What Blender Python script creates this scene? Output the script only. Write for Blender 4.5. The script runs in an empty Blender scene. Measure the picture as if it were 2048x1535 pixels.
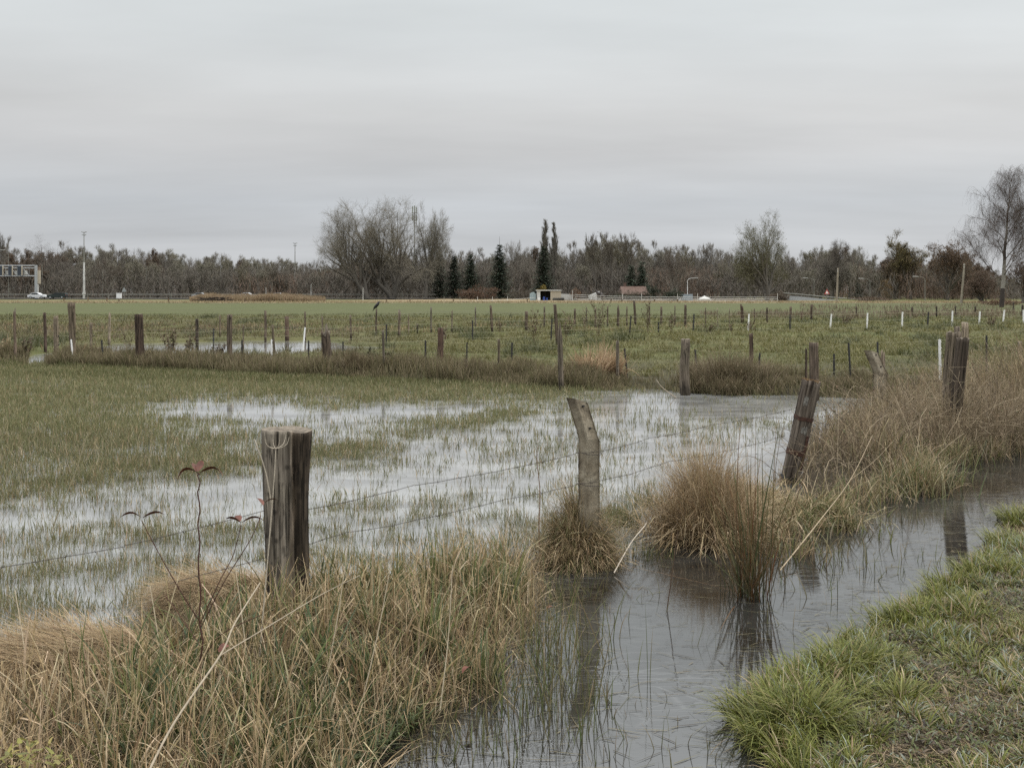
import bpy, bmesh, math, random
import numpy as np
from mathutils import Vector, Matrix

R = math.radians
# ------------------------------------------------------------------ camera, world, sun, exposure
sc = bpy.context.scene
COL = sc.collection
F, HY, CX, EYE = 2048.0, 585.0, 1024.0, 1.65      # focal length in photo pixels, horizon row, centre column, eye height
cam_d = bpy.data.cameras.new('camera')
cam = bpy.data.objects.new('camera', cam_d); COL.objects.link(cam)
cam.location = (0, 0, EYE); cam.rotation_euler = (R(90), 0, 0)
cam_d.sensor_width = 36; cam_d.lens = 36; cam_d.shift_y = -(767.5 - HY) / 2048
cam_d.clip_start = 0.05; cam_d.clip_end = 6000
sc.camera = cam

SUN_EL, SUN_AZ = 38, 70       # overcast: the sun stands to the right behind the cloud
world = bpy.data.worlds.new('World'); sc.world = world; world.use_nodes = True
wn, wl = world.node_tree.nodes, world.node_tree.links
wn.clear()
def N(t, x=None, **kw):
    n = wn.new(t)
    for k, v in kw.items(): setattr(n, k, v)
    return n
wout = N('ShaderNodeOutputWorld'); wmix = N('ShaderNodeMixShader'); bg1 = N('ShaderNodeBackground'); bg2 = N('ShaderNodeBackground')
sky = N('ShaderNodeTexSky', sky_type='NISHITA'); sky.sun_disc = False
sky.sun_elevation = R(SUN_EL); sky.sun_rotation = R(SUN_AZ); sky.air_density = 1.5; sky.dust_density = 3
bg1.inputs['Strength'].default_value = 0.09
wl.new(sky.outputs[0], bg1.inputs['Color'])
tc = N('ShaderNodeTexCoord'); sep = N('ShaderNodeSeparateXYZ'); wl.new(tc.outputs['Generated'], sep.inputs[0])
zc = N('ShaderNodeMath', operation='MAXIMUM'); wl.new(sep.outputs['Z'], zc.inputs[0]); zc.inputs[1].default_value = 0.0
# cloud sheet: direction projected on a flat layer high above
den = N('ShaderNodeMath', operation='ADD'); wl.new(zc.outputs[0], den.inputs[0]); den.inputs[1].default_value = 0.10
dx = N('ShaderNodeMath', operation='DIVIDE'); wl.new(sep.outputs['X'], dx.inputs[0]); wl.new(den.outputs[0], dx.inputs[1])
dy = N('ShaderNodeMath', operation='DIVIDE'); wl.new(sep.outputs['Y'], dy.inputs[0]); wl.new(den.outputs[0], dy.inputs[1])
cmb = N('ShaderNodeCombineXYZ'); wl.new(dx.outputs[0], cmb.inputs[0]); wl.new(dy.outputs[0], cmb.inputs[1])
mp = N('ShaderNodeMapping'); mp.inputs['Scale'].default_value = (0.48, 0.95, 1); mp.inputs['Rotation'].default_value = (0, 0, 0.18)
mp.inputs['Location'].default_value = (0.6, 1.7, 0)
wl.new(cmb.outputs[0], mp.inputs['Vector'])
cn = N('ShaderNodeTexNoise'); cn.inputs['Scale'].default_value = 1.0; cn.inputs['Detail'].default_value = 7; cn.inputs['Roughness'].default_value = .52
wl.new(mp.outputs[0], cn.inputs['Vector'])
cr = N('ShaderNodeMapRange'); cr.inputs['From Min'].default_value = .3; cr.inputs['From Max'].default_value = .7
cr.inputs['To Min'].default_value = .90; cr.inputs['To Max'].default_value = 1.08
wl.new(cn.outputs['Fac'], cr.inputs['Value'])
ramp = N('ShaderNodeValToRGB'); wl.new(zc.outputs[0], ramp.inputs[0])
def s2l(c): return tuple(((v/255)/12.92 if v <= 10 else ((v/255+.055)/1.055)**2.4) for v in c)
WARM = (1.012, 1.0, .982)
stops = [(0.0, (190, 193, 196)), (0.05, (190, 194, 199)), (0.085, (187, 192, 198)), (0.135, (196, 198, 201)), (0.17, (202, 204, 206)), (0.24, (208, 213, 216)), (0.30, (208, 214, 217)), (0.5, (232, 236, 239)), (1.0, (255, 255, 255))]
el = ramp.color_ramp.elements
while len(el) > 1: el.remove(el[-1])
for i, (p, c) in enumerate(stops):
    e = el[0] if i == 0 else el.new(p)
    e.position = p; e.color = (*[v*w_ for v, w_ in zip(s2l(c), WARM)], 1)
# right-hand side of the cloud sheet is a little brighter and warmer
rr = N('ShaderNodeMapRange'); rr.inputs['From Min'].default_value = -.5; rr.inputs['From Max'].default_value = .5
rr.inputs['To Min'].default_value = .97; rr.inputs['To Max'].default_value = 1.04; wl.new(sep.outputs['X'], rr.inputs['Value'])
m1 = N('ShaderNodeMath', operation='MULTIPLY'); wl.new(cr.outputs[0], m1.inputs[0]); wl.new(rr.outputs[0], m1.inputs[1])
vm = N('ShaderNodeVectorMath', operation='SCALE'); wl.new(ramp.outputs[0], vm.inputs[0]); wl.new(m1.outputs[0], vm.inputs['Scale'])
wl.new(vm.outputs[0], bg2.inputs['Color'])
zb_ = N('ShaderNodeMapRange'); zb_.inputs['From Min'].default_value = .30; zb_.inputs['From Max'].default_value = .9
zb_.inputs['To Min'].default_value = 1.12; zb_.inputs['To Max'].default_value = 2.9; wl.new(zc.outputs[0], zb_.inputs['Value']); wl.new(zb_.outputs[0], bg2.inputs['Strength'])
wmix.inputs[0].default_value = .95
wl.new(bg1.outputs[0], wmix.inputs[1]); wl.new(bg2.outputs[0], wmix.inputs[2]); wl.new(wmix.outputs[0], wout.inputs[0])

sl = bpy.data.lights.new('sun', 'SUN'); sun = bpy.data.objects.new('sun', sl); COL.objects.link(sun)
sl.energy = 1.3; sl.angle = R(30); sl.color = (1, .96, .9)
sun.rotation_euler = (R(90 - SUN_EL), 0, R(180 - SUN_AZ))
sc.view_settings.view_transform = 'Standard'; sc.view_settings.look = 'None'
sc.view_settings.exposure = 0; sc.view_settings.gamma = 1; sc.view_settings.use_curve_mapping = False
sc.render.engine = 'CYCLES'
cy = sc.cycles
cy.use_denoising = False
cy.max_bounces = 5; cy.diffuse_bounces = 2; cy.glossy_bounces = 3; cy.transmission_bounces = 2; cy.transparent_max_bounces = 6
cy.caustics_reflective = False; cy.caustics_refractive = False

# ------------------------------------------------------------------ helpers
rng = np.random.default_rng(7)
rnd = random.Random(11)

def at(px, py, z=0.0):
    D = (EYE - z) * F / (py - HY)
    return np.array([(px - CX) / F * D, D, z])
def up(px, py, D):
    return np.array([(px - CX) / F * D, D, EYE - (py - HY) / F * D])
def pxy(x, y, z=0.0):
    y = np.maximum(y, .2)
    return CX + F * x / y, HY + F * (EYE - z) / y

def tag(o, label=None, cat=None, group=None, kind=None):
    if label: o['label'] = label
    if cat: o['category'] = cat
    if group: o['group'] = group
    if kind: o['kind'] = kind
    return o
def empty(name, loc=(0, 0, 0), rz=0, parent=None):
    o = bpy.data.objects.new(name, None); COL.objects.link(o)
    o.location = tuple(float(v) for v in loc); o.rotation_euler = (0, 0, rz); o.empty_display_size = .1
    if parent: o.parent = parent
    return o
def link(name, me, mat=None, parent=None, loc=None):
    o = bpy.data.objects.new(name, me); COL.objects.link(o)
    if mat is not None and len(me.materials) == 0:
        for m in (mat if isinstance(mat, (list, tuple)) else [mat]): me.materials.append(m)
    if parent: o.parent = parent
    if loc is not None: o.location = tuple(float(v) for v in loc)
    return o
def mesh_np(name, verts, faces, cols=None, smooth=False, midx=None):
    """verts (N,3), faces (M,4) or (M,3) int"""
    verts = np.asarray(verts, np.float32).reshape(-1, 3); faces = np.asarray(faces, np.int32)
    me = bpy.data.meshes.new(name)
    k = faces.shape[1]; m = len(faces)
    me.vertices.add(len(verts)); me.vertices.foreach_set('co', verts.ravel())
    me.loops.add(m * k); me.loops.foreach_set('vertex_index', faces.ravel())
    me.polygons.add(m); me.polygons.foreach_set('loop_start', np.arange(0, m * k, k, dtype=np.int32))
    me.polygons.foreach_set('loop_total', np.full(m, k, np.int32))
    if smooth: me.polygons.foreach_set('use_smooth', np.ones(m, bool))
    if midx is not None: me.polygons.foreach_set('material_index', np.asarray(midx, np.int32))
    if cols is not None:
        a = me.color_attributes.new('Col', 'FLOAT_COLOR', 'POINT')
        c = np.ones((len(verts), 4), np.float32); c[:, :3] = np.asarray(cols, np.float32).reshape(-1, 3)
        a.data.foreach_set('color', c.ravel())
    me.update(calc_edges=True); me.validate()
    return me

class Rib:
    """collects ribbons (grass blades, leaves, needles) into one mesh"""
    def __init__(s): s.v = []; s.f = []; s.c = []; s.n = 0
    def add(s, P, W, col0, col1=None):
        """P (N,K+1,3) centre lines, W (N,K+1,3) half width vectors, col (N,3)"""
        P = np.asarray(P, np.float32); W = np.asarray(W, np.float32)
        n, k1 = P.shape[:2]
        V = np.stack([P - W, P + W], 2)                    # n,k1,2,3
        idx = np.arange(n * k1 * 2).reshape(n, k1, 2) + s.n
        q = np.stack([idx[:, :-1, 0], idx[:, :-1, 1], idx[:, 1:, 1], idx[:, 1:, 0]], -1).reshape(-1, 4)
        t = np.linspace(0, 1, k1)[None, :, None]
        c1 = col0 if col1 is None else col1
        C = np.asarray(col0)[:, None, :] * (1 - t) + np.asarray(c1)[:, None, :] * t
        C = np.repeat(C[:, :, None, :], 2, 2)
        s.v.append(V.reshape(-1, 3)); s.f.append(q); s.c.append(C.reshape(-1, 3).astype(np.float32)); s.n += n * k1 * 2
    def blades(s, base, L, w, phi, tilt, curve, col0, col1=None, K=3, power=1.4, tip=.12, zmin=None, face=None, kink=0.0):
        base = np.asarray(base, float); n = len(base)
        if n == 0: return
        L = np.broadcast_to(L, n).astype(float); w = np.broadcast_to(w, n).astype(float); phi = np.broadcast_to(phi, n).astype(float)
        tilt = np.broadcast_to(tilt, n).astype(float); curve = np.broadcast_to(curve, n).astype(float)
        P = np.zeros((n, K + 1, 3)); P[:, 0] = base
        kt = np.where(rng.random(n) < kink, rng.uniform(.25, .9, n), 9.0); ka = rng.uniform(.5, 2.0, n)
        for k in range(K):
            t = (k + .5) / K
            th = tilt + curve * t ** power + np.where(t > kt, ka, 0)
            d = np.stack([np.sin(th) * np.cos(phi), np.sin(th) * np.sin(phi), np.cos(th)], 1)
            P[:, k + 1] = P[:, k] + d * (L / K)[:, None]
        if zmin is not None: P[:, 1:, 2] = np.maximum(P[:, 1:, 2], zmin)
        tw = phi + math.pi / 2 + rng.uniform(-1.1, 1.1, n) if face is None else face
        side = np.stack([np.cos(tw), np.sin(tw), np.zeros(n)], 1)
        tt = np.linspace(0, 1, K + 1)
        prof = np.maximum(1 - tt ** 2.2, tip) * (0.75 + .25 * np.minimum(1, tt * 3))
        W = side[:, None, :] * (w / 2)[:, None, None] * prof[None, :, None]
        s.add(P, W, col0, col1)
    def mesh(s, name):
        return mesh_np(name, np.concatenate(s.v), np.concatenate(s.f), np.concatenate(s.c))

class Seg:
    """collects tapered tube segments into one mesh"""
    def __init__(s, sides=4): s.s = sides; s.a = []; s.b = []; s.ra = []; s.rb = []; s.col = []
    def add(s, p0, p1, r0, r1, col=(.2, .2, .2)):
        s.a.append(p0); s.b.append(p1); s.ra.append(r0); s.rb.append(r1); s.col.append(col)
    def poly(s, pts, r0, r1=None, col=(.2, .2, .2)):
        r1 = r0 if r1 is None else r1; n = len(pts) - 1
        for i in range(n):
            s.add(pts[i], pts[i+1], r0 + (r1-r0)*i/n, r0 + (r1-r0)*(i+1)/n, col)
    def mesh(s, name):
        a = np.array(s.a, float); b = np.array(s.b, float); ra = np.array(s.ra, float); rb = np.array(s.rb, float)
        d = b - a; L = np.linalg.norm(d, axis=1, keepdims=True) + 1e-9; d = d / L
        h = np.where(np.abs(d[:, 2:3]) > .9, np.array([[1., 0, 0]]), np.array([[0, 0, 1.]]))
        u = np.cross(d, h); u /= np.linalg.norm(u, axis=1, keepdims=True) + 1e-9; v = np.cross(d, u)
        n = len(a); S = s.s
        an = np.arange(S) / S * 2 * math.pi
        ring = np.cos(an)[None, :, None] * u[:, None, :] + np.sin(an)[None, :, None] * v[:, None, :]
        V = np.stack([a[:, None] + ring * ra[:, None, None], (b + d * rb[:, None] * .3)[:, None] + ring * rb[:, None, None]], 1)  # n,2,S,3
        idx = np.arange(n * 2 * S).reshape(n, 2, S)
        j = np.roll(np.arange(S), -1)
        q = np.stack([idx[:, 0, :], idx[:, 0][:, j], idx[:, 1][:, j], idx[:, 1, :]], -1).reshape(-1, 4)
        C = np.repeat(np.array(s.col, float)[:, None, :], 2 * S, 1).reshape(-1, 3)
        return mesh_np(name, V.reshape(-1, 3), q, C, smooth=S > 4)

class MB:
    """collects boxes / prisms with plain python, for built things"""
    def __init__(s): s.bm = bmesh.new()
    def box(s, cx, cy, cz, sx, sy, sz, rot=None):
        m = Matrix.Translation((cx, cy, cz)) @ ((rot or Matrix.Identity(3)).to_4x4()) @ Matrix.Diagonal((sx, sy, sz, 1))
        bmesh.ops.create_cube(s.bm, size=1, matrix=m); return s
    def cyl(s, p0, p1, r0, r1=None, seg=10):
        p0, p1 = Vector(p0), Vector(p1); d = p1 - p0; r1 = r0 if r1 is None else r1
        m = Matrix.Translation((p0 + p1) / 2) @ d.to_track_quat('Z', 'Y').to_matrix().to_4x4()
        bmesh.ops.create_cone(s.bm, cap_ends=True, segments=seg, radius1=r0, radius2=r1, depth=d.length, matrix=m); return s
    def prism(s, pts, y0, y1, bevel=0):
        """outline in x,z extruded along y"""
        vs = [s.bm.verts.new((x, y0, z)) for x, z in pts]; f = s.bm.faces.new(vs)
        r = bmesh.ops.extrude_face_region(s.bm, geom=[f])
        bmesh.ops.translate(s.bm, vec=(0, y1 - y0, 0), verts=[g for g in r['geom'] if isinstance(g, bmesh.types.BMVert)])
        bmesh.ops.recalc_face_normals(s.bm, faces=s.bm.faces)
        if bevel: bmesh.ops.bevel(s.bm, geom=list(s.bm.edges), offset=bevel, segments=2, affect='EDGES')
        return s
    def build(s, name, mat, parent=None, loc=None, smooth=False):
        me = bpy.data.meshes.new(name); s.bm.to_mesh(me); s.bm.free()
        if smooth:
            for p in me.polygons: p.use_smooth = True
        return link(name, me, mat, parent, loc)

def copy_tree(o, parent=None):
    c = o.copy(); COL.objects.link(c); c.parent = parent
    for ch in o.children: copy_tree(ch, c)
    return c

# value noise on numpy arrays
_perm = np.random.default_rng(3).random((256, 256))
def vnoise(x, y):
    x = np.asarray(x, float); y = np.asarray(y, float)
    xi = np.floor(x).astype(int); yi = np.floor(y).astype(int); fx = x - xi; fy = y - yi
    fx = fx*fx*(3-2*fx); fy = fy*fy*(3-2*fy)
    g = lambda i, j: _perm[i & 255, j & 255]
    return (g(xi, yi)*(1-fx) + g(xi+1, yi)*fx)*(1-fy) + (g(xi, yi+1)*(1-fx) + g(xi+1, yi+1)*fx)*fy
def fbm(x, y, o=3):
    r = 0; a = .5; s = 0
    for i in range(o):
        r = r + a * vnoise(x * 2**i + 17.3*i, y * 2**i + 5.1*i); s += a; a *= .5
    return r / s
def sstep(a, b, x):
    t = np.clip((x - a) / (b - a), 0, 1); return t*t*(3-2*t)
def poly_world(pts): return np.array([at(px, py)[:2] for px, py in pts])
def sdist(x, y, P):
    """signed distance to polygon, positive inside"""
    x = np.asarray(x, float); y = np.asarray(y, float)
    d = np.full(x.shape, 1e9); ins = np.zeros(x.shape, bool); n = len(P)
    for i in range(n):
        ax, ay = P[i]; bx, by = P[(i+1) % n]
        ex, ey = bx-ax, by-ay; wx, wy = x-ax, y-ay
        t = np.clip((wx*ex + wy*ey) / (ex*ex+ey*ey+1e-12), 0, 1)
        d = np.minimum(d, np.hypot(wx - ex*t, wy - ey*t))
        c = ((ay > y) != (by > y)) & (x < (bx-ax) * (y-ay) / (by-ay+1e-12) + ax)
        ins ^= c
    return np.where(ins, d, -d)
def sample_poly(P, n, jitter_seed=None):
    out = []; lo = P.min(0); hi = P.max(0); k = 0
    while k < n:
        q = rng.uniform(lo, hi, (n * 2 + 50, 2)); q = q[sdist(q[:, 0], q[:, 1], P) > 0]
        out.append(q); k += len(q)
    return np.concatenate(out)[:n]
def pick(pal, n, var=.18):
    pal = np.array(pal, float); c = pal[rng.integers(0, len(pal), n)]
    return np.clip(c * rng.uniform(1 - var, 1 + var, (n, 1)) * rng.uniform(.95, 1.05, (n, 3)), 0, 1)

# ------------------------------------------------------------------ materials
def mat_new(name):
    m = bpy.data.materials.new(name); m.use_nodes = True
    nt = m.node_tree; b = nt.nodes['Principled BSDF']; return m, nt.nodes, nt.links, b
def plain(name, col, rough=.6, metal=0, var=.15, scale=8, bump=.0):
    m, n, l, b = mat_new(name)
    b.inputs['Roughness'].default_value = rough; b.inputs['Metallic'].default_value = metal
    no = n.new('ShaderNodeTexNoise'); no.inputs['Scale'].default_value = scale; no.inputs['Detail'].default_value = 4
    t = n.new('ShaderNodeTexCoord'); l.new(t.outputs['Object'], no.inputs['Vector'])
    mr = n.new('ShaderNodeMapRange'); mr.inputs['From Min'].default_value = .3; mr.inputs['From Max'].default_value = .7
    mr.inputs['To Min'].default_value = 1 - var; mr.inputs['To Max'].default_value = 1 + var; l.new(no.outputs['Fac'], mr.inputs['Value'])
    v = n.new('ShaderNodeVectorMath'); v.operation = 'SCALE'; v.inputs[0].default_value = col[:3]; l.new(mr.outputs[0], v.inputs['Scale'])
    l.new(v.outputs[0], b.inputs['Base Color'])
    if bump:
        bp = n.new('ShaderNodeBump'); bp.inputs['Strength'].default_value = bump; bp.inputs['Distance'].default_value = .01
        l.new(no.outputs['Fac'], bp.inputs['Height']); l.new(bp.outputs[0], b.inputs['Normal'])
    return m
def attr_mat(name, rough=.6, trans=0.0, spec=.3, patch=0.0):
    m, n, l, b = mat_new(name)
    a = n.new('ShaderNodeAttribute'); a.attribute_name = 'Col'
    b.inputs['Roughness'].default_value = rough; b.inputs['Specular IOR Level'].default_value = spec
    src = a.outputs['Color']
    if patch:
        no = n.new('ShaderNodeTexNoise'); no.inputs['Scale'].default_value = 60; no.inputs['Detail'].default_value = 3
        g = n.new('ShaderNodeNewGeometry'); l.new(g.outputs['Position'], no.inputs['Vector'])
        mr = n.new('ShaderNodeMapRange'); mr.inputs['From Min'].default_value = .3; mr.inputs['From Max'].default_value = .7
        mr.inputs['To Min'].default_value = 1 - patch; mr.inputs['To Max'].default_value = 1 + patch; l.new(no.outputs['Fac'], mr.inputs['Value'])
        v = n.new('ShaderNodeVectorMath'); v.operation = 'SCALE'; l.new(src, v.inputs[0]); l.new(mr.outputs[0], v.inputs['Scale']); src = v.outputs[0]
    l.new(src, b.inputs['Base Color'])
    if trans:
        t = n.new('ShaderNodeBsdfTranslucent'); l.new(src, t.inputs['Color'])
        mx = n.new('ShaderNodeMixShader'); mx.inputs[0].default_value = trans
        l.new(b.outputs[0], mx.inputs[1]); l.new(t.outputs[0], mx.inputs[2])
        l.new(mx.outputs[0], n['Material Output'].inputs['Surface'])
    return m
M_blade = attr_mat('grass_blades', .55, .25, .35, .18)
M_dry = attr_mat('dry_straw', .7, .2, .2, .22)
M_bark = attr_mat('bark', .85, 0, .15, .15)
M_white = plain('white_plastic', (.78, .78, .76), .4, var=.06)
M_black = plain('black_plastic', (.025, .024, .024), .5)
M_wire = plain('electric_wire', (.30, .29, .17), .6)
M_steel = plain('galvanised_steel', (.42, .44, .45), .45, .6, var=.12)
M_rusty = plain('rusty_wire', (.06, .05, .045), .7, .2)

def wood_mat(name, dark, light, moss=.25, wet=0.0):
    """weathered timber: grain running along local z, tinted by the object's own colour"""
    m, n, l, b = mat_new(name)
    t = n.new('ShaderNodeTexCoord'); mp = n.new('ShaderNodeMapping'); mp.inputs['Scale'].default_value = (38, 38, 2.2)
    l.new(t.outputs['Object'], mp.inputs['Vector'])
    g = n.new('ShaderNodeTexNoise'); g.inputs['Scale'].default_value = 1; g.inputs['Detail'].default_value = 6; g.inputs['Roughness'].default_value = .65
    l.new(mp.outputs[0], g.inputs['Vector'])
    r = n.new('ShaderNodeValToRGB'); l.new(g.outputs['Fac'], r.inputs[0])
    e = r.color_ramp.elements; e[0].position = .36; e[0].color = (*dark, 1); e[1].position = .62; e[1].color = (*light, 1)
    mid = e.new(.47); mid.color = (*[(a*.6+c*.4) for a, c in zip(dark, light)], 1)
    big = n.new('ShaderNodeTexNoise'); big.inputs['Scale'].default_value = 5; big.inputs['Detail'].default_value = 5
    l.new(t.outputs['Object'], big.inputs['Vector'])
    mg = n.new('ShaderNodeMapRange'); mg.inputs['From Min'].default_value = .45; mg.inputs['From Max'].default_value = .7
    mg.inputs['To Min'].default_value = 0; mg.inputs['To Max'].default_value = moss; l.new(big.outputs['Fac'], mg.inputs['Value'])
    mx = n.new('ShaderNodeMix'); mx.data_type = 'RGBA'; l.new(mg.outputs[0], mx.inputs['Factor']); l.new(r.outputs[0], mx.inputs[6])
    mx.inputs[7].default_value = (.10, .095, .055, 1)
    oi = n.new('ShaderNodeObjectInfo'); ml = n.new('ShaderNodeMix'); ml.data_type = 'RGBA'; ml.blend_type = 'MULTIPLY'; ml.inputs['Factor'].default_value = 1
    l.new(mx.outputs[2], ml.inputs[6]); l.new(oi.outputs['Color'], ml.inputs[7])
    # damp foot: the timber is wet for the first hand's breadth above the ground
    sp = n.new('ShaderNodeSeparateXYZ'); l.new(t.outputs['Object'], sp.inputs[0])
    ad = n.new('ShaderNodeMath'); ad.operation = 'MULTIPLY_ADD'; l.new(big.outputs['Fac'], ad.inputs[0]); ad.inputs[1].default_value = .25; l.new(sp.outputs['Z'], ad.inputs[2])
    wr = n.new('ShaderNodeMapRange'); wr.inputs['From Min'].default_value = .22; wr.inputs['From Max'].default_value = .34
    wr.inputs['To Min'].default_value = 1 - wet; wr.inputs['To Max'].default_value = 1; l.new(ad.outputs[0], wr.inputs['Value'])
    sv = n.new('ShaderNodeVectorMath'); sv.operation = 'SCALE'; l.new(ml.outputs[2], sv.inputs[0]); l.new(wr.outputs[0], sv.inputs['Scale'])
    l.new(sv.outputs[0], b.inputs['Base Color'])
    b.inputs['Roughness'].default_value = .85; b.inputs['Specular IOR Level'].default_value = .2
    mp2 = n.new('ShaderNodeMapping'); mp2.inputs['Scale'].default_value = (75, 75, 2.6); l.new(t.outputs['Object'], mp2.inputs['Vector'])
    ck = n.new('ShaderNodeTexNoise'); ck.inputs['Scale'].default_value = 1; ck.inputs['Detail'].default_value = 3; ck.inputs['Distortion'].default_value = .6; l.new(mp2.outputs[0], ck.inputs['Vector'])
    cm_ = n.new('ShaderNodeMapRange'); cm_.inputs['From Min'].default_value = .36; cm_.inputs['From Max'].default_value = .43; cm_.inputs['To Min'].default_value = .30; cm_.inputs['To Max'].default_value = 1; l.new(ck.outputs['Fac'], cm_.inputs['Value'])
    kn = n.new('ShaderNodeTexVoronoi'); kn.inputs['Scale'].default_value = 13; l.new(t.outputs['Object'], kn.inputs['Vector'])
    km = n.new('ShaderNodeMapRange'); km.inputs['From Min'].default_value = .10; km.inputs['From Max'].default_value = .22; km.inputs['To Min'].default_value = .45; km.inputs['To Max'].default_value = 1; l.new(kn.outputs['Distance'], km.inputs['Value'])
    cx_ = n.new('ShaderNodeMath'); cx_.operation = 'MULTIPLY'; l.new(cm_.outputs[0], cx_.inputs[0]); l.new(km.outputs[0], cx_.inputs[1])
    sv2 = n.new('ShaderNodeVectorMath'); sv2.operation = 'SCALE'; l.new(sv.outputs[0], sv2.inputs[0]); l.new(cx_.outputs[0], sv2.inputs['Scale']); l.new(sv2.outputs[0], b.inputs['Base Color'])
    hs_ = n.new('ShaderNodeMath'); hs_.operation = 'ADD'; l.new(g.outputs['Fac'], hs_.inputs[0]); l.new(cm_.outputs[0], hs_.inputs[1])
    bp = n.new('ShaderNodeBump'); bp.inputs['Strength'].default_value = .8; bp.inputs['Distance'].default_value = .005
    l.new(hs_.outputs[0], bp.inputs['Height']); l.new(bp.outputs[0], b.inputs['Normal'])
    return m
M_wood = wood_mat('weathered_wood', (.045, .036, .028), (.22, .19, .155), .35, .6)
M_woodhero = wood_mat('weathered_wood_close', (.055, .045, .036), (.27, .24, .20), .2, .3)
M_woodred = wood_mat('reddish_wood', (.045, .037, .030), (.22, .18, .145), .2, .5)
M_cut = plain('cut_end_grain', (.15, .125, .095), .9, var=.5, scale=45, bump=.5)
M_conc = None
def conc_mat():
    m, n, l, b = mat_new('weathered_concrete')
    t = n.new('ShaderNodeTexCoord')
    a = n.new('ShaderNodeTexNoise'); a.inputs['Scale'].default_value = 7; a.inputs['Detail'].default_value = 6; l.new(t.outputs['Object'], a.inputs['Vector'])
    f = n.new('ShaderNodeTexNoise'); f.inputs['Scale'].default_value = 140; f.inputs['Detail'].default_value = 3; l.new(t.outputs['Object'], f.inputs['Vector'])
    r = n.new('ShaderNodeValToRGB'); l.new(a.outputs['Fac'], r.inputs[0]); e = r.color_ramp.elements
    e[0].position = .35; e[0].color = (.11, .088, .060, 1); e[1].position = .66; e[1].color = (.30, .265, .20, 1)
    q = e.new(.5); q.color = (.20, .168, .118, 1)
    mr = n.new('ShaderNodeMapRange'); mr.inputs['From Min'].default_value = .3; mr.inputs['From Max'].default_value = .7
    mr.inputs['To Min'].default_value = .6; mr.inputs['To Max'].default_value = 1.35; l.new(f.outputs['Fac'], mr.inputs['Value'])
    v = n.new('ShaderNodeVectorMath'); v.operation = 'SCALE'; l.new(r.outputs[0], v.inputs[0]); l.new(mr.outputs[0], v.inputs['Scale'])
    l.new(v.outputs[0], b.inputs['Base Color']); b.inputs['Roughness'].default_value = .92
    bp = n.new('ShaderNodeBump'); bp.inputs['Strength'].default_value = .6; bp.inputs['Distance'].default_value = .003
    l.new(f.outputs['Fac'], bp.inputs['Height']); l.new(bp.outputs[0], b.inputs['Normal'])
    return m
M_conc = conc_mat()

# ------------------------------------------------------------------ terrain
BANK = poly_world([(-900, 1500), (-500, 1440), (-100, 1390), (0, 1345), (200, 1290), (400, 1225), (560, 1200), (700, 1195), (850, 1170), (980, 1135), (1050, 1115), (1075, 1160), (1060, 1240), (1010, 1310), (1000, 1385), (850, 1445), (760, 1490), (700, 1600), (500, 2600), (-2500, 2600), (-2500, 1700)])
RBANK = poly_world([(1500, 2600), (1560, 1700), (1545, 1560), (1530, 1500), (1480, 1470), (1500, 1400), (1570, 1360), (1640, 1310), (1760, 1240), (1790, 1215), (1880, 1165), (1960, 1095), (2060, 1010), (2300, 930), (3000, 860), (4500, 860), (5500, 2600)])
TUFTS = [  # px, py, radius m, height m : raised root mounds standing in the flood
    (1155, 1112, .20, .26), (1408, 1062, .29, .16), (1490, 1020, .32, .10), (1580, 1000, .34, .10)]
WEED = poly_world([(1545, 960), (1600, 1000), (1700, 1010), (1800, 985), (1870, 965), (1890, 930), (1960, 905), (2060, 890), (2600, 870), (2600, 780), (2060, 800), (1900, 810), (1750, 822), (1650, 845), (1600, 900)])
NB = poly_world([(-3500, 712), (-600, 716), (-60, 724), (0, 730), (52, 735), (60, 716), (82, 716), (92, 737), (277, 741), (560, 755), (880, 767), (1120, 777), (1250, 778), (1370, 786), (1630, 792), (1850, 800), (2300, 800), (3800, 780), (5200, 586.5), (-5000, 586.5)])   # everything from the ditch bank to the horizon
FIELD_UP = poly_world([(-3500, 705), (-3500, 760), (-100, 752), (300, 765), (620, 772), (900, 778), (1090, 784), (1120, 779), (560, 745), (0, 715)])
PUD = poly_world([(-30, 735), (60, 741), (80, 708), (120, 699), (210, 686), (400, 684), (500, 680), (640, 681), (700, 690), (900, 693), (760, 704), (560, 712), (420, 714), (300, 720), (160, 712), (95, 735), (200, 748), (-30, 744)])
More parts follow.
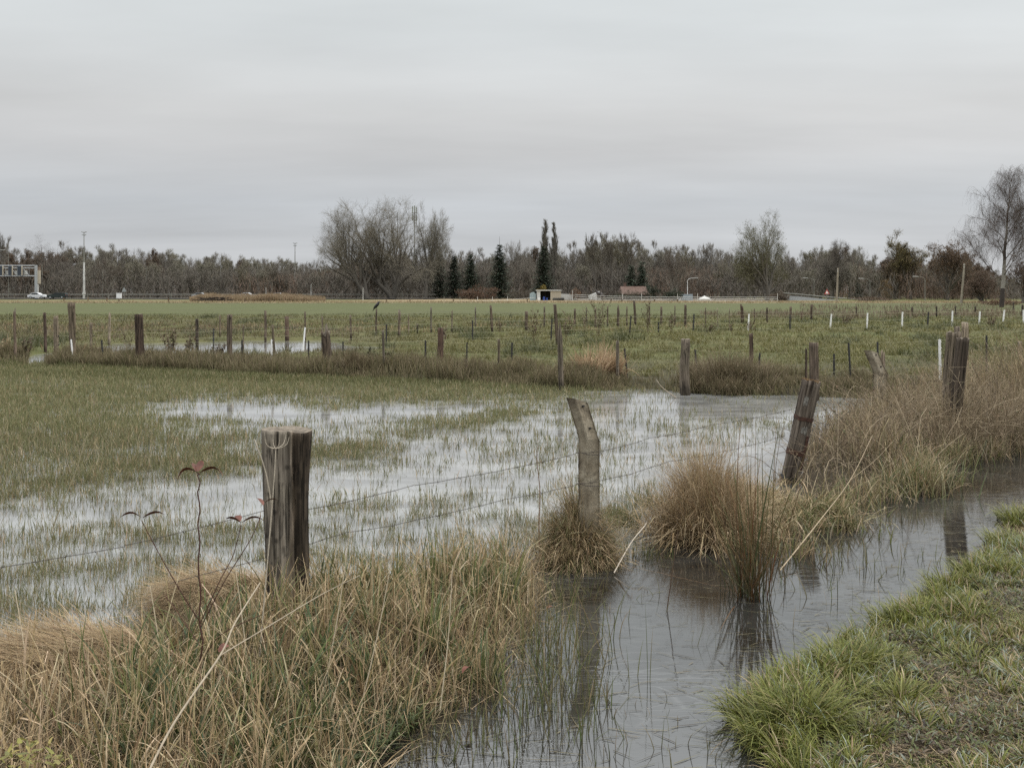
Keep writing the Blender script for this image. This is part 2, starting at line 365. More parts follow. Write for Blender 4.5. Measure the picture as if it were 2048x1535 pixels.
def height(x, y):
    x = np.asarray(x, float); y = np.asarray(y, float)
    n1 = fbm(x*.9, y*.9); n2 = fbm(x*4, y*4)
    z = -.06 + .03*(n1-.5)
    s = sdist(x, y, FIELD_UP); z = z + .075*sstep(-.8, 1.0, s)
    s = sdist(x, y, NB); b = sstep(-.15, .6, s + .5*(n1-.5))
    past = .10 + .10*(fbm(x*.25, y*.25)-.5) + .05*(n1-.5)*np.clip(1 - y/120, .2, 1) + .35*sstep(150, 195, y)
    z = z*(1-b) + past*b
    s = sdist(x, y, PUD) + 1.4*(fbm(x*.5, y*.3)-.5); z = np.where(y < 48, z - .16*sstep(-.3, .6, s), z)
    s = sdist(x, y, BANK) + .25*(n1-.5); b = sstep(-.12, .5, s); z = z*(1-b) + (.10 + .05*(n2-.5) + .06*sstep(.3, 1.2, s))*b
    s = sdist(x, y, RBANK) + .3*(n1-.55) + .10*(n2-.5); b = sstep(-.12, .35, s)
    z = z*(1-b) + (.05 + .06*(n2-.5) + .07*sstep(.3, 1.5, s))*b
    s = sdist(x, y, WEED) + .3*(n1-.5); b = sstep(-.15, .4, s); z = z*(1-b) + (.06 + .05*(n2-.5))*b
    for px, py, r, h in TUFTS:
        c = at(px, py); d = np.hypot(x - c[0], y - c[1]) / r
        z = np.maximum(z, (h + .06) * np.exp(-d**2*1.6) - .06)
    return z
def H1(x, y): return float(height(np.array([x]), np.array([y]))[0])
def ground_at(px, py):
    """point of the terrain seen at a photo position"""
    z = 0.0
    for _ in range(6):
        p = at(px, py, z); z = max(H1(p[0], p[1]), 0)
    p = at(px, py, z); return p

def build_ground():
    ys = [-30, -12, -5, -1, .6, 1.5]
    y = 2.2
    while y < 3500:
        ys.append(y)
        y *= 1.008 if y < 9 else (1.012 if y < 70 else (1.02 if y < 260 else 1.25))
    ys = np.array(ys)
    t = np.concatenate([-np.geomspace(6, .62, 18), np.linspace(-.6, .6, 420), np.geomspace(.62, 6, 18)])
    Y = np.repeat(ys[:, None], len(t), 1); X = t[None, :] * (np.abs(Y) * .97 + .6)
    Z = height(X, Y)
    # colours
    n1 = fbm(X*1.2, Y*1.2); n3 = fbm(X*.12+9, Y*.35+2)
    c = np.zeros(X.shape + (3,)); c[:] = (.035, .03, .022)
    def put(mask, col):
        m = np.clip(mask, 0, 1)[..., None]; c[:] = c*(1-m) + np.array(col)*m
    put(sstep(-.2, 1, sdist(X, Y, FIELD_UP)), (.062, .066, .026))
    nb = sstep(-.1, .5, sdist(X, Y, NB))
    put(nb, (.055, .050, .028))
    mid = nb * sstep(20, 27, Y)
    put(mid, (.088, .094, .032)); put(mid * sstep(.5, .62, n3) * .5, (.10, .088, .042)); put(mid*sstep(.58, .7, n1)*.5, (.05, .06, .022))
    far = sstep(66, 72, Y + .06*X); put(far, (.082, .088, .038)); put(far * sstep(.45, .65, fbm(X*.02, Y*.14)) * .35, (.085, .10, .036))
    put(sstep(150, 156, Y + .02*X + 3*(n3-.5)), (.24, .19, .115))
    lf = sstep(-18, -30, X) * sstep(163, 166, Y); put(lf * .85, (.13, .125, .06))
    put(sstep(170, 175, Y) * sstep(5, 12, X), (.13, .11, .085))
    put(sstep(200, 206, Y), (.05, .042, .03))
    put(sstep(160, 164, Y)*sstep(40, 60, X), (.12, .12, .05))
    put(sstep(0, .5, sdist(X, Y, RBANK)), (.040, .031, .020))
    put(sstep(0, .3, sdist(X, Y, RBANK)) * sstep(.45, .6, fbm(X*5, Y*5)), (.055, .06, .026))
    put(sstep(-.1, .3, sdist(X, Y, BANK)), (.05, .038, .024)); put(sstep(-.1, .3, sdist(X, Y, WEED)), (.045, .035, .022))
    nr, nc = X.shape; idx = np.arange(nr*nc).reshape(nr, nc)
    q = np.stack([idx[:-1, :-1], idx[:-1, 1:], idx[1:, 1:], idx[1:, :-1]], -1).reshape(-1, 4)
    me = mesh_np('ground', np.stack([X, Y, Z], -1).reshape(-1, 3), q, c.reshape(-1, 3), smooth=True)
    m, n, l, b = mat_new('ground_soil_and_turf')
    a = n.new('ShaderNodeAttribute'); a.attribute_name = 'Col'; g = n.new('ShaderNodeNewGeometry')
    no = n.new('ShaderNodeTexNoise'); no.inputs['Scale'].default_value = 9; no.inputs['Detail'].default_value = 8; no.inputs['Roughness'].default_value = .7; l.new(g.outputs['Position'], no.inputs['Vector'])
    mp = n.new('ShaderNodeMapping'); mp.inputs['Scale'].default_value = (.35, 1.6, 1); l.new(g.outputs['Position'], mp.inputs['Vector'])
    n2 = n.new('ShaderNodeTexNoise'); n2.inputs['Scale'].default_value = 1; n2.inputs['Detail'].default_value = 7; n2.inputs['Roughness'].default_value = .6; l.new(mp.outputs[0], n2.inputs['Vector'])
    ad = n.new('ShaderNodeMath'); ad.operation = 'ADD'; l.new(no.outputs['Fac'], ad.inputs[0]); l.new(n2.outputs['Fac'], ad.inputs[1])
    mr = n.new('ShaderNodeMapRange'); mr.inputs['From Min'].default_value = .7; mr.inputs['From Max'].default_value = 1.3
    mr.inputs['To Min'].default_value = .68; mr.inputs['To Max'].default_value = 1.32; l.new(ad.outputs[0], mr.inputs['Value'])
    v = n.new('ShaderNodeVectorMath'); v.operation = 'SCALE'; l.new(a.outputs['Color'], v.inputs[0]); l.new(mr.outputs[0], v.inputs['Scale'])
    l.new(v.outputs[0], b.inputs['Base Color']); b.inputs['Roughness'].default_value = .9; b.inputs['Specular IOR Level'].default_value = .15
    bp = n.new('ShaderNodeBump'); bp.inputs['Strength'].default_value = .8; bp.inputs['Distance'].default_value = .04
    l.new(no.outputs['Fac'], bp.inputs['Height']); l.new(bp.outputs[0], b.inputs['Normal'])
    tag(link('ground', me, m), kind='structure')
build_ground()

def build_water():
    gx, gy = np.meshgrid(np.linspace(-70, 70, 561), np.linspace(-6, 62, 273)); idx = np.arange(gx.size).reshape(gx.shape)
    q = np.stack([idx[:-1, :-1], idx[:-1, 1:], idx[1:, 1:], idx[1:, :-1]], -1).reshape(-1, 4)
    fl = poly_world([(-4000, 1700), (-100, 1400), (560, 1230), (900, 1170), (1100, 1100), (1300, 1060), (1560, 960), (1640, 860), (3000, 760), (3000, 640), (-4000, 640)])
    ic = sstep(-.3, .6, sdist(gx, gy, fl) + .5*(fbm(gx*2, gy*2)-.5))
    me = mesh_np('flood_water', np.stack([gx, gy, gx*0], -1).reshape(-1, 3), q, np.repeat(ic.reshape(-1, 1), 3, 1))
    m, n, l, b = mat_new('icy_flood_water')
    g = n.new('ShaderNodeNewGeometry')
    def noise(sc3, det=5, rough=.5, dist=0, rot=0):
        mp = n.new('ShaderNodeMapping'); mp.inputs['Scale'].default_value = sc3; mp.inputs['Rotation'].default_value = (0, 0, rot); l.new(g.outputs['Position'], mp.inputs['Vector'])
        t = n.new('ShaderNodeTexNoise'); t.inputs['Scale'].default_value = 1; t.inputs['Detail'].default_value = det; t.inputs['Roughness'].default_value = rough
        t.inputs['Distortion'].default_value = dist; l.new(mp.outputs[0], t.inputs['Vector']); return t.outputs['Fac']
    def rng_(src, a, c, lo, hi):
        r = n.new('ShaderNodeMapRange'); r.inputs['From Min'].default_value = a; r.inputs['From Max'].default_value = c
        r.inputs['To Min'].default_value = lo; r.inputs['To Max'].default_value = hi; l.new(src, r.inputs['Value']); return r.outputs[0]
    def math_(op, a, c):
        r = n.new('ShaderNodeMath'); r.operation = op
        for i, s in enumerate((a, c)):
            if isinstance(s, (int, float)): r.inputs[i].default_value = s
            else: l.new(s, r.inputs[i])
        return r.outputs[0]
    patch = noise((.9, 1.6, 1), 6, .6, .6)            # panes of thin ice against open water
    ice = rng_(patch, .42, .60, 0, 1)
    # ice crystals: long thin needles, drawn by stretched cell edges
    def needles(rot, sc3):
        mp = n.new('ShaderNodeMapping'); mp.inputs['Scale'].default_value = sc3; mp.inputs['Rotation'].default_value = (0, 0, rot); l.new(g.outputs['Position'], mp.inputs['Vector'])
        v = n.new('ShaderNodeTexVoronoi'); v.feature = 'DISTANCE_TO_EDGE'; v.inputs['Scale'].default_value = 1; v.inputs['Randomness'].default_value = 1
        l.new(mp.outputs[0], v.inputs['Vector']); return rng_(v.outputs['Distance'], 0, .035, 1, 0)
    nd = math_('MAXIMUM', needles(.25, (1.6, 7, 1)), needles(-.5, (2.6, 12, 1)))
    nd = math_('MULTIPLY', nd, rng_(noise((1.3, 1.3, 1), 3), .45, .62, 0, 1))
    ripple = noise((9, 26, 1), 3, .55)
    fine = noise((40, 90, 1), 4, .6)
    hgt = math_('ADD', math_('MULTIPLY', nd, .6), math_('ADD', math_('MULTIPLY', ripple, .5), math_('MULTIPLY', fine, .22)))
    bp = n.new('ShaderNodeBump'); bp.inputs['Strength'].default_value = .06; bp.inputs['Distance'].default_value = .008
    l.new(hgt, bp.inputs['Height']); l.new(bp.outputs[0], b.inputs['Normal'])
    mx = n.new('ShaderNodeMix'); mx.data_type = 'RGBA'; mx.inputs[6].default_value = (.014, .013, .011, 1); mx.inputs[7].default_value = (.030, .030, .028, 1)
    l.new(ice, mx.inputs['Factor'])
    mx2 = n.new('ShaderNodeMix'); mx2.data_type = 'RGBA'; mx2.inputs[7].default_value = (.20, .205, .20, 1); l.new(mx.outputs[2], mx2.inputs[6])
    l.new(math_('MULTIPLY', nd, .22), mx2.inputs['Factor'])
    at_ = n.new('ShaderNodeAttribute'); at_.attribute_name = 'Col'
    mx3 = n.new('ShaderNodeMix'); mx3.data_type = 'RGBA'; mx3.inputs[7].default_value = (.27, .275, .27, 1); l.new(mx2.outputs[2], mx3.inputs[6])
    l.new(math_('MULTIPLY', at_.outputs['Fac'], rng_(ice, 0, 1, .55, 1)), mx3.inputs['Factor']); l.new(mx3.outputs[2], b.inputs['Base Color'])
    l.new(rng_(ice, 0, 1, .0, .03), b.inputs['Roughness'])
    b.inputs['IOR'].default_value = 2.5
    tag(link('flood_water', me, m), kind='structure')
build_water()

# ------------------------------------------------------------------ fence posts
def post_mesh(name, h, r, seed, style='round', sink=.25, seg=14, rings=16, lean=(0, 0), bend=0.0):
    """timber stake standing along local z; the base of its visible length is z = 0"""
    g = np.random.default_rng(seed)
    a = np.arange(seg) / seg * 2*math.pi
    if style == 'square': base = 1 / np.maximum(np.abs(np.cos(a)), np.abs(np.sin(a))) * .82
    elif style == 'split': base = np.where(np.cos(a + g.uniform(0, 6)) > .1, .55, 1.0)
    else: base = np.ones(seg)
    base = base * (1 + .10*np.sin(2*a + g.uniform(0, 6)) + .07*np.sin(3*a + g.uniform(0, 6)) + .05*g.standard_normal(seg))
    for _ in range(2 if seg > 12 else 1):          # drying cracks
        k = g.integers(0, seg); base[k] *= .72
    zz = np.linspace(-sink, h, rings)
    V = []
    px_, py_ = g.uniform(0, 50, 2)
    for i, z in enumerate(zz):
        t = (z + sink) / (h + sink)
        tap = {'round': 1 - .12*t, 'square': 1 - .04*t, 'split': 1 - .2*t, 'thin': 1 - .25*t, 'flare': .78 + .35*t, 'point': min(1, (1 - t)*5 + .12)}.get(style, 1 - .1*t)
        ox = r*.35*(vnoise(px_ + z*2.2, 1) - .5) + bend*math.sin(t*math.pi)*h; oy = r*.35*(vnoise(py_ + z*2.2, 4) - .5)
        rr = base * r * tap * (1 + .14*(vnoise(px_ + z*9, a*1.3) - .5))
        V.append(np.stack([rr*np.cos(a) + ox + lean[0]*max(z, -sink), rr*np.sin(a) + oy + lean[1]*z, np.full(seg, z)], 1))
    V = np.array(V)
    jag = {'split': .09, 'jag': .22, 'thin': .05, 'point': .04}.get(style, .012)
    prof = vnoise(a*1.9 + seed, 7) - .5 + .5*np.cos(a + g.uniform(0, 6))*.5
    V[-1, :, 2] += prof * h * jag * 1.4
    V[-2, :, 2] += prof * h * jag * .5
    n = rings * seg; idx = np.arange(n).reshape(rings, seg); j = np.roll(np.arange(seg), -1)
    q = np.stack([idx[:-1], idx[:-1][:, j], idx[1:][:, j], idx[1:]], -1).reshape(-1, 4)
    Vf = V.reshape(-1, 3); c = V[-1].mean(0); c[2] -= .01*h
    Vf = np.vstack([Vf, c])
    cap = np.stack([idx[-1], np.roll(idx[-1], -1), np.full(seg, n), np.full(seg, n)], -1)
    bm_faces = [tuple(f) for f in q.tolist()] + [(int(f[0]), int(f[1]), n) for f in cap]
    me = bpy.data.meshes.new(name); me.from_pydata([tuple(v) for v in Vf.tolist()], [], bm_faces)
    for i, p in enumerate(me.polygons):
        if i < len(q): p.use_smooth = seg > 8
        else: p.material_index = 1
    me.update(); return me

# x, top row, foot row, width px, style, (top offset px = lean), colour tint, kind of look, where
TAN, BRN, DRK, GRY, PAL, RED, GRN = (1.5, 1.3, 1.05), (.95, .8, .68), (.42, .36, .33), (.95, .93, .9), (1.9, 1.7, 1.45), (1.0, .62, .48), (1.05, 1.0, .72)
POSTS = [
 (31, 622, 722, 8, 'split', -1, (1.3, .95, .8), 'split reddish-grey fence post at the far left end of the sedge bank'),
 (91, 625, 706, 6, 'round', -2, (.7, .5, .45), 'thin dark brown fence post left of the short tan one'),
 (112, 632, 722, 9, 'square', 0, TAN, 'short tan squared fence post carrying the end of the electric wires'),
 (147, 605, 722, 12, 'flare', -5, (1.25, 1.05, .8), 'tall tan fence post at the left, thicker at its top than at its foot'),
 (182, 645, 716, 6, 'round', 0, TAN, 'low tan stake with black insulators between the tall flared post and the dark stump'),
 (218, 626, 690, 6, 'thin', 2, PAL, 'pale knobbly stake behind the dark bark post on the left'),
 (280, 628, 730, 17, 'round', -3, (.5, .36, .28), 'thick dark post still in rough bark among dead weeds'),
 (394, 637, 700, 7, 'round', 0, DRK, 'blackened round post just right of the seedy dead weeds'),
 (440, 631, 674, 4, 'thin', 0, (1.4, 1.15, .95), 'thin pale stake in the back row left of the two-toned post'),
 (461, 629, 730, 12, 'round', -2, (.85, .75, .62), 'stout post dark on its left side and brown on its right behind the puddle'),
 (487, 650, 700, 3, 'thin', 0, TAN, 'very thin pale stake right of the two-toned post'),
 (531, 621, 684, 5, 'round', 0, BRN, 'brown back-row stake before the half-rotten light-sided post'),
 (550, 650, 730, 5, 'round', -5, GRN, 'slim greenish stake leaning beside the short white plastic post'),
 (574, 632, 682, 9, 'square', 0, (1.1, .75, .6), 'half-rotten post with a light left side behind the puddle'),
 (611, 623, 684, 4, 'round', -1, BRN, 'brown stake right behind the tilted white plastic post'),
 (644, 633, 684, 5, 'split', 0, (1.4, 1.2, 1.0), 'pale pinkish stake above the broken stump'),
 (656, 661, 750, 18, 'jag', -4, (.75, .62, .52), 'broken-topped dark stump with a jagged crown'),
 (703, 630, 680, 5, 'split', -2, (1.25, 1.05, .85), 'light brown split stake between the jagged stump and the crow'),
 (752, 618, 672, 4, 'round', 1, (.7, .58, .5), 'slim dark post with the crow on its top'),
 (768, 660, 745, 6, 'thin', -2, GRY, 'thin grey stake wrapped in pale straw'),
 (798, 621, 675, 6, 'jag', 1, (1.3, 1.05, .9), 'pale splintered stake right of the crow'),
 (817, 628, 672, 3, 'point', 0, (1.7, 1.35, 1.15), 'short pink-brown pointed stake right of the splintered one'),
 (835, 648, 668, 4, 'jag', 0, DRK, 'knee-high rotten stub in the back row'),
 (862, 614, 665, 4, 'round', 0, GRY, 'grey back-row post left of the red-brown post'),
 (882, 655, 752, 14, 'round', -1, (.85, .5, .4), 'stout red-brown post with a dark cleft in front of the ditch'),
 (904, 621, 665, 4, 'split', 0, (1.3, 1.15, 1.0), 'splintered light stake just behind the red-brown post'),
 (951, 614, 658, 3, 'round', 0, GRY, 'slender grey back-row post right of the tall black plastic stake'),
 (985, 611, 664, 7, 'split', -3, (.95, .78, .68), 'split brown post leaning left in the back row'),
 (998, 678, 752, 6, 'round', 0, GRN, 'greenish stake in the sedge above the flood, short'),
 (1053, 622, 662, 7, 'round', -1, (.9, .75, .65), 'stubby brown back-row post left of the two joined posts'),
 (1089, 613, 655, 4, 'round', 0, (.85, .75, .68), 'thin dark post immediately left of the two joined posts'),
 (1115, 608, 690, 8, 'round', -5, (.8, .7, .6), 'tall brown post leaning left, upper one of two joined posts'),
 (1123, 644, 783, 10, 'point', -3, (1.0, .92, .8), 'pointed grey post standing in the water, front one of two joined posts'),
 (1150, 617, 652, 5, 'round', 0, (.85, .72, .6), 'brown back-row post with a light right edge, first right of the joined posts'),
 (1173, 614, 650, 2.5, 'thin', 0, GRY, 'very thin grey stake, second right of the joined posts'),
 (1191, 615, 655, 4, 'round', 0, TAN, 'tan back-row stake above the bare thistle stalks'),
 (1215, 612, 653, 3, 'round', 0, BRN, 'thin brown back-row stake left of the pointed one'),
 (1236, 609, 655, 6, 'point', 0, (.75, .62, .52), 'dark pointed back-row post widening to its foot'),
 (1254, 613, 652, 3, 'round', 0, BRN, 'thin brown stake right of the pointed back-row post'),
 (1271, 601, 650, 5, 'round', -3, (.8, .68, .6), 'tallest dark post of the back row, against the riding arena'),
 (1299, 611, 653, 3.5, 'round', 0, (.8, .7, .6), 'thin brown stake right of the tallest back-row post'),
 (1322, 613, 650, 5, 'round', 1, BRN, 'back-row post with rotten wood hanging on its left'),
 (1350, 611, 650, 3, 'round', 0, BRN, 'thin back-row stake below the lamp post, left one'),
 (1371, 609, 652, 5, 'round', 0, (.8, .66, .55), 'dark back-row post below the white street lamp'),
 (1235, 681, 772, 8, 'round', 0, (1.0, .92, .85), 'grey post beside the pale reed clump'),
 (1370, 678, 790, 20, 'round', 0, (1.0, .9, .78), 'thick grey post with a rusty hollow and a black wet foot in the flood'),
 (1411, 615, 652, 2.5, 'round', 0, BRN, 'thin brown stake below the white garden tent'),
 (1435, 616, 650, 2, 'thin', 0, PAL, 'hair-thin pale stake right of the garden tent, left of two'),
 (1459, 616, 650, 2, 'thin', 0, TAN, 'hair-thin tan stake right of the garden tent, right of two'),
 (1484, 608, 648, 3.5, 'round', -2, (.8, .55, .45), 'reddish leaning stake, left of a crossing pair'),
 (1488, 612, 648, 3, 'round', -3, (.7, .5, .4), 'dark leaning stake, right of a crossing pair'),
 (1509, 617, 645, 2.5, 'thin', 0, BRN, 'thin stake right of the leftmost free white plastic post'),
 (1502, 667, 752, 8, 'round', 0, (.85, .6, .5), 'red-brown post behind the brown sedge mound'),
 (1534, 615, 646, 4, 'round', 0, (.6, .5, .42), 'dark back-row post between two white plastic posts'),
 (1581, 613, 641, 5, 'square', 0, (.95, .78, .66), 'squared brown back-row post behind a black plastic stake'),
 (1603, 625, 642, 2.5, 'thin', 0, RED, 'small reddish stake right of the squared back-row post'),
 (1623, 609, 641, 4.5, 'round', 0, (.6, .48, .4), 'dark back-row post below the road ramp'),
 (1612, 698, 770, 5, 'thin', 0, (.7, .55, .48), 'slim dark stake beside the thick brown post'),
 (1628, 685, 800, 22, 'square', 0, (.85, .72, .62), 'thick squared brown post behind the leaning strapped post'),
 (1713, 612, 636, 4, 'round', 0, (.7, .6, .5), 'dark back-row post below the tall wooden pylon'),
 (1824, 616, 632, 5, 'jag', 0, DRK, 'low black stub in the far hedge bank'),
 (1873, 612, 634, 3, 'round', 0, DRK, 'dark stake in the far hedge bank, right of the low stub'),
 (1911, 612, 632, 3, 'round', 0, DRK, 'dark stake below the right-hand wooden pylon'),
 (1951, 612, 630, 4, 'round', 0, DRK, 'dark stake in the far hedge bank left of the birch'),
 (2027, 603, 626, 3, 'round', 0, DRK, 'dark stake just right of the birch'),
 (2045, 609, 636, 4.5, 'round', 0, DRK, 'dark stake at the right edge behind the birch'),
 (1765, 705, 800, 10, 'split', 0, (1.7, 1.4, 1.2), 'pinkish split stake behind the far bent concrete post'),
 (1931, 645, 790, 15, 'round', -1, (2.0, 1.75, 1.4), 'pale peeled round post behind the two big posts on the right'),
 (1915, 653, 800, 11, 'square', 0, (1.2, 1.05, .95), 'grey-brown squared post half hidden behind the two big posts'),
 (2040, 683, 770, 9, 'round', 0, (1.0, .95, .9), 'grey round post at the right edge of the pasture'),
]
def place(px, py):
    p = ground_at(px, py); return p
post_at = {}
for i, (x, t, b, w, st, lx, tint, lab) in enumerate(POSTS):
    p = place(x, b); D = p[1]; h = EYE - (t - HY) / F * D - p[2]; r = w / F * D / 2
    near = D < 30
    me = post_mesh('fence_post', h, r, 100 + i, st, seg=18 if near else 9, rings=18 if near else 8, lean=(lx / F * D / h, 0))
    me.materials.append(M_woodred if tint[2] < .75*tint[0] and tint[0] < 1.2 else M_wood); me.materials.append(M_cut)
    mn = sum(tint)/3; tint = tuple(mn + (t_-mn)*.45 for t_ in tint); o = link('fence_post', me, None, None, p); o.color = (*tint, 1); o.rotation_euler.z = 0
    tag(o, lab, 'fence post', 'old wooden fence posts')
    post_at[x] = p
# insulators: small parts on the posts that carry the electric wires
def insulator(parent, x, z, r):
    MB().cyl((x, 0, z - r*.8), (x, 0, z + r*.8), r, seg=8).build('insulator', M_black, parent)
for o in [o for o in COL.objects if o.name.startswith('fence_post')]:
    if 'carrying the end' in o['label'] or 'black insulators' in o['label']:
        D = o.location.y
        for py in ((672, 689) if 'end' in o['label'] else (671, 688)):
            z = EYE - (py - HY)/F*D - o.location.z
            insulator(o, 6/F*D, z, .017)
    if 'crow' in o['label']: CROWPOST = o

# plastic electric-fence stakes
def plastic_post(x, t, b, lx, white, lab, w=3.2):
    p = place(x, b); D = p[1]; h = EYE - (t - HY)/F*D - p[2]; r = w/F*D/2
    s = Seg(6); n = 9; top = np.array([lx/F*D, 0, h])
    s.poly([top*k/n - np.array([0, 0, .2])*(k == 0) for k in range(n+1)], r, r*.9)
    o = link('plastic_stake', s.mesh('plastic_stake'), M_white if white else M_black, None, p)
    for f in ((.45, .63, .81, .95) if D < 28 else (.6, .95)):   # wire hooks up the stake
        hk = Seg(4); q = top*f; hk.add(q + [r*.8, 0, 0], q + [r + .012, 0, .008], .004*max(1, D/30), .003*max(1, D/30))
        link('wire_hook', hk.mesh('wire_hook'), M_white if white else M_black, o)
    tag(o, lab, 'fence stake', 'white plastic electric fence stakes' if white else 'black plastic electric fence stakes')
PL = [
 (147, 679, 728, -5, 1, 'white plastic stake leaning left at the foot of the tall flared post'),
 (207, 680, 724, -4, 0, 'black plastic stake leaning left, leftmost of the black ones'),
 (427, 657, 700, 0, 0, 'short black plastic stake among weeds left of the two-toned post'),
 (484, 680, 730, 0, 0, 'black plastic stake in front of the puddle right of the two-toned post'),
 (543, 679, 732, 0, 1, 'short upright white plastic stake standing in the sedge before the puddle'),
 (606, 655, 702, 4, 1, 'white plastic stake tilted right in the puddle'),
 (617, 681, 730, 0, 0, 'black plastic stake just right of the tilted white one'),
 (686, 683, 724, 0, 0, 'black plastic stake just right of the jagged stump'),
 (772, 649, 698, 1, 0, 'black plastic stake right of the crow post'),
 (851, 681, 745, 0, 0, 'black plastic stake left of the red-brown post'),
 (933, 685, 738, 1, 0, 'black plastic stake right of the red-brown post'),
 (945, 641, 688, 0, 0, 'tall black plastic stake out in the pasture right of the red-brown post'),
 (1023, 685, 748, 1, 0, 'black plastic stake left of the joined posts'),
 (1102, 638, 681, 2, 0, 'black plastic stake touching the joined posts from behind'),
 (1259, 632, 670, 3, 0, 'black plastic stake out in the pasture above the pale reeds'),
 (1317, 645, 665, 0, 0, 'very short black plastic stake in the middle of the pasture'),
 (1386, 628, 665, 2, 0, 'black plastic stake leaning right above the thick grey post'),
 (1256, 697, 768, -7, 0, 'black plastic stake leaning left beside the pale reeds'),
 (1395, 699, 758, -5, 0, 'black plastic stake leaning left beside the thick grey post'),
 (1496, 628, 663, 2, 1, 'white plastic stake leaning right, leftmost of the free row in the pasture'),
 (1516, 706, 745, 4, 0, 'short black plastic stake right of the red-brown post at the mound'),
 (1580, 630, 662, 0, 0, 'black plastic stake before the squared back-row post'),
 (1660, 628, 660, 3, 1, 'white plastic stake, second of the free row from the left'),
 (1734, 626, 658, 1, 1, 'white plastic stake, third of the free row from the left'),
 (1804, 624, 655, 1, 1, 'white plastic stake, fourth of the free row from the left'),
 (1855, 624, 653, 2, 0, 'black plastic stake between two white ones near the hedge bank'),
 (1904, 622, 652, 1, 1, 'white plastic stake right above the pair of big posts'),
 (1958, 623, 648, 2, 1, 'white plastic stake left of the birch trunk'),
 (2006, 620, 645, 3, 1, 'white plastic stake below the birch trunk'),
 (2047, 620, 648, 0, 1, 'white plastic stake cut by the right edge of the view'),
 (1668, 708, 765, 0, 0, 'black plastic stake right of the thick squared brown post'),
 (1702, 686, 768, -5, 0, 'tall black plastic stake leaning left beyond the leaning strapped post'),
 (1757, 684, 790, -2, 0, 'black plastic stake rising behind the far bent concrete post'),
 (1881, 679, 772, -2, 1, 'tall white plastic stake left of the pair of big posts'),
 (1973, 671, 760, 0, 0, 'black plastic stake right of the pair of big posts'),
]
for a in PL: plastic_post(a[0], a[1], a[2], a[3], a[4], a[5], 5.5 if a[0] in (1881,) else (4.2 if a[2] > 740 else 3.4))

# wires of the electric fences: strands sagging from stake to stake
def strands(name, lab, pts, offs, mat, r=.0013, sag=.03):
    """pts: (px, py of the top strand, foot row); offs: metres below the top strand"""
    root = None
    P = []
    for px, py, foot in pts:
        g = ground_at(px, foot); P.append(np.array([(px-CX)/F*g[1], g[1], EYE - (py-HY)/F*g[1]]))
    root = empty(name, (P[0][0], P[0][1], 0)); tag(root, lab, 'wire', 'electric fence wires')
    for off in offs:
        s = Seg(4)
        for a, b in zip(P[:-1], P[1:]):
            L = np.linalg.norm(b-a); n = 8; sg = sag*min(1.6, L/5)*rnd.uniform(.5, 1.5)
            q = [a + (b-a)*k/n - np.array([0, 0, off + sg*4*(k/n)*(1-k/n)]) - np.array([P[0][0], P[0][1], 0]) for k in range(n+1)]
            D = (a[1] + b[1])/2
            s.poly(q, max(r, D*r/14))
        link('wire_strand', s.mesh('wire_strand'), mat, root)
strands('electric_wire', 'pale electric wires strung along the white and black stakes across the pasture', [(118, 672, 722), (277, 665, 722), (427, 662, 705), (540, 661, 702), (609, 657, 702), (773, 650, 698), (945, 642, 688), (1104, 639, 681), (1261, 633, 670), (1388, 630, 665), (1498, 629, 663)], (0, .17, .34, .5), M_wire)
strands('electric_wire', 'pale electric wires on the far right row of white stakes', [(1498, 629, 663), (1582, 631, 662), (1662, 629, 660), (1735, 627, 658), (1805, 625, 655), (1856, 625, 653), (1905, 623, 652), (1960, 624, 648), (2009, 621, 645), (2070, 620, 644)], (0, .3, .55), M_wire)
strands('electric_wire', 'pale electric wires low over the sedge along the ditch', [(118, 690, 722), (203, 685, 724), (484, 681, 730), (617, 682, 730), (686, 684, 724), (851, 682, 745), (935, 686, 738), (1024, 686, 748), (1125, 697, 775), (1250, 698, 768), (1391, 700, 758), (1519, 707, 745), (1612, 702, 770), (1698, 687, 768), (1755, 685, 790), (1879, 680, 772), (1973, 672, 760), (2075, 655, 755)], (0, .22, .42), M_wire)
M_dwire = plain('thin_dark_wire', (.16, .15, .12), .6)
strands('fence_wire', 'thin wires strung along the old back row of posts before the far field', [(90, 640, 700), (221, 640, 690), (440, 640, 674), (531, 634, 684), (611, 636, 684), (703, 640, 680), (752, 632, 672), (862, 622, 665), (951, 622, 660), (1053, 626, 662), (1150, 620, 652), (1271, 619, 650), (1371, 619, 652), (1459, 621, 650), (1534, 624, 646), (1623, 622, 641), (1713, 622, 636), (1824, 620, 632), (1951, 618, 630), (2060, 616, 630)], (0, .32), M_dwire, .0012)

# ------------------------------------------------------------------ the four close posts
def sweep_square(path, half, rz=0, bev=.12):
    """square section with cut corners along a path; half (hx, hy) per station"""
    prof = []
    for sx, sy in ((1, -1), (1, 1), (-1, 1), (-1, -1)):
        a = (sx, sy*(1-bev)) if sx*sy < 0 else (sx*(1-bev), sy)
        b = (sx*(1-bev), sy) if sx*sy < 0 else (sx, sy*(1-bev))
        prof += [a, b]
    V = []; c_, s_ = math.cos(rz), math.sin(rz)
    for (x, y, z), (hx, hy), dz in path_iter(path, half):
        for u, v in prof:
            V.append((x + (u*hx*c_ - v*hy*s_), y + (u*hx*s_ + v*hy*c_), z + dz*u*hx))
    n = len(path); k = 8; Fc = []
    for i in range(n-1):
        for j in range(k): Fc.append((i*k+j, i*k+(j+1) % k, (i+1)*k+(j+1) % k, (i+1)*k+j))
    Fc.append(tuple(range((n-1)*k, n*k)))
    return V, Fc
def path_iter(path, half):
    for i, p in enumerate(path): yield p[:3], (half, half), (p[3] if len(p) > 3 else 0)
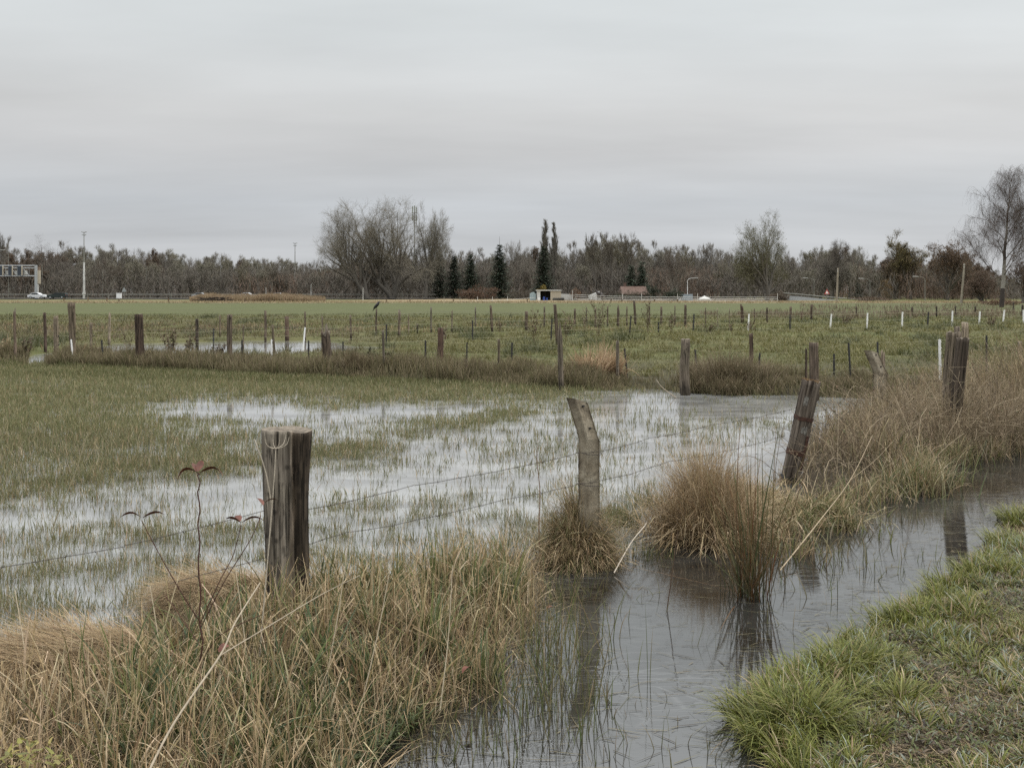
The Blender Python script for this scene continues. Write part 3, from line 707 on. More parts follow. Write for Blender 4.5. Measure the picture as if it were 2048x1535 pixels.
def concrete_post(px, foot, top, knee, w, D, topoff, rz, lab, seed, slender=1.0):
    p = np.array([(px-CX)/F*D, D, 0.0]); u = D/F
    zt, zk = EYE - (top-HY)*u, EYE - (knee-HY)*u
    h = w*u/2/ (abs(math.cos(rz)) + abs(math.sin(rz))*.9)
    path = [(0, 0, -.25, 0)]; g = np.random.default_rng(seed)
    for k in range(1, 15): path.append((g.normal(0, .0006), g.normal(0, .0006), -.25 + (zk+.25)*k/14, 0))
    path[-1] = (0.0, 0, zk, -.18)
    tx = topoff*u
    for k in range(1, 9): path.append((tx*k/8, abs(tx)*.15*k/8, zk + (zt-zk)*k/8, -.30))
    V, Fc = sweep_square(path, h*slender, rz, .14)
    me = bpy.data.meshes.new('concrete_post'); me.from_pydata(V, [], Fc)
    bm = bmesh.new(); bm.from_mesh(me); bmesh.ops.recalc_face_normals(bm, faces=bm.faces)
    bmesh.ops.subdivide_edges(bm, edges=bm.edges, cuts=2, use_grid_fill=True)
    for v in bm.verts:                                   # chipped, worn surface
        nn = fbm(np.array(v.co.x*60 + seed), np.array(v.co.z*40 + v.co.y*50), 3) - .5
        v.co += v.normal * float(nn) * h * .16 if v.normal.length else Vector((0, 0, 0))
    bm.to_mesh(me); bm.free()
    o = link('concrete_post', me, M_conc, None, p); tag(o, lab, 'concrete post', 'bent concrete fence posts')
    # black discs put the shade of bolt holes on the camera-facing side
    for f in (.30, .86):
        z = zk + (zt-zk)*f; x = tx*f; y = abs(tx)*.15*f
        nrm = np.array([math.sin(rz), -math.cos(rz), 0])
        c = np.array([x, y, z]) + nrm*h*slender*1.0
        MB().cyl(tuple(c - nrm*.01), tuple(c + nrm*.0035), h*.13, seg=12).build('hole_shade_disc', M_black, o)
    return o, p
cp, cpp = concrete_post(1178, 1125, 800, 878, 43, 6.3, -24, R(32), 'bent grey concrete fence post on its straw tussock, nearer of the two', 5)
cp2, cp2p = concrete_post(1760, 850, 703, 745, 27, 13.2, -17, R(24), 'bent grey concrete fence post in the dead weeds, farther of the two', 9)

# near round post with its sawn top
def hero_post():
    D = 4.9; u = D/F; X0 = (573-CX)*u
    g = np.random.default_rng(4); seg = 72; rings = 70
    zt = EYE - (857-HY)*u; zb = -.15
    a = np.arange(seg)/seg*2*math.pi - math.pi/2       # start facing the camera
    V = []
    for i in range(rings):
        t = i/(rings-1); z = zb + (zt-zb)*t
        hw = (41 + 4*t + 5*max(0, t-.75)*2)*u
        r = np.full(seg, hw)
        ang = (a + math.pi/2 + math.pi) % (2*math.pi) - math.pi      # 0 towards the camera, + to the right
        # flat weathered face on the left, split tongue and dark hollow at the right
        r = r*(1 - .10*np.exp(-((ang+.35)/.5)**2))
        r = r*(1 - .22*np.exp(-((ang-.62 - .05*math.sin(z*4))/.10)**2)*(.6+.4*t))
        r = r*(1 - .13*np.exp(-((ang-.30)/.05)**2)) * (1 + .05*np.exp(-((ang-.46)/.08)**2))
        r = r*(1 + (.06 + .16*sstep(.55, 1, t))*np.exp(-((ang-1.25)/.35)**2))
        cracks = (vnoise(ang*22 + 3, z*1.6) - .5)*.05 + (vnoise(ang*60, z*3.5+9) - .5)*.035
        r = r*(1 + cracks)
        ox = (4*(1-t) - 2)*u + .004*math.sin(z*6)
        if i == rings-1: r = r*.985
        z_ = np.full(seg, z) + (t > .97)*( -.012*np.exp(-((ang-.9)/.4)**2) + .004*(vnoise(ang*9, 2)-.5))
        V.append(np.stack([r*np.sin(ang) + ox, -r*np.cos(ang)*.92, z_], 1))
    V = np.array(V); n = rings*seg; idx = np.arange(n).reshape(rings, seg); j = np.roll(np.arange(seg), -1)
    q = np.stack([idx[:-1], idx[:-1][:, j], idx[1:][:, j], idx[1:]], -1).reshape(-1, 4)
    Vf = V.reshape(-1, 3); faces = [tuple(f) for f in q.tolist()]
    # sawn end: rings of faces sunk very slightly to the heart
    last = idx[-1]; ce = V[-1].mean(0); extra = []
    for k, f in enumerate((.8, .5, .2)):
        rr = ce + (V[-1]-ce)*f; rr[:, 2] = ce[2] + .002*np.sin(np.arange(seg)*.9 + k) - .003*k; extra.append(rr)
    Vf = np.vstack([Vf] + extra + [ce[None]]); cur = last
    for k in range(3):
        nx = n + k*seg + np.arange(seg); faces += [tuple(int(v) for v in f) for f in np.stack([cur, cur[j], nx[j], nx], -1)]; cur = nx
    faces += [(int(cur[i]), int(cur[j[i]]), n + 3*seg) for i in range(seg)]
    me = bpy.data.meshes.new('fence_post'); me.from_pydata([tuple(v) for v in Vf.tolist()], [], faces)
    for i, pl in enumerate(me.polygons):
        pl.use_smooth = True
        if i >= len(q): pl.material_index = 1; pl.use_smooth = False
    # upright stripes: the split side darker and browner, the tongue lighter
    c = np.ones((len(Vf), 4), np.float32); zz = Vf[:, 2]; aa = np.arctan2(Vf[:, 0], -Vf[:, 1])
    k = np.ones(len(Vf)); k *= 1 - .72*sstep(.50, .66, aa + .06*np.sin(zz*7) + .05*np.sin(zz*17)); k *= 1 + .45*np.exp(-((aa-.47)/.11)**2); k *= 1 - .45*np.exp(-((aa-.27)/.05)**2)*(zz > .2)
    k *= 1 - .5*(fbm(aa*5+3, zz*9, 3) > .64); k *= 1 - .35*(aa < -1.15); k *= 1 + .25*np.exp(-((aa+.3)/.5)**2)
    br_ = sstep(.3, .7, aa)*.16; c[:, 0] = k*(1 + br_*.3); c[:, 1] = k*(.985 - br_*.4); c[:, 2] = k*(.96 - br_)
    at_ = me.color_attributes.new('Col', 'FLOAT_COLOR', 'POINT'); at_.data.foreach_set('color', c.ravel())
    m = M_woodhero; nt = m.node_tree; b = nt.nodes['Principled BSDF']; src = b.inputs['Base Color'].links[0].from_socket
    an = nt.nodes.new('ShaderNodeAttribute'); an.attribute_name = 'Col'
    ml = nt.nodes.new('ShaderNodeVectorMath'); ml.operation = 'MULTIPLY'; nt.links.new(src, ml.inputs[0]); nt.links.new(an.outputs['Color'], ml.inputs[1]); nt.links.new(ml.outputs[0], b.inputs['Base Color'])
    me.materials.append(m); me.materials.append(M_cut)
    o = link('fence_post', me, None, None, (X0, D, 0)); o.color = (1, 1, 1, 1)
    tag(o, 'thick split grey wooden post with a sawn top, closest of all, in the front grass', 'fence post', 'old wooden fence posts'); return o
hero_post()

def box_post(name, x0, y0, x1, y1, w, D, mat, lab, cat, tint=(1, 1, 1), depth=.8, rz=.3, seed=1, group='old wooden fence posts', topz=0, dy=0):
    """squared post from foot pixel (x0,y0) to top pixel (x1,y1)"""
    a = up(x0, y0, D); b = up(x1, y1, D + dy); a0 = a.copy()
    L = np.linalg.norm(b - a); g = np.random.default_rng(seed)
    seg = 32; rings = 34; an = np.arange(seg)/seg*2*math.pi; u = D/F
    base = 1/np.power(np.abs(np.cos(an))**6 + np.abs(np.sin(an))**6, 1/6)
    zz = np.linspace(-.3, L, rings); V = []
    hw = w*u/2/(abs(math.cos(rz)) + depth*abs(math.sin(rz)))*1.05
    for z in zz:
        r = hw*base*(1 + .09*(vnoise(an*4+seed, z*3)-.5) + .06*(vnoise(an*14, z*5+seed)-.5))
        x = r*np.cos(an); y = r*np.sin(an)*depth
        V.append(np.stack([x*math.cos(rz) - y*math.sin(rz), x*math.sin(rz) + y*math.cos(rz), np.full(seg, z)], 1))
    V = np.array(V); V[-1, :, 2] += .03*(vnoise(an*2.2+seed, 5)-.5) + topz*V[-1, :, 0]/hw*.02
    n = rings*seg; idx = np.arange(n).reshape(rings, seg); j = np.roll(np.arange(seg), -1)
    q = np.stack([idx[:-1], idx[:-1][:, j], idx[1:][:, j], idx[1:]], -1).reshape(-1, 4)
    me = bpy.data.meshes.new(name); me.from_pydata([tuple(v) for v in V.reshape(-1, 3).tolist()] + [tuple(V[-1].mean(0) - [0, 0, .006])], [], [tuple(f) for f in q.tolist()] + [(int(idx[-1, i]), int(idx[-1, j[i]]), n) for i in range(seg)])
    for i, pl in enumerate(me.polygons):
        pl.use_smooth = i < len(q)
        if i >= len(q): pl.material_index = 1
    me.materials.append(mat); me.materials.append(M_cut)
    o = link(name, me, None, None, a0); o.color = (*tint, 1)
    o.rotation_mode = 'QUATERNION'; d = Vector(b - a).normalized(); o.rotation_quaternion = d.to_track_quat('Z', 'Y') if False else Vector((0, 0, 1)).rotation_difference(d)
    tag(o, lab, cat, group); return o, L, hw
M_strapwood = wood_mat('dark_strapped_wood', (.030, .022, .018), (.21, .19, .165), .1, .3)
lp, LL, lhw = box_post('fence_post', 1573, 990, 1623, 762, 36, 8.9, M_strapwood, 'leaning dark post bound with rusty straps, a frayed cut on its top', 'fence post', (.85, .78, .72), .8, .25, 3, dy=-.05)
M_rust = plain('rust', (.060, .028, .018), .9, .1, var=.45, scale=40, bump=.4)
M_chalk = plain('pale_paint_remnant', (.17, .16, .14), .9, var=.6, scale=45)
def ring_on(o, z, h, hw, mat, name, a0=0, a1=2*math.pi, grow=1.05, depth=.8, rz=.25, wob=.02):
    n = 28; V = []; Fc = []
    for k in range(n+1):
        an = a0 + (a1-a0)*k/n; b = 1/(abs(math.cos(an))**6 + abs(math.sin(an))**6)**(1/6)*hw*grow
        x, y = b*math.cos(an), b*math.sin(an)*depth; dz = wob*(float(vnoise(k*.7, z*10))-.5)
        X, Y = x*math.cos(rz) - y*math.sin(rz), x*math.sin(rz) + y*math.cos(rz)
        V += [(X, Y, z + dz), (X, Y, z + h + dz*.5), (X*.96, Y*.96, z + h + dz*.5), (X*.96, Y*.96, z + dz)]
    for k in range(n):
        for i in range(4): Fc.append((k*4+i, (k+1)*4+i, (k+1)*4+(i+1) % 4, k*4+(i+1) % 4))
    me = bpy.data.meshes.new(name); me.from_pydata(V, [], Fc); return link(name, me, mat, o)
ring_on(lp, LL*.665, .03, lhw, M_rust, 'rusty_strap'); ring_on(lp, LL*.36, .045, lhw, M_rust, 'rusty_strap')
ring_on(lp, LL*.15, .02, lhw, M_black, 'rubber_band')
ring_on(lp, LL*.56, .05, lhw, M_chalk, 'paint_patch', -2.0, -1.25, 1.02, wob=.05); ring_on(lp, LL*.80, .07, lhw, M_chalk, 'paint_patch', -2.35, -1.9, 1.02, wob=.05)
ring_on(lp, LL*.24, .30, lhw, M_rust, 'rusty_plate', -1.15, -.1, 1.03, wob=.06)
fr = Seg(3)
for k in range(260):
    an = rnd.uniform(0, 6.28); r_ = lhw*rnd.uniform(.7, 1.02); x, y = r_*math.cos(an), r_*math.sin(an)*.8
    a = np.array([x, y, LL + .0]); fr.add(a, a + np.array([rnd.uniform(-.02, .02), rnd.uniform(-.02, .02), rnd.uniform(.0, .02)]), .0022, .001, (.2, .13, .07))
link('frayed_top', fr.mesh('frayed_top'), M_bark, lp)
bp1, _, _ = box_post('fence_post', 1893, 880, 1908, 664, 27, 10.9, M_wood, 'big grey squared post, taller left one of the pair on the right', 'fence post', (1.15, 1.08, 1.0), .7, .1, 21)
bp2, _, _ = box_post('fence_post', 1905, 885, 1926, 676, 22, 10.6, M_wood, 'dark slanting post, right one of the big pair on the right', 'fence post', (.42, .38, .36), .8, .15, 22)

# barbed wire
def barbed(lab, P, slack=.03, r=.0011):
    P = [np.array(p, float) for p in P]; o0 = P[0].copy(); root = empty('barbed_wire', o0)
    s = Seg(4); bb = Seg(3); acc = 0
    for a, b in zip(P[:-1], P[1:]):
        n = max(3, int(np.linalg.norm(b-a)/.12)); pts = []
        for k in range(n+1):
            t = k/n; q = a + (b-a)*t; q = q - [0, 0, slack*4*t*(1-t)*np.linalg.norm(b-a)*.3] + rng.normal(0, .002, 3); pts.append(q - o0)
        s.poly(pts, r*.8); s.poly([p_ + [0, 0, .0025] for p_ in pts], r*.6)
        for q in pts[1:-1]:
            for _ in range(2):
                d = rng.normal(0, 1, 3); d /= np.linalg.norm(d); bb.add(q - d*.012, q + d*.012, .0014, .0008)
    link('wire_strand', s.mesh('wire_strand'), M_rusty, root); tag(link('barbs', bb.mesh('barbs'), M_rusty, root), kind='stuff')
    tag(root, lab, 'barbed wire', 'rusty barbed wire strands')
barbed('upper rusty barbed wire from the near split post to the leaning post',
       [up(-60, 1142, 4.2), up(250, 1092, 4.5), up(530, 1020, 4.85), up(612, 1020, 4.87), up(830, 970, 5.35), up(1005, 940, 5.65), up(1158, 905, 6.23), up(1200, 903, 6.25), up(1300, 876, 6.6), up(1420, 850, 7.5), up(1592, 815, 8.75)])
barbed('lower rusty barbed wire between the near split post and the leaning post',
       [up(340, 1165, 4.5), up(545, 1110, 4.85), up(690, 1065, 5.05), up(830, 1040, 5.35), up(1005, 1000, 5.65), up(1154, 968, 6.23), up(1197, 963, 6.25), up(1340, 922, 6.9), up(1570, 870, 8.8)])
barbed('slack barbed wire from the leaning post to the farther concrete post',
       [up(1612, 835, 8.95), up(1665, 850, 10), up(1740, 775, 13.1), up(1880, 760, 12), up(1915, 750, 11)])
for (x, z, d) in ((0, 905, 6.23), (0, 967, 6.23)):      # tie wires bound round the near concrete post
    zc_ = EYE - (z-HY)/F*6.3; s = Seg(4); hh = .061
    pts = [np.array([math.cos(t)*hh*1.02*(1/max(abs(math.cos(t-R(28))), abs(math.sin(t-R(28))))), math.sin(t)*hh*(1/max(abs(math.cos(t-R(28))), abs(math.sin(t-R(28))))), zc_ + .006*math.sin(t*2)]) for t in np.linspace(0, 2*math.pi, 33)]
    s.poly(pts, .002); link('tie_wire', s.mesh('tie_wire'), M_rusty, cp)

# ------------------------------------------------------------------ ground cover and tussocks
STRAW = [(.43, .325, .19), (.50, .395, .25), (.33, .24, .13), (.27, .19, .10), (.56, .455, .31)]
TANP = [(.30, .22, .13), (.36, .27, .165), (.22, .155, .09), (.17, .12, .07)]
BROWN = [(.13, .10, .066), (.17, .13, .09), (.10, .08, .052), (.22, .175, .125)]
GREEN = [(.115, .135, .045), (.09, .115, .04), (.15, .165, .06), (.075, .10, .045), (.19, .18, .075)]
LUSH = [(.150, .172, .032), (.115, .138, .026), (.195, .21, .042), (.085, .10, .024), (.24, .22, .07)]
OLIVE = [(.12, .125, .052), (.14, .14, .062), (.10, .105, .048), (.16, .15, .075), (.19, .175, .09)]
BLUEG = [(.07, .10, .06), (.085, .12, .07)]

def zs(q): return height(q[:, 0], q[:, 1])
def B3(q, z=None): return np.column_stack([q, zs(q) if z is None else z])

def field_blades():
    """young cereal grass standing in the flood"""
    rb = Rib()
    n = 900000
    # sample by distance so that near and far ground gets a fitting number of blades
    y = rng.uniform(4.6**.9, 24**.9, n)**(1/.9); x = (rng.uniform(-.62, .62, n)) * y
    px, py = pxy(x, y)
    s_nb = sdist(x, y, NB); s_bk = sdist(x, y, BANK)
    edge = np.interp(px, [-400, 0, 400, 700, 1050, 1200, 1400, 1640], [2200, 1400, 1260, 1220, 1110, 1050, 930, 850])
    keep = (s_nb < .1) & (s_bk < .05) & (py < edge)
    x, y, px, py = x[keep], y[keep], px[keep], py[keep]
    # open-water wedge between the thick upper-left stand and the thin stubble in front
    line1 = np.interp(px, [-300, 0, 180, 330, 520, 640, 780, 900, 1000, 1100, 1300, 1640], [1040, 1015, 990, 955, 935, 925, 905, 868, 838, 806, 790, 780])
    up_ = sstep(22, -22, py - line1 - 46*(fbm(x*1.1, y*1.1)-.5))
    d = up_*1.0
    def blob(cx, cy, rx, ry, a): return a*np.exp(-(((px-cx)/rx)**2 + ((py-cy)/ry)**2))
    gaps = blob(560, 800, 90, 8, .5) + blob(700, 880, 120, 10, .5) + blob(1000, 800, 120, 10, .6) + blob(480, 824, 160, 24, .95) + blob(380, 812, 70, 10, .6) + blob(640, 842, 120, 14, .6) + blob(780, 826, 130, 13, 1.0) + blob(620, 872, 60, 12, .4) + blob(90, 925, 90, 16, .55) + blob(40, 960, 60, 14, .4) + blob(900, 815, 120, 12, .8) + blob(330, 905, 90, 9, .25)
    d = d * np.clip(1 - gaps*(.55 + .9*fbm(x*1.6+3, y*2.2)), .06, 1)
    d = d*(1 - .5*np.exp(-(((px-640)/330)**2 + ((py-862)/38)**2)))
    near = sstep(960, 1080, py) * .24 * (1 - sstep(500, 1100, px)*.45)
    right = sstep(-10, 30, py - line1) * np.clip(.25 - .08*sstep(1000, 1300, px), 0, 1)
    wedge = np.exp(-((py - line1 - 45)/26)**2) * sstep(1100, 500, px)
    d = d + near + right*(1-.35*wedge)*.9 + blob(150, 1110, 330, 60, .10) + blob(340, 1070, 160, 40, .10)
    d = d * (1 - .40*wedge)
    d = d*(1 - .85*sstep(1100, 1250, px)*sstep(860, 800, py)*sstep(775, 790, py))
    cl = sstep(.34, .62, fbm(x*6, y*6, 2))*.95 + .12; cl2 = sstep(.25, .7, fbm(x*1.5+40, y*3.5, 3))*1.5 + .1
    mixd = np.clip(d, 0, 1)
    spk = sstep(.30, .52, fbm(x*3.1+60, y*5.5, 3)); prob = d * (cl*cl2*(1-mixd**2) + mixd**2*(.18 + .55*cl + .35*spk)*(.35 + .65*spk))
    prob *= np.where(y > 13, .85, 1.0)
    k = rng.random(len(x)) < prob
    q = np.column_stack([x[k], y[k]]); yy = q[:, 1]; pyk = py[k]; m = len(q)
    L = rng.uniform(.045, .13, m)*np.where(mixd[k] > .6, 1.2, .95); wd = rng.uniform(.0028, .0055, m)*np.clip(yy/6.5, 1, 2.6)
    c = pick(OLIVE, m, .25); dry = rng.random(m) < .17; c[dry] = pick(STRAW, dry.sum(), .2)*.75
    c = np.where((yy > 12)[:, None], c*.8 + np.array([.13, .135, .055])*.28, c)
    kink = rng.random(m) < .25
    tl = np.abs(rng.normal(0, .22, m)); tl[kink] += .5
    rb.blades(B3(q, np.maximum(zs(q), -.02)), L, wd, rng.uniform(0, 6.28, m), tl, rng.uniform(0, .7, m), c*.95, c*1.15, K=2)
    print('field blades', m)
    tag(link('flooded_grass', rb.mesh('flooded_grass'), M_blade), 'young green grass standing in the flooded field', 'grass', kind='stuff')
field_blades()

def upper_field():
    """thick grass on the slightly raised strip before the ditch, and the meadow behind it"""
    rb = Rib()
    q = sample_poly(np.array([[-16, 17.2], [2.2, 17.2], [1.6, 20.5], [-16, 24.5]]), 90000)
    f = sdist(q[:, 0], q[:, 1], FIELD_UP); nb = sdist(q[:, 0], q[:, 1], NB)
    q = q[(f > -.1 + .5*rng.random(len(q))) & (nb < .3)]; m = len(q)
    c = pick([(.10, .108, .038), (.118, .12, .045), (.085, .095, .034), (.14, .13, .06)], m, .2)
    rb.blades(B3(q), rng.uniform(.05, .14, m), rng.uniform(.007, .014, m), rng.uniform(0, 6.28, m), rng.uniform(0, .5, m), rng.uniform(0, .8, m), c*.9, c*1.1, K=2)
    # meadow behind the ditch
    n = 420000
    y = 19*(np.exp(rng.random(n)*math.log(75/19))); x = rng.uniform(-.62, .62, n)*y
    k = (sdist(x, y, NB) > .6) & (height(x, y) > .02); x, y = x[k], y[k]
    lush = sstep(.38, .62, fbm(x*.45+3, y*.22)); t2 = fbm(x*1.9, y*1.1)
    k = rng.random(len(x)) < .22 + .78*sstep(.42, .62, t2); x, y, lush, t2 = x[k], y[k], lush[k], t2[k]; m = len(x)
    farm = sstep(62, 70, y + .06*x)
    a = pick([(.150, .140, .050), (.122, .12, .042), (.185, .168, .07)], m, .25); b = pick([(.16, .14, .08), (.13, .115, .06)], m, .2)
    right = sstep(-6, 3, x/np.maximum(y, 1)*30)
    g = np.clip(.45 + .55*lush*.5 + .5*right, 0, 1)[:, None]; c = a*g + b*(1-g)
    dk = sstep(.58, .68, fbm(x*.8+20, y*.45))[:, None]*(1-farm[:, None]); c = c*(1-dk*.62) + np.array([.035, .05, .02])*dk*.62
    c = c*(1-farm[:, None]*.5) + np.array([.098, .108, .045])*farm[:, None]*.5
    L = rng.uniform(.04, .12, m)*(1 + 1.4*sstep(.52, .72, t2)*(1-farm))*(1 + .8*dk[:, 0])*(1-.35*farm)
    rb.blades(B3(np.column_stack([x, y])), L, rng.uniform(.010, .02, m)*np.clip(y/26, .7, 2.6), rng.uniform(0, 6.28, m), rng.uniform(.1, .9, m), rng.uniform(.2, 1.2, m), c*.9, c*1.12, K=2)
    tag(link('meadow_grass', rb.mesh('meadow_grass'), M_blade), 'short tufty meadow grass behind the ditch', 'grass', kind='stuff')
upper_field()

def ditch_sedge():
    rb = Rib()
    line = np.array([at(px, py)[:2] for px, py in [(-400, 722), (-60, 726), (0, 730), (277, 741), (560, 755), (880, 767), (1120, 777), (1370, 785), (1630, 792), (1850, 800), (2100, 806)]])
    segl = np.linalg.norm(np.diff(line, axis=0), axis=1); cum = np.concatenate([[0], np.cumsum(segl)])
    def along(n):
        s = rng.uniform(0, cum[-1], n); x = np.interp(s, cum, line[:, 0]); y = np.interp(s, cum, line[:, 1]); return x, y
    n = 110000
    x, y = along(n); y = y + rng.uniform(-.15, 1.7, n)**1.0; px, py = pxy(x, y - .0)
    dens = .12 + 1.0*sstep(.3, .7, fbm(x*.9, y*.9+7)); lp_ = px
    dens *= np.where((lp_ > 55) & (lp_ < 92), .0, 1)
    dens *= 1 - .7*sstep(1240, 1270, lp_)*sstep(1400, 1385, lp_)*(y > 0)
    k = rng.random(n) < dens; x, y = x[k], y[k]; m = len(x); px = lp_[k]
    hh = .07 + .24*fbm(x*.7+5, y*.7) + .16*sstep(.45, .7, fbm(x*1.7, y*1.7))
    hh = hh*np.interp(px, [-200, 0, 400, 900, 1230, 1260, 1390, 1450, 1520, 1700, 2000], [1.25, 1.2, 1.15, 1.15, 1.0, .5, .55, 1.1, 1.05, .9, 1])
    c0 = pick([(.12, .12, .055), (.14, .13, .065), (.10, .09, .05), (.17, .145, .085)], m, .2); c1 = pick([(.20, .16, .10), (.17, .14, .085), (.28, .225, .145), (.16, .15, .07), (.15, .125, .08)], m, .25)
    rb.blades(B3(np.column_stack([x, y])), hh*rng.uniform(.5, 1.1, m), rng.uniform(.008, .018, m), rng.uniform(0, 6.28, m), np.abs(rng.normal(0, .2, m)), rng.uniform(0, .7, m), c0, c1, K=3)
    # thin patchy dead herbs between the fences further back (left half), low brown hedge bank (right)
    for (x0, x1, y0, y1, cnt, h_, pal) in [(0, 720, 655, 712, 6500, .26, BROWN), (0, 1400, 652, 672, 5000, .2, TANP), (1400, 2048, 628, 642, 7000, .45, BROWN), (1600, 2048, 612, 640, 5000, .5, BROWN), (0, 200, 690, 730, 4000, .45, TANP)]:
        yy = rng.uniform(at(0, y1)[1], at(0, y0)[1], cnt); pxx = rng.uniform(x0, x1, cnt); xx = (pxx-CX)/F*yy
        kk = (rng.random(cnt) < sstep(.45, .62, fbm(xx*.6+11, yy*.35))) & ((height(xx, yy) > .03) | (rng.random(cnt) < .05)); xx, yy = xx[kk], yy[kk]; mm = len(xx)
        if mm == 0: continue
        c = pick(pal, mm, .2)
        rb.blades(B3(np.column_stack([xx, yy])), h_*rng.uniform(.4, 1.1, mm), rng.uniform(.010, .02, mm)*np.clip(yy/30, 1, 3), rng.uniform(0, 6.28, mm), np.abs(rng.normal(0, .3, mm)), rng.uniform(0, .9, mm), c, c*1.2, K=2)
    tag(link('ditch_sedge', rb.mesh('ditch_sedge'), M_dry), 'brown-green sedge and dead herbs along the ditch', 'sedge', kind='stuff')
ditch_sedge()

def clump(name, lab, cat, px, py, rad, hgt, n, pal0, pal1, wd=(.003, .008), spread=.9, curve=(.3, 1.4), K=4, group=None, base_r=.6, z=None, mat=None, drop=0, lean=0, lphi=0, fallen=.15):
    c = ground_at(px, py) if z is None else at(px, py, z)
    rb = Rib(); R_ = rad*base_r
    ns = max(5, int(n/70)); sa = rng.uniform(0, 6.28, ns); sr = R_*np.sqrt(rng.random(ns))
    scx, scy = sr*np.cos(sa), sr*np.sin(sa); sphi = sa + rng.normal(0, .9, ns); stil = np.clip(spread*(sr/R_)*.55*rng.uniform(.3, 1.5, ns), 0, 1.35); sh = rng.uniform(.55, 1.15, ns)*(1 - .35*(sr/R_)**2); scv = rng.uniform(*curve, ns)
    g_ = rng.integers(0, ns, n); jt = .09 if fallen > .05 else .5; x = c[0] + scx[g_] + rng.normal(0, R_*jt, n); y = c[1] + scy[g_] + rng.normal(0, R_*jt, n); q = np.column_stack([x, y])
    L = hgt*sh[g_]*rng.uniform(.35, 1.2, n); til = stil[g_] + rng.normal(0, .20, n); phi = sphi[g_] + rng.normal(0, .55, n)
    cur = scv[g_]*rng.uniform(.4, 1.4, n); f = rng.random(n) < fallen; til[f] += rng.uniform(.3, 1.2, f.sum()); phi[f] = rng.uniform(0, 6.28, f.sum())
    c0 = pick(pal0, n); c1 = pick(pal1, n)
    P = B3(q); P[:, 2] = np.maximum(P[:, 2], 0) - .01; P -= np.array([c[0], c[1], 0])
    rb.blades(P, L, rng.uniform(*wd, n), phi, til, cur, c0, c1, K=K, zmin=.002, kink=.22 if fallen > .05 else .06)
    o = link(name, rb.mesh(name), mat or M_dry, None, (c[0], c[1], 0)); tag(o, lab, cat, group); return o

GT = 'grass tussocks standing out of the water'
# tussock round the near concrete post
def mound_base(o, rx, ry, h, col=(.10, .075, .045)):
    bm = bmesh.new(); bmesh.ops.create_uvsphere(bm, u_segments=24, v_segments=12, radius=1)
    for v in bm.verts:
        v.co = Vector((v.co.x*rx, v.co.y*ry, v.co.z*h)) * (1 + .2*(float(vnoise(v.co.x*4+9, v.co.y*4+v.co.z*3))-.5))
    me = bpy.data.meshes.new('root_mound'); bm.to_mesh(me); bm.free()
    link('root_mound', me, plain('matted_roots', col, .95, var=.4, scale=30, bump=.8), o)
T1 = clump('grass_tussock', 'straw tussock at the foot of the near bent concrete post', 'tussock', 1156, 1122, .19, .36, 7500, BROWN + TANP + OLIVE, STRAW[:3] + TANP + GREEN[:2], (.002, .005), 1.5, (.8, 2.4), 5, GT, 1.0, fallen=.3)
mound_base(T1, .17, .15, .15)
T2 = clump('grass_tussock', 'large shaggy tan tussock between the concrete post and the leaning post', 'tussock', 1415, 1072, .33, .58, 9500, TANP + BROWN, STRAW + TANP, (.002, .005), .75, (.3, 1.7), 5, GT, .95, fallen=.32)
mound_base(T2, .27, .22, .14)
T3 = clump('grass_tussock', 'lower tan tussock merging into the foot of the leaning post', 'tussock', 1492, 1030, .34, .27, 5000, TANP + BROWN, STRAW + TANP, (.002, .005), .9, (.4, 1.7), 5, GT, .95)
T4 = clump('grass_tussock', 'messy straw and green tussock right below the leaning strapped post', 'tussock', 1600, 1040, .40, .26, 3500, BROWN + GREEN, STRAW + GREEN, (.003, .007), 1.0, (.5, 1.7), 5, GT, .95)
clump('rush_clump', 'upright clump of dark red-green rushes standing alone in the channel', 'rushes', 1500, 1192, .17, 1.0, 150, [(.06, .055, .03), (.10, .045, .02), (.05, .06, .03)], [(.15, .135, .055), (.30, .21, .12), (.10, .11, .045), (.22, .13, .07)], (.004, .0095), .65, (0, .35), 4, None, .5, z=0, fallen=.04)
clump('reed_clump', 'pale dry reed clump on the far ditch bank left of the black leaning stake', 'reeds', 1188, 768, .55, .62, 1500, [(.30, .22, .13), (.24, .17, .10)], [(.52, .38, .25), (.45, .33, .21), (.36, .25, .15)], (.010, .022), .35, (0, 1.5), 5, None, .9)
clump('sedge_mound', 'broad rounded brown sedge mound at the waterline left of the strapped post', 'sedge mound', 1458, 782, .95, .56, 7500, [(.11, .09, .055), (.12, .11, .055)], [(.20, .155, .10), (.16, .135, .08), (.27, .215, .145)], (.006, .014), .7, (.1, .9), 4, 'sedge mounds by the ditch', .75)
clump('sedge_mound', 'small rounded sedge mound right of the jagged stump', 'sedge mound', 712, 745, .42, .46, 2500, [(.085, .07, .04)], [(.17, .13, .085), (.13, .10, .06)], (.006, .014), .9, (.3, 1.3), 4, 'sedge mounds by the ditch', .7)

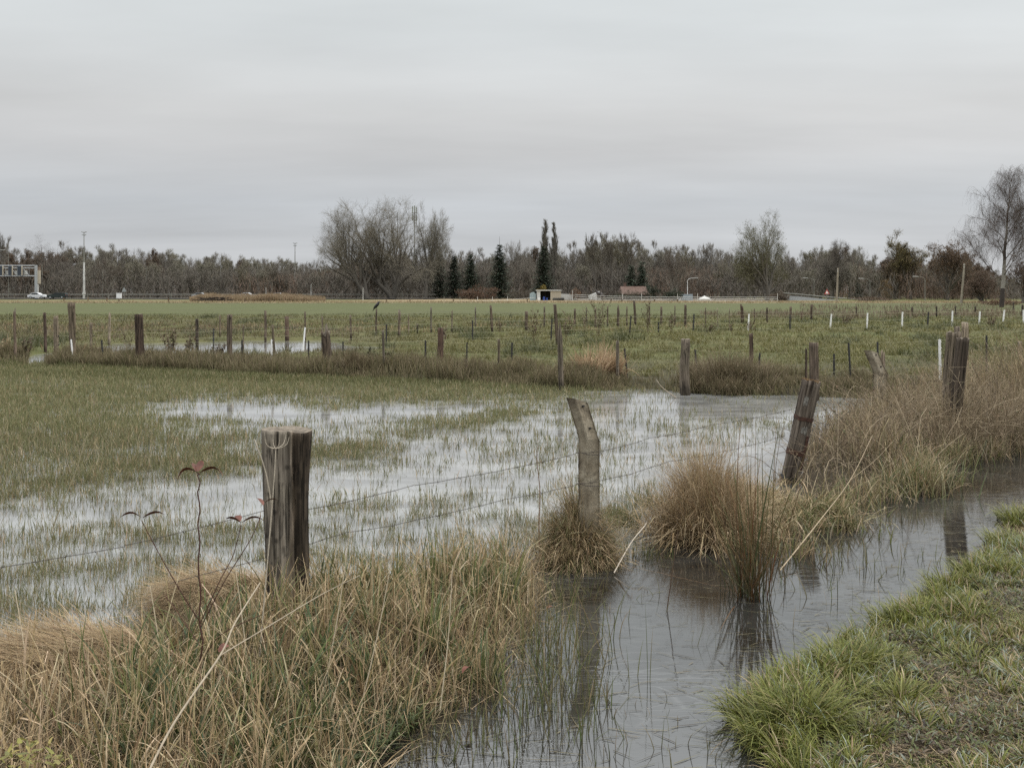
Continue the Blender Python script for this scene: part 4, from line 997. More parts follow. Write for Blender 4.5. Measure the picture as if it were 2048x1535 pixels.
def collapse(o, px, py, rad, n, pal=STRAW, h=(.08, .28)):
    """bent and fallen straws hanging out of a tussock on one side: a part of it"""
    c = np.array(o.location); rb = Rib(); a = rng.normal(-1.9, 1.5, n); r = rad*rng.uniform(.3, 1.1, n)
    P = np.column_stack([r*np.cos(a), r*np.sin(a)*.8, rng.uniform(.02, .22, n)*np.clip(1.2 - r/rad, .15, 1)])
    c0 = pick(pal, n)*.8; c1 = pick(pal, n)*1.1
    rb.blades(P, rng.uniform(h[0], h[1], n), rng.uniform(.003, .009, n), a + rng.normal(0, .9, n), rng.uniform(.5, 1.7, n), rng.uniform(-.3, 1.3, n), c0, c1, K=6, zmin=.003, kink=.5)
    link('fallen_straw', rb.mesh('fallen_straw'), M_dry, o)
collapse(T1, 0, 0, .24, 420); collapse(T2, 0, 0, .42, 900, STRAW, (.1, .42)); collapse(T3, 0, 0, .40, 600, STRAW, (.1, .4)); collapse(T4, 0, 0, .42, 500, STRAW + GREEN, (.1, .35))

# dead herb stalks with seed heads and rags of leaf (docks, thistles, willowherb)
def weed(name, lab, cat, px, py, h, nst, spread, col, leaf=(.12, .09, .06), dens=30, group=None, lsz=.03, rad=.1, parent_mat=None):
    c = ground_at(px, py); s = Seg(3); rb = Rib(); bl = []; cc = []
    for i in range(nst):
        a = rnd.uniform(0, 6.28); r_ = rad*rnd.random(); p = np.array([r_*math.cos(a), r_*math.sin(a), c[2] - .03]); d = np.array([rnd.gauss(0, spread), rnd.gauss(0, spread), 1.0])
        pts = [p.copy()]; hh = h*rnd.uniform(.6, 1.05); n = 7
        for k in range(n):
            d = d + np.array([rnd.gauss(0, .12), rnd.gauss(0, .12), 0]); d /= np.linalg.norm(d); p = p + d*hh/n; pts.append(p.copy())
            if k > 1:
                for _ in range(2):
                    b = d + np.array([rnd.gauss(0, .7), rnd.gauss(0, .7), .2]); b /= np.linalg.norm(b); e = p + b*hh*rnd.uniform(.08, .22); s.add(p, e, .002*max(1, c[1]/14), .0012*max(1, c[1]/14), col); bl.append(e)
        s.poly(pts, .004*max(1, c[1]/18), .002*max(1, c[1]/18), col)
        for _ in range(dens):
            t = rnd.uniform(.35, 1)*(n-.01); i0 = int(t); q = pts[i0] + (pts[i0+1]-pts[i0])*(t-i0); bl.append(q + np.array([rnd.gauss(0, .02), rnd.gauss(0, .02), 0]))
    st = link(name, s.mesh(name), M_bark, None, (c[0], c[1], 0))
    if bl:
        m = len(bl); P = np.array(bl); col_ = pick([leaf, tuple(v*1.5 for v in leaf), tuple(v*.7 for v in leaf)], m)
        rb.blades(P, rng.uniform(.6, 1.6, m)*lsz, rng.uniform(.4, .8, m)*lsz, rng.uniform(0, 6.28, m), rng.uniform(.3, 2.4, m), rng.uniform(0, 1, m), col_, col_, K=2, tip=.3)
        link('dead_leaves', rb.mesh('dead_leaves'), M_dry, st)
    tag(st, lab, cat, group)
DW = 'dead herbs standing along the ditch'
weed('dead_weed', 'dark seedy dead weed left of the dark bark post', 'dead plant', 262, 722, .75, 3, .10, (.08, .06, .045), dens=26, group=DW, lsz=.05)
weed('dead_weed', 'tall bushy dead weed with a drooping head right of the dark bark post', 'dead plant', 345, 722, .80, 5, .14, (.09, .065, .05), dens=50, group=DW, lsz=.055)
weed('dead_weed', 'dark dead weed wrapped round a rotten stake left of the blackened post', 'dead plant', 376, 725, .80, 4, .05, (.08, .06, .05), dens=70, group=DW, lsz=.05)
weed('dead_weed', 'low brown weed bush between the blackened post and the two-toned post', 'dead plant', 432, 728, .50, 6, .25, (.09, .07, .05), dens=45, group=DW, lsz=.05)
weed('dead_weed', 'tall dead weed with a round brown head just left of the red-brown post', 'dead plant', 868, 742, .88, 3, .05, (.10, .08, .055), dens=60, group=DW, lsz=.05)
weed('dead_weed', 'bushy dark weed in front of the crow post', 'dead plant', 748, 738, .55, 6, .3, (.08, .07, .04), leaf=(.07, .07, .035), dens=50, group=DW, lsz=.06)
weed('dead_weed', 'dark leafy weed bush right of the thin straw-wrapped stake', 'dead plant', 795, 735, .33, 8, .5, (.07, .07, .035), leaf=(.055, .07, .03), dens=50, group=DW, lsz=.07, rad=.3)
weed('dead_weed', 'brown weed bush right of the red-brown post', 'dead plant', 930, 755, .40, 8, .35, (.11, .09, .06), dens=40, group=DW, lsz=.05, rad=.3)
weed('dead_weed', 'dead stalks beside the leftmost split post', 'dead plant', 46, 722, .65, 5, .16, (.10, .075, .05), dens=40, group=DW, lsz=.05, rad=.25)
weed('dead_weed', 'tan dead grass and stalks at the far left end of the bank', 'dead plant', 6, 722, .60, 10, .3, (.30, .23, .14), leaf=(.26, .2, .12), dens=40, group=DW, lsz=.06, rad=.3)
for i, (px, py, h_, ns_, lab_) in enumerate([(1132, 678, .9, 6, 'bare grey stalks just right of the joined posts'), (1197, 675, 1.6, 9, 'tall bare stalk bunch above the pale reeds'), (1296, 668, 1.3, 5, 'bare brown stalks in mid-pasture left of the rotten-wood post'), (1342, 668, .9, 4, 'bare brown stalks right of the rotten-wood post'), (1168, 668, 1.0, 3, 'forked dead stalks left of the tall bare bunch'), (1070, 690, 1.0, 6, 'bare stalks left of the joined posts'), (1420, 668, .5, 5, 'low dark weed below the lamp post'), (1465, 666, .5, 3, 'low dark weed left of the first free white stake'), (1500, 665, .5, 5, 'brown weed at the foot of the first free white stake'), (1000, 664, .6, 4, 'thin dead thistle right of the split leaning post'), (1850, 638, .8, 5, 'brown shrubby weed at the hedge bank'), (1985, 655, .6, 10, 'green-brown low bush at the right pasture edge'), (1690, 650, .5, 10, 'dark low weed between two white stakes')]):
    weed('dead_weed', lab_, 'dead plant', px, py, h_, ns_, .12 if h_ > .8 else .4, (.16, .13, .085), dens=9, group='dead herbs in the pasture', lsz=.07, rad=.004)

# big mass of dead weeds and brambles round the far concrete post
def weed_mass():
    RB2 = Rib(); rb = Rib(); q = sample_poly(WEED, 9000); z = np.maximum(zs(q), 0)
    q = sample_poly(WEED, 40000); m = len(q); s_ = sdist(q[:, 0], q[:, 1], WEED); px, py = pxy(q[:, 0], q[:, 1])
    k = rng.random(m) < .08 + 1.1*sstep(.3, .68, fbm(q[:, 0]*2.6, q[:, 1]*2.6)); q = q[k]; px = px[k]; s_ = s_[k]; m = len(q)
    hh = (.16 + .42*sstep(0, .7, s_))*(.55 + .9*fbm(q[:, 0]*1.6+2, q[:, 1]*1.6)) * np.interp(px, [1550, 1640, 1750, 1850, 1930, 2000, 2100], [.62, .8, .92, 1.0, 1.3, 1.7, 1.9])
    c0 = pick(BROWN + [(.10, .10, .05)], m); c1 = pick([(.34, .255, .15), (.26, .195, .115), (.45, .355, .215), (.17, .125, .08), (.17, .155, .07)], m)
    wild = rng.random(m) < .5
    til = np.where(wild, rng.uniform(.2, 1.5, m), np.abs(rng.normal(.2, .25, m)))
    rb.blades(B3(q, np.maximum(zs(q), 0)), hh*rng.uniform(.35, 1.25, m), rng.uniform(.003, .010, m), rng.uniform(0, 6.28, m), til, rng.uniform(-.4, 1.5, m), c0*.85, c1, K=5, zmin=.0, kink=.35)
    tag(link('dead_grass_thicket', rb.mesh('dead_grass_thicket'), M_dry), 'grey-brown dead grass thicket round the pair of big posts', 'dead grass', kind='stuff')
    for (px, py, sx_w, n_, h_) in [(1905, 905, .30, 2600, .62), (1960, 895, .35, 2200, .60), (1850, 915, .30, 1600, .48), (2030, 885, .4, 2000, .75), (1770, 880, .35, 1400, .42)]:
        c = at(px, py); q2 = c[:2] + rng.normal(0, 1, (n_, 2))*[sx_w, .16]; a0 = pick(BROWN, n_); a1 = pick([(.34, .27, .175), (.26, .205, .135), (.42, .34, .225)], n_)
        rb2 = RB2; rb2.blades(B3(q2, np.maximum(zs(q2), 0)), h_*rng.uniform(.3, 1.15, n_), rng.uniform(.0025, .006, n_), rng.uniform(0, 6.28, n_), np.abs(rng.normal(.1, .35, n_)), rng.uniform(-.4, 1.4, n_), a0, a1, K=4, zmin=0, kink=.3)
    tag(link('dead_grass_thicket', RB2.mesh('dead_grass_thicket'), M_dry), 'paler dead stalks in front of the pair of big posts', 'dead grass', kind='stuff')
    # arching bramble canes, woody and criss-crossed
    s = Seg(3); lf = []
    q = np.vstack([sample_poly(WEED, 1500), at(1925, 900)[:2] + rng.normal(0, 1, (260, 2))*[.45, .15]]); n = len(q); zz = np.maximum(zs(q), 0)
    for i in range(n):
        p = np.array([q[i, 0], q[i, 1], zz[i]]); px_ = float(pxy(p[0], p[1])[0]); L = rnd.uniform(.3, .8)*np.interp(px_, [1550, 1900, 2048], [.75, 1.25, 1.6]); a = rnd.uniform(0, 6.28); th = rnd.uniform(0, .5); cv = rnd.uniform(.2, 1.7); pts = [p]
        col = [(.19, .15, .105), (.28, .225, .155), (.11, .085, .06), (.38, .31, .215)][i % 4]
        for k in range(6):
            th += cv/6; a += rnd.gauss(0, .25); p = p + np.array([math.sin(th)*math.cos(a), math.sin(th)*math.sin(a), math.cos(th)])*L/6; pts.append(p)
            if rnd.random() < .5:
                b = rng.normal(0, 1, 3); b[2] = abs(b[2]); b /= np.linalg.norm(b); e = p + b*L*rnd.uniform(.1, .3); s.add(p, e, .0013, .0008, col)
                if rnd.random() < .5: lf.append(e)
        s.poly(pts, .0036, .0018, col)
    o = tag(link('bramble_thicket', s.mesh('bramble_thicket'), M_bark), 'tangled dead bramble canes among the big posts on the right', 'brambles', kind='stuff')
    rb = Rib(); m = len(lf); c = pick([(.12, .10, .05), (.16, .11, .07), (.08, .09, .04)], m)
    rb.blades(np.array(lf), rng.uniform(.015, .035, m), rng.uniform(.01, .02, m), rng.uniform(0, 6.28, m), rng.uniform(.3, 2.4, m), rng.uniform(0, 1, m), c, c, K=2, tip=.3)
    tag(link('dead_leaves', rb.mesh('dead_leaves'), M_dry, o), kind='stuff')
weed_mass()

def weed_front():
    """green flag leaves, stems and sodden litter along the water side of the weed mass"""
    rb = Rib()
    for (px, py, n, h_) in [(1700, 1020, 160, .30), (1640, 1040, 200, .26), (1760, 1000, 200, .28), (1830, 985, 500, .34), (1850, 970, 700, .32), (1800, 940, 300, .40), (1900, 925, 500, .28), (1960, 912, 500, .26), (2030, 900, 500, .30), (1560, 1070, 300, .24), (1580, 1110, 160, .2), (1680, 1060, 100, .2)]:
        c = at(px, py); q = c[:2] + rng.normal(0, .13, (n, 2)); col = pick(GREEN + TANP + BROWN, n)
        P = B3(q, np.maximum(zs(q), -.01)); rb.blades(P, h_*rng.uniform(.4, 1.2, n), rng.uniform(.004, .011, n), rng.uniform(0, 6.28, n), np.abs(rng.normal(.1, .4, n)), rng.uniform(.1, 1.6, n), col, pick(GREEN + STRAW, n), K=5, zmin=.003)
    # single leaves and stems poking from the channel
    for (px, py, n, h_, sp) in [(1790, 1150, 14, .14, .10), (1675, 1130, 24, .16, .10), (1735, 1125, 6, .2, .03), (1745, 1150, 10, .14, .05), (1880, 1010, 14, .12, .10), (1845, 1040, 16, .14, .12), (1920, 1120, 6, .1, .1), (1240, 1420, 10, .14, .08), (1200, 1400, 9, .18, .1), (1140, 1395, 50, .22, .14), (1290, 1420, 8, .1, .06), (1080, 1330, 160, .34, .16), (1050, 1420, 120, .30, .14), (1105, 1290, 70, .3, .1), (1260, 1240, 5, .12, .05), (1330, 1225, 1, .2, .01), (1620, 1180, 10, .16, .10), (1700, 1200, 8, .14, .12), (1280, 1190, 5, .16, .05), (1420, 1290, 4, .12, .08), (1560, 1250, 9, .15, .08), (1110, 1200, 60, .24, .09), (1180, 1180, 14, .2, .05), (1850, 1120, 12, .12, .1), (1150, 1480, 20, .14, .06), (1190, 1505, 12, .14, .06), (1400, 1520, 16, .13, .12), (1360, 1500, 12, .1, .15), (960, 1480, 60, .16, .12), (880, 1500, 60, .14, .12), (1280, 1110, 140, .12, .10), (1250, 1050, 500, .16, .11), (1300, 1010, 400, .16, .10), (1230, 1030, 260, .13, .07)]:
        c = at(px, py); q = c[:2] + rng.normal(0, sp, (n, 2)); col = pick([(.10, .10, .04), (.13, .12, .05), (.07, .06, .035)] + GREEN[:2], n)
        rb.blades(B3(q, np.full(n, -.02)), h_*rng.uniform(.4, 1.3, n), rng.uniform(.0025, .006, n), rng.uniform(0, 6.28, n), np.abs(rng.normal(.1, .3, n)), rng.uniform(0, .8, n), col, pick(GREEN + TANP, n), K=4)
    # drowned and floating blades lying in the ice
    n = 4600; q = sample_poly(poly_world([(760, 1490), (1010, 1390), (1060, 1240), (1080, 1150), (1230, 1090), (1500, 1110), (1700, 1060), (1870, 1010), (2048, 930), (2048, 1000), (1800, 1180), (1600, 1300), (1480, 1400), (1490, 1535), (720, 1600)]), n)
    s1 = sdist(q[:, 0], q[:, 1], BANK); s2 = sdist(q[:, 0], q[:, 1], RBANK); nr = np.maximum(s1, s2)
    k = rng.random(n) < np.clip(np.exp(nr/.28)*1.1, .09, 1); q = q[k]; n = len(q); col = pick([(.10, .09, .05), (.15, .13, .07), (.20, .17, .10), (.06, .05, .035)], n)
    rb.blades(np.column_stack([q, np.full(n, .003)]), rng.uniform(.02, .16, n), rng.uniform(.002, .006, n), rng.normal(0, .5, n) + math.pi*(rng.random(n) < .5), np.full(n, 1.565), rng.normal(0, .02, n), col, col, K=3, zmin=.002, face=None)
    tag(link('drowned_grass', rb.mesh('drowned_grass'), M_blade), 'loose green and brown blades standing and lying in the icy channel', 'grass', kind='stuff')
weed_front()

def right_bank():
    rb = Rib()
    q = sample_poly(poly_world([(1400, 1800), (1400, 1380), (1640, 1270), (1880, 1130), (2060, 960), (2500, 900), (2600, 1800)]), 150000)
    s = sdist(q[:, 0], q[:, 1], RBANK); k = (s > -.10) & (zs(q) > -.03); q = q[k]; s = s[k]
    t = fbm(q[:, 0]*4.5, q[:, 1]*4.5, 2); t2 = fbm(q[:, 0]*1.6+4, q[:, 1]*1.6, 2)
    rim = np.exp(-((s-.08)/.16)**2)
    k = rng.random(len(q)) < np.clip(sstep(.47, .62, t)*.9 + rim*.35*sstep(.38, .52, t2) + .04, 0, 1); q = q[k]; s = s[k]; rim = rim[k]; t2 = t2[k]; t = t[k]; m = len(q)
    # tufts: every blade leans out of the nearest tuft centre
    gx = np.floor(q/.11); cen = (gx + .5 + .35*np.column_stack([vnoise(gx[:, 0]*7.1, gx[:, 1]*3.3)-.5, vnoise(gx[:, 0]*2.7+9, gx[:, 1]*5.9)-.5]))*.11
    d = q - cen; phi = np.arctan2(d[:, 1], d[:, 0]) + rng.normal(0, .5, m)
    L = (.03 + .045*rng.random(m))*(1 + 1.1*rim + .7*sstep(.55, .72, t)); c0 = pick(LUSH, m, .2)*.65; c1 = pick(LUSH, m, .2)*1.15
    dry = rng.random(m) < np.where(s > .5, .36, .14); c0[dry] = pick(TANP, dry.sum()); c1[dry] = pick(STRAW, dry.sum())
    frost = (rng.random(m) < np.where(t2 > .5, .22, .07)) & (s > .1); c1[frost] = pick([(.42, .47, .43), (.35, .42, .36)], frost.sum())
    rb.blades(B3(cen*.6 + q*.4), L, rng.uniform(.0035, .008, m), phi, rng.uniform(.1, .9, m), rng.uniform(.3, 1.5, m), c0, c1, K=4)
    print('right bank', m)
    # fat tufts along the brim
    for (px, py, n, h_, r_) in [(a_, b_, int(c_*.42), d_*.85, e_*1.25) for a_, b_, c_, d_, e_ in [(1500, 1440, 500, .20, .07), (1560, 1470, 900, .22, .10), (1620, 1440, 900, .21, .10), (1540, 1500, 500, .17, .08), (1690, 1340, 900, .20, .09), (1740, 1330, 700, .17, .09), (1640, 1350, 500, .15, .08), (1800, 1400, 800, .13, .08), (1790, 1250, 900, .15, .09), (1830, 1235, 800, .15, .09), (1880, 1200, 700, .14, .08), (1900, 1175, 700, .15, .09), (1960, 1150, 900, .16, .12), (2020, 1090, 900, .16, .12), (2040, 1040, 900, .17, .12), (1730, 1480, 350, .13, .07), (1950, 1330, 700, .10, .12), (1900, 1300, 700, .10, .1), (1700, 1395, 300, .12, .06), (1960, 1240, 600, .10, .12)]]:
        c = ground_at(px, py); a = rng.uniform(0, 6.28, n); r = r_*np.sqrt(rng.random(n)); qq = np.column_stack([c[0] + r*np.cos(a), c[1] + r*np.sin(a)])
        c0 = pick(LUSH, n)*.6; c1 = pick(LUSH + [(.28, .27, .10)], n)*1.05
        rb.blades(B3(qq, np.maximum(zs(qq), 0)), h_*rng.uniform(.5, 1.3, n), rng.uniform(.0035, .008, n), a + rng.normal(0, .7, n), rng.uniform(.05, .6, n) + r/r_*.35, rng.uniform(.4, 1.9, n), c0, c1, K=6, zmin=.002)
    q = sample_poly(poly_world([(1400, 1900), (1400, 1380), (1640, 1270), (1880, 1130), (2060, 960), (2250, 940), (2350, 1900)]), 80000); q = q[(sdist(q[:, 0], q[:, 1], RBANK) > .02) & (rng.random(len(q)) < .05 + .55*sstep(.46, .62, fbm(q[:, 0]*5+3, q[:, 1]*5)))]; m = len(q); c0 = pick(LUSH + TANP, m)
    rb.blades(B3(q), rng.uniform(.02, .07, m), rng.uniform(.002, .005, m), rng.uniform(0, 6.28, m), rng.uniform(.2, 1.3, m), rng.uniform(0, 1.5, m), c0*.8, c0*1.1, K=3)
    tag(link('verge_grass', rb.mesh('verge_grass'), M_blade), 'bright green frosted grass on the near right bank', 'grass', kind='stuff')
    # low rosettes, clover-like leaves and litter between the grass
    rb = Rib(); VIS = poly_world([(1400, 1900), (1400, 1380), (1640, 1270), (1880, 1130), (2060, 960), (2250, 940), (2350, 1900)]); q = sample_poly(VIS, 70000); q = q[sdist(q[:, 0], q[:, 1], RBANK) > -.02]; px, py = pxy(q[:, 0], q[:, 1]); k = (px < 2200) & (zs(q) > .01); q = q[k]
    k = rng.random(len(q)) < .25 + .75*sstep(.42, .6, fbm(q[:, 0]*3+8, q[:, 1]*3)); q = q[k]; m = len(q)
    c = pick([(.09, .11, .04), (.11, .13, .05), (.12, .14, .055), (.19, .21, .16), (.11, .13, .06), (.15, .115, .08), (.06, .045, .03), (.10, .075, .05), (.05, .04, .03)], m, .25)
    rb.blades(B3(q, zs(q) + rng.uniform(0, .03, m)), rng.uniform(.012, .032, m), rng.uniform(.004, .012, m), rng.uniform(0, 6.28, m), rng.uniform(.5, 1.5, m), rng.uniform(0, .8, m), c*.9, c*1.1, K=3, tip=.3)
    q = sample_poly(VIS, 26000); q = q[sdist(q[:, 0], q[:, 1], RBANK) > 0]; n = len(q); col = pick(STRAW[:3] + TANP + BROWN, n)
    rb.blades(B3(q, np.maximum(zs(q), 0) + .006), rng.uniform(.03, .14, n), rng.uniform(.0015, .004, n), rng.uniform(0, 6.28, n), rng.uniform(1.35, 1.6, n), rng.normal(0, .15, n), col, col, K=3)
    tag(link('bank_herbs', rb.mesh('bank_herbs'), M_blade), 'low frosted herbs and straw litter between the grass', 'ground cover', kind='stuff')
right_bank()

def near_bank():
    rb = Rib(); ALL = BANK
    def inb(n, pts, edge=-.05):
        q = sample_poly(poly_world(pts), n); return q[sdist(q[:, 0], q[:, 1], BANK) > edge]
    full = [(-150, 1800), (-150, 1380), (0, 1335), (200, 1280), (400, 1215), (560, 1190), (700, 1185), (850, 1160), (1050, 1105), (1090, 1180), (1070, 1260), (1020, 1330), (1010, 1400), (860, 1460), (760, 1510), (700, 1800)]
    # short dense undergrowth
    q = inb(52000, full); m = len(q); px, py = pxy(q[:, 0], q[:, 1])
    c0 = pick(BROWN, m)*.65; c1 = pick(TANP + BROWN + OLIVE, m)  # root ends darkened: shade in the gaps put into the blade colour
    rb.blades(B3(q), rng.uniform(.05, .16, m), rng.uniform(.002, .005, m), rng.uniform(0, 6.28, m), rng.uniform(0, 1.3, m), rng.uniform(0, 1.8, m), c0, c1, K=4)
    # straw stalks, upright to fallen
    q = inb(12000, full); m = len(q); c0 = pick(TANP, m); c1 = pick(STRAW, m); fall = rng.random(m) < .55
    til = np.where(fall, rng.uniform(.7, 1.35, m), np.abs(rng.normal(0, .28, m)))
    px, py = pxy(q[:, 0], q[:, 1], .1); lowz = sstep(560, 380, px)*sstep(1420, 1330, py)
    til = til + lowz*.7
    rb.blades(B3(q), rng.uniform(.12, .36, m)*np.where(fall, .9, 1)*(1-.5*lowz), rng.uniform(.002, .0065, m), rng.uniform(0, 6.28, m), til, rng.uniform(-.3, 1.2, m), c0*1.05, c1*1.1, K=5, kink=.3)
    # green sedge in sheaves
    q = inb(190, [(150, 1800), (200, 1430), (420, 1360), (560, 1265), (700, 1210), (860, 1190), (1040, 1130), (1070, 1200), (1050, 1290), (1000, 1380), (820, 1450), (700, 1800)], .02)
    for c in q:
        n = rnd.randint(10, 26); a = rng.uniform(0, 6.28, n); r = .035*np.sqrt(rng.random(n)); qq = c + np.column_stack([r*np.cos(a), r*np.sin(a)])
        hh = rnd.uniform(.15, .33); c0 = pick(GREEN + BLUEG, n)*.85; c1 = pick(GREEN + BLUEG, n)*1.1; dr = rng.random(n) < .35; c1[dr] = pick(STRAW, dr.sum())
        lp_ = rnd.uniform(0, 6.28); ll = rnd.uniform(0, .3)
        rb.blades(B3(qq), hh*rng.uniform(.6, 1.25, n), rng.uniform(.005, .0125, n), np.where(rng.random(n) < .5, lp_, a), ll + np.abs(rng.normal(.08, .16, n)), rng.uniform(.05, 1.2, n), c0, c1, K=6)
    # taller singled-out blades and folded leaves rising over the water
    q = inb(330, [(60, 1560), (300, 1400), (560, 1235), (700, 1200), (860, 1180), (1050, 1120), (1060, 1250), (860, 1440), (560, 1700), (60, 1700)], .03); m = len(q)
    c0 = pick(GREEN + TANP, m); c1 = pick(STRAW + GREEN[:2], m)
    rb.blades(B3(q), rng.uniform(.28, .50, m), rng.uniform(.004, .008, m), rng.uniform(0, 6.28, m), np.abs(rng.normal(.05, .22, m)), rng.uniform(0, .9, m), c0, c1, K=6, kink=.35)
    q = inb(700, [(-60, 1700), (-60, 1440), (300, 1400), (560, 1255), (700, 1225), (860, 1200), (1050, 1150), (1060, 1280), (860, 1440), (700, 1700)], .03); m = len(q)
    c0 = pick(TANP + GREEN, m)*.9; c1 = pick(STRAW, m)*1.1
    rb.blades(B3(q), rng.uniform(.12, .38, m), rng.uniform(.007, .014, m), rng.uniform(0, 6.28, m), np.abs(rng.normal(.25, .45, m)), rng.uniform(-.4, 1.6, m), c0, c1, K=7, kink=.6)
    tag(link('bank_grass', rb.mesh('bank_grass'), M_dry), 'mixed straw and green sedge covering the near left bank', 'grass', kind='stuff')
    # matted hair-like tussocks
    for (px, py, rx, ry, h_, n, ph, lab) in [(470, 1225, .34, .22, .13, 9000, math.pi*1.12, 'matted tan tussock combed to the left, just left of the near split post'),
                                        (170, 1360, .42, .26, .12, 9000, math.pi*1.08, 'flattened brown mat of dead grass at the left edge of the bank')]:
        c = ground_at(px, py); r2 = Rib()
        a = rng.uniform(0, 6.28, n); r = np.sqrt(rng.random(n))*(.75 + .5*vnoise(a*1.6, 3)); ux, uy = r*np.cos(a), r*np.sin(a)
        zz = c[2] + h_*np.sqrt(np.clip(1-r**2, 0, 1))*(.45 + .9*fbm(ux*2.5+9, uy*2.5)); sw = 2.2*(fbm(ux*2.2+3, uy*2.2)-.5)
        phi = ph + sw + rng.normal(0, .35, n); slope = rng.normal(1.30, .24, n)
        P = np.column_stack([ux*rx, uy*ry, zz + rng.uniform(-.03, .03, n)])
        col0 = pick(TANP, n); col1 = pick(STRAW[:3] + TANP, n)
        r2.blades(P, rng.uniform(.12, .34, n), rng.uniform(.002, .005, n), phi, slope, rng.uniform(.1, 1.0, n), col0, col1, K=5, zmin=.01, kink=.15)
        o = link('grass_tussock', r2.mesh('grass_tussock'), M_dry, None, (c[0], c[1], 0)); tag(o, lab, 'tussock', 'matted tussocks on the near bank'); mound_base(o, rx*.75, ry*.75, c[2] + h_*.35, (.11, .08, .05))
    # dark green trailing herb at the water's edge
    rb = Rib(); q = inb(9000, [(500, 1800), (540, 1420), (640, 1400), (760, 1410), (850, 1440), (800, 1490), (720, 1560), (690, 1800)], -.06); m = len(q)
    c = pick([(.055, .07, .028), (.075, .095, .035), (.10, .12, .05), (.045, .05, .025)], m)
    rb.blades(B3(q, np.maximum(zs(q), 0) + rng.uniform(0, .05, m)), rng.uniform(.02, .06, m), rng.uniform(.006, .013, m), rng.uniform(0, 6.28, m), rng.uniform(.3, 1.4, m), rng.uniform(.2, 1.4, m), c, c*1.3, K=3, tip=.2)
    tag(link('trailing_herb', rb.mesh('trailing_herb'), M_blade), 'dark green trailing herb at the foot of the near left bank', 'ground cover', kind='stuff')
near_bank()

# ------------------------------------------------------------------ trees
def grow(seed, levels=4, kids=(7, 6, 5, 4), ang=(.45, .75), ratio=(.5, .75), trunk=.28, up_=.25, wander=.12, start=.25, stems=1, spread0=.05, r0=.03, droop=0.0, twigs=4, twl=.09, lean=0, cone=.55, tl=.42, r1=(.42, .72), ns0=8):
    """bare tree of unit size: list of (p0, p1, r0, r1, level)"""
    g = random.Random(seed); segs = []; tips = []
    def br(p, d, L, r, lv, nseg):
        pts = [p]; L0 = L
        if lv == 0: L = L*tl
        for k in range(nseg):
            d = d + Vector((g.gauss(0, wander), g.gauss(0, wander), g.gauss(0, wander*.5) + up_*.12*(1 if lv < 3 else .6) - droop*(lv >= 2)*.35)); d.normalize()
            q = p + d*L/nseg; ra = r*(1 - .75*k/nseg); rb = r*(1 - .75*(k+1)/nseg); segs.append((p, q, ra, rb, lv)); p = q; pts.append(p)
            if lv < levels and (k+1)/nseg > (start if lv == 0 else .2):
                nk = kids[lv]/nseg; c = int(nk) + (g.random() < nk - int(nk))
                for _ in range(c):
                    az = g.uniform(0, 6.28); a = g.uniform(*ang); u = d.orthogonal().normalized(); v = d.cross(u)
                    dd = (d*math.cos(a) + (u*math.cos(az) + v*math.sin(az))*math.sin(a)).normalized(); rem = 1 - (cone if lv == 0 else .55)*(k+1)/nseg
                    if lv == 0 and tl < .9: dd = (dd + Vector((0, 0, .55*(k+1)/nseg))).normalized(); br(p, dd, L0*g.uniform(*r1), rb*.55 + r*.12, 1, max(2, nseg-1))
                    else: br(p, dd, L*g.uniform(*ratio)*rem, rb*(.5 if lv else .6), lv+1, max(2, min(nseg, 8)-1))
        tips.append((p, d.copy(), lv))
    for i in range(stems):
        a = g.uniform(0, 6.28); br(Vector((0, 0, 0)), Vector((math.cos(a)*spread0 + lean, math.sin(a)*spread0, 1)).normalized(), g.uniform(.75, 1.0), r0, 0, ns0)
    out = [(s[0], s[1], s[2], s[3], s[4]) for s in segs]
    for p, d, lv in tips:
        for _ in range(twigs if lv >= levels-1 else 1):
            dd = (d + Vector((g.gauss(0, .5), g.gauss(0, .5), g.gauss(.1, .4) - droop*2))).normalized(); dd2 = (dd + Vector((g.gauss(0, .4), g.gauss(0, .4), g.gauss(0, .3)))).normalized(); m_ = p + dd*twl*g.uniform(.3, .6); out.append((p, m_, r0*.035, r0*.025, 9)); out.append((m_, m_ + dd2*twl*g.uniform(.3, .6), r0*.025, r0*.015, 9))
    return out
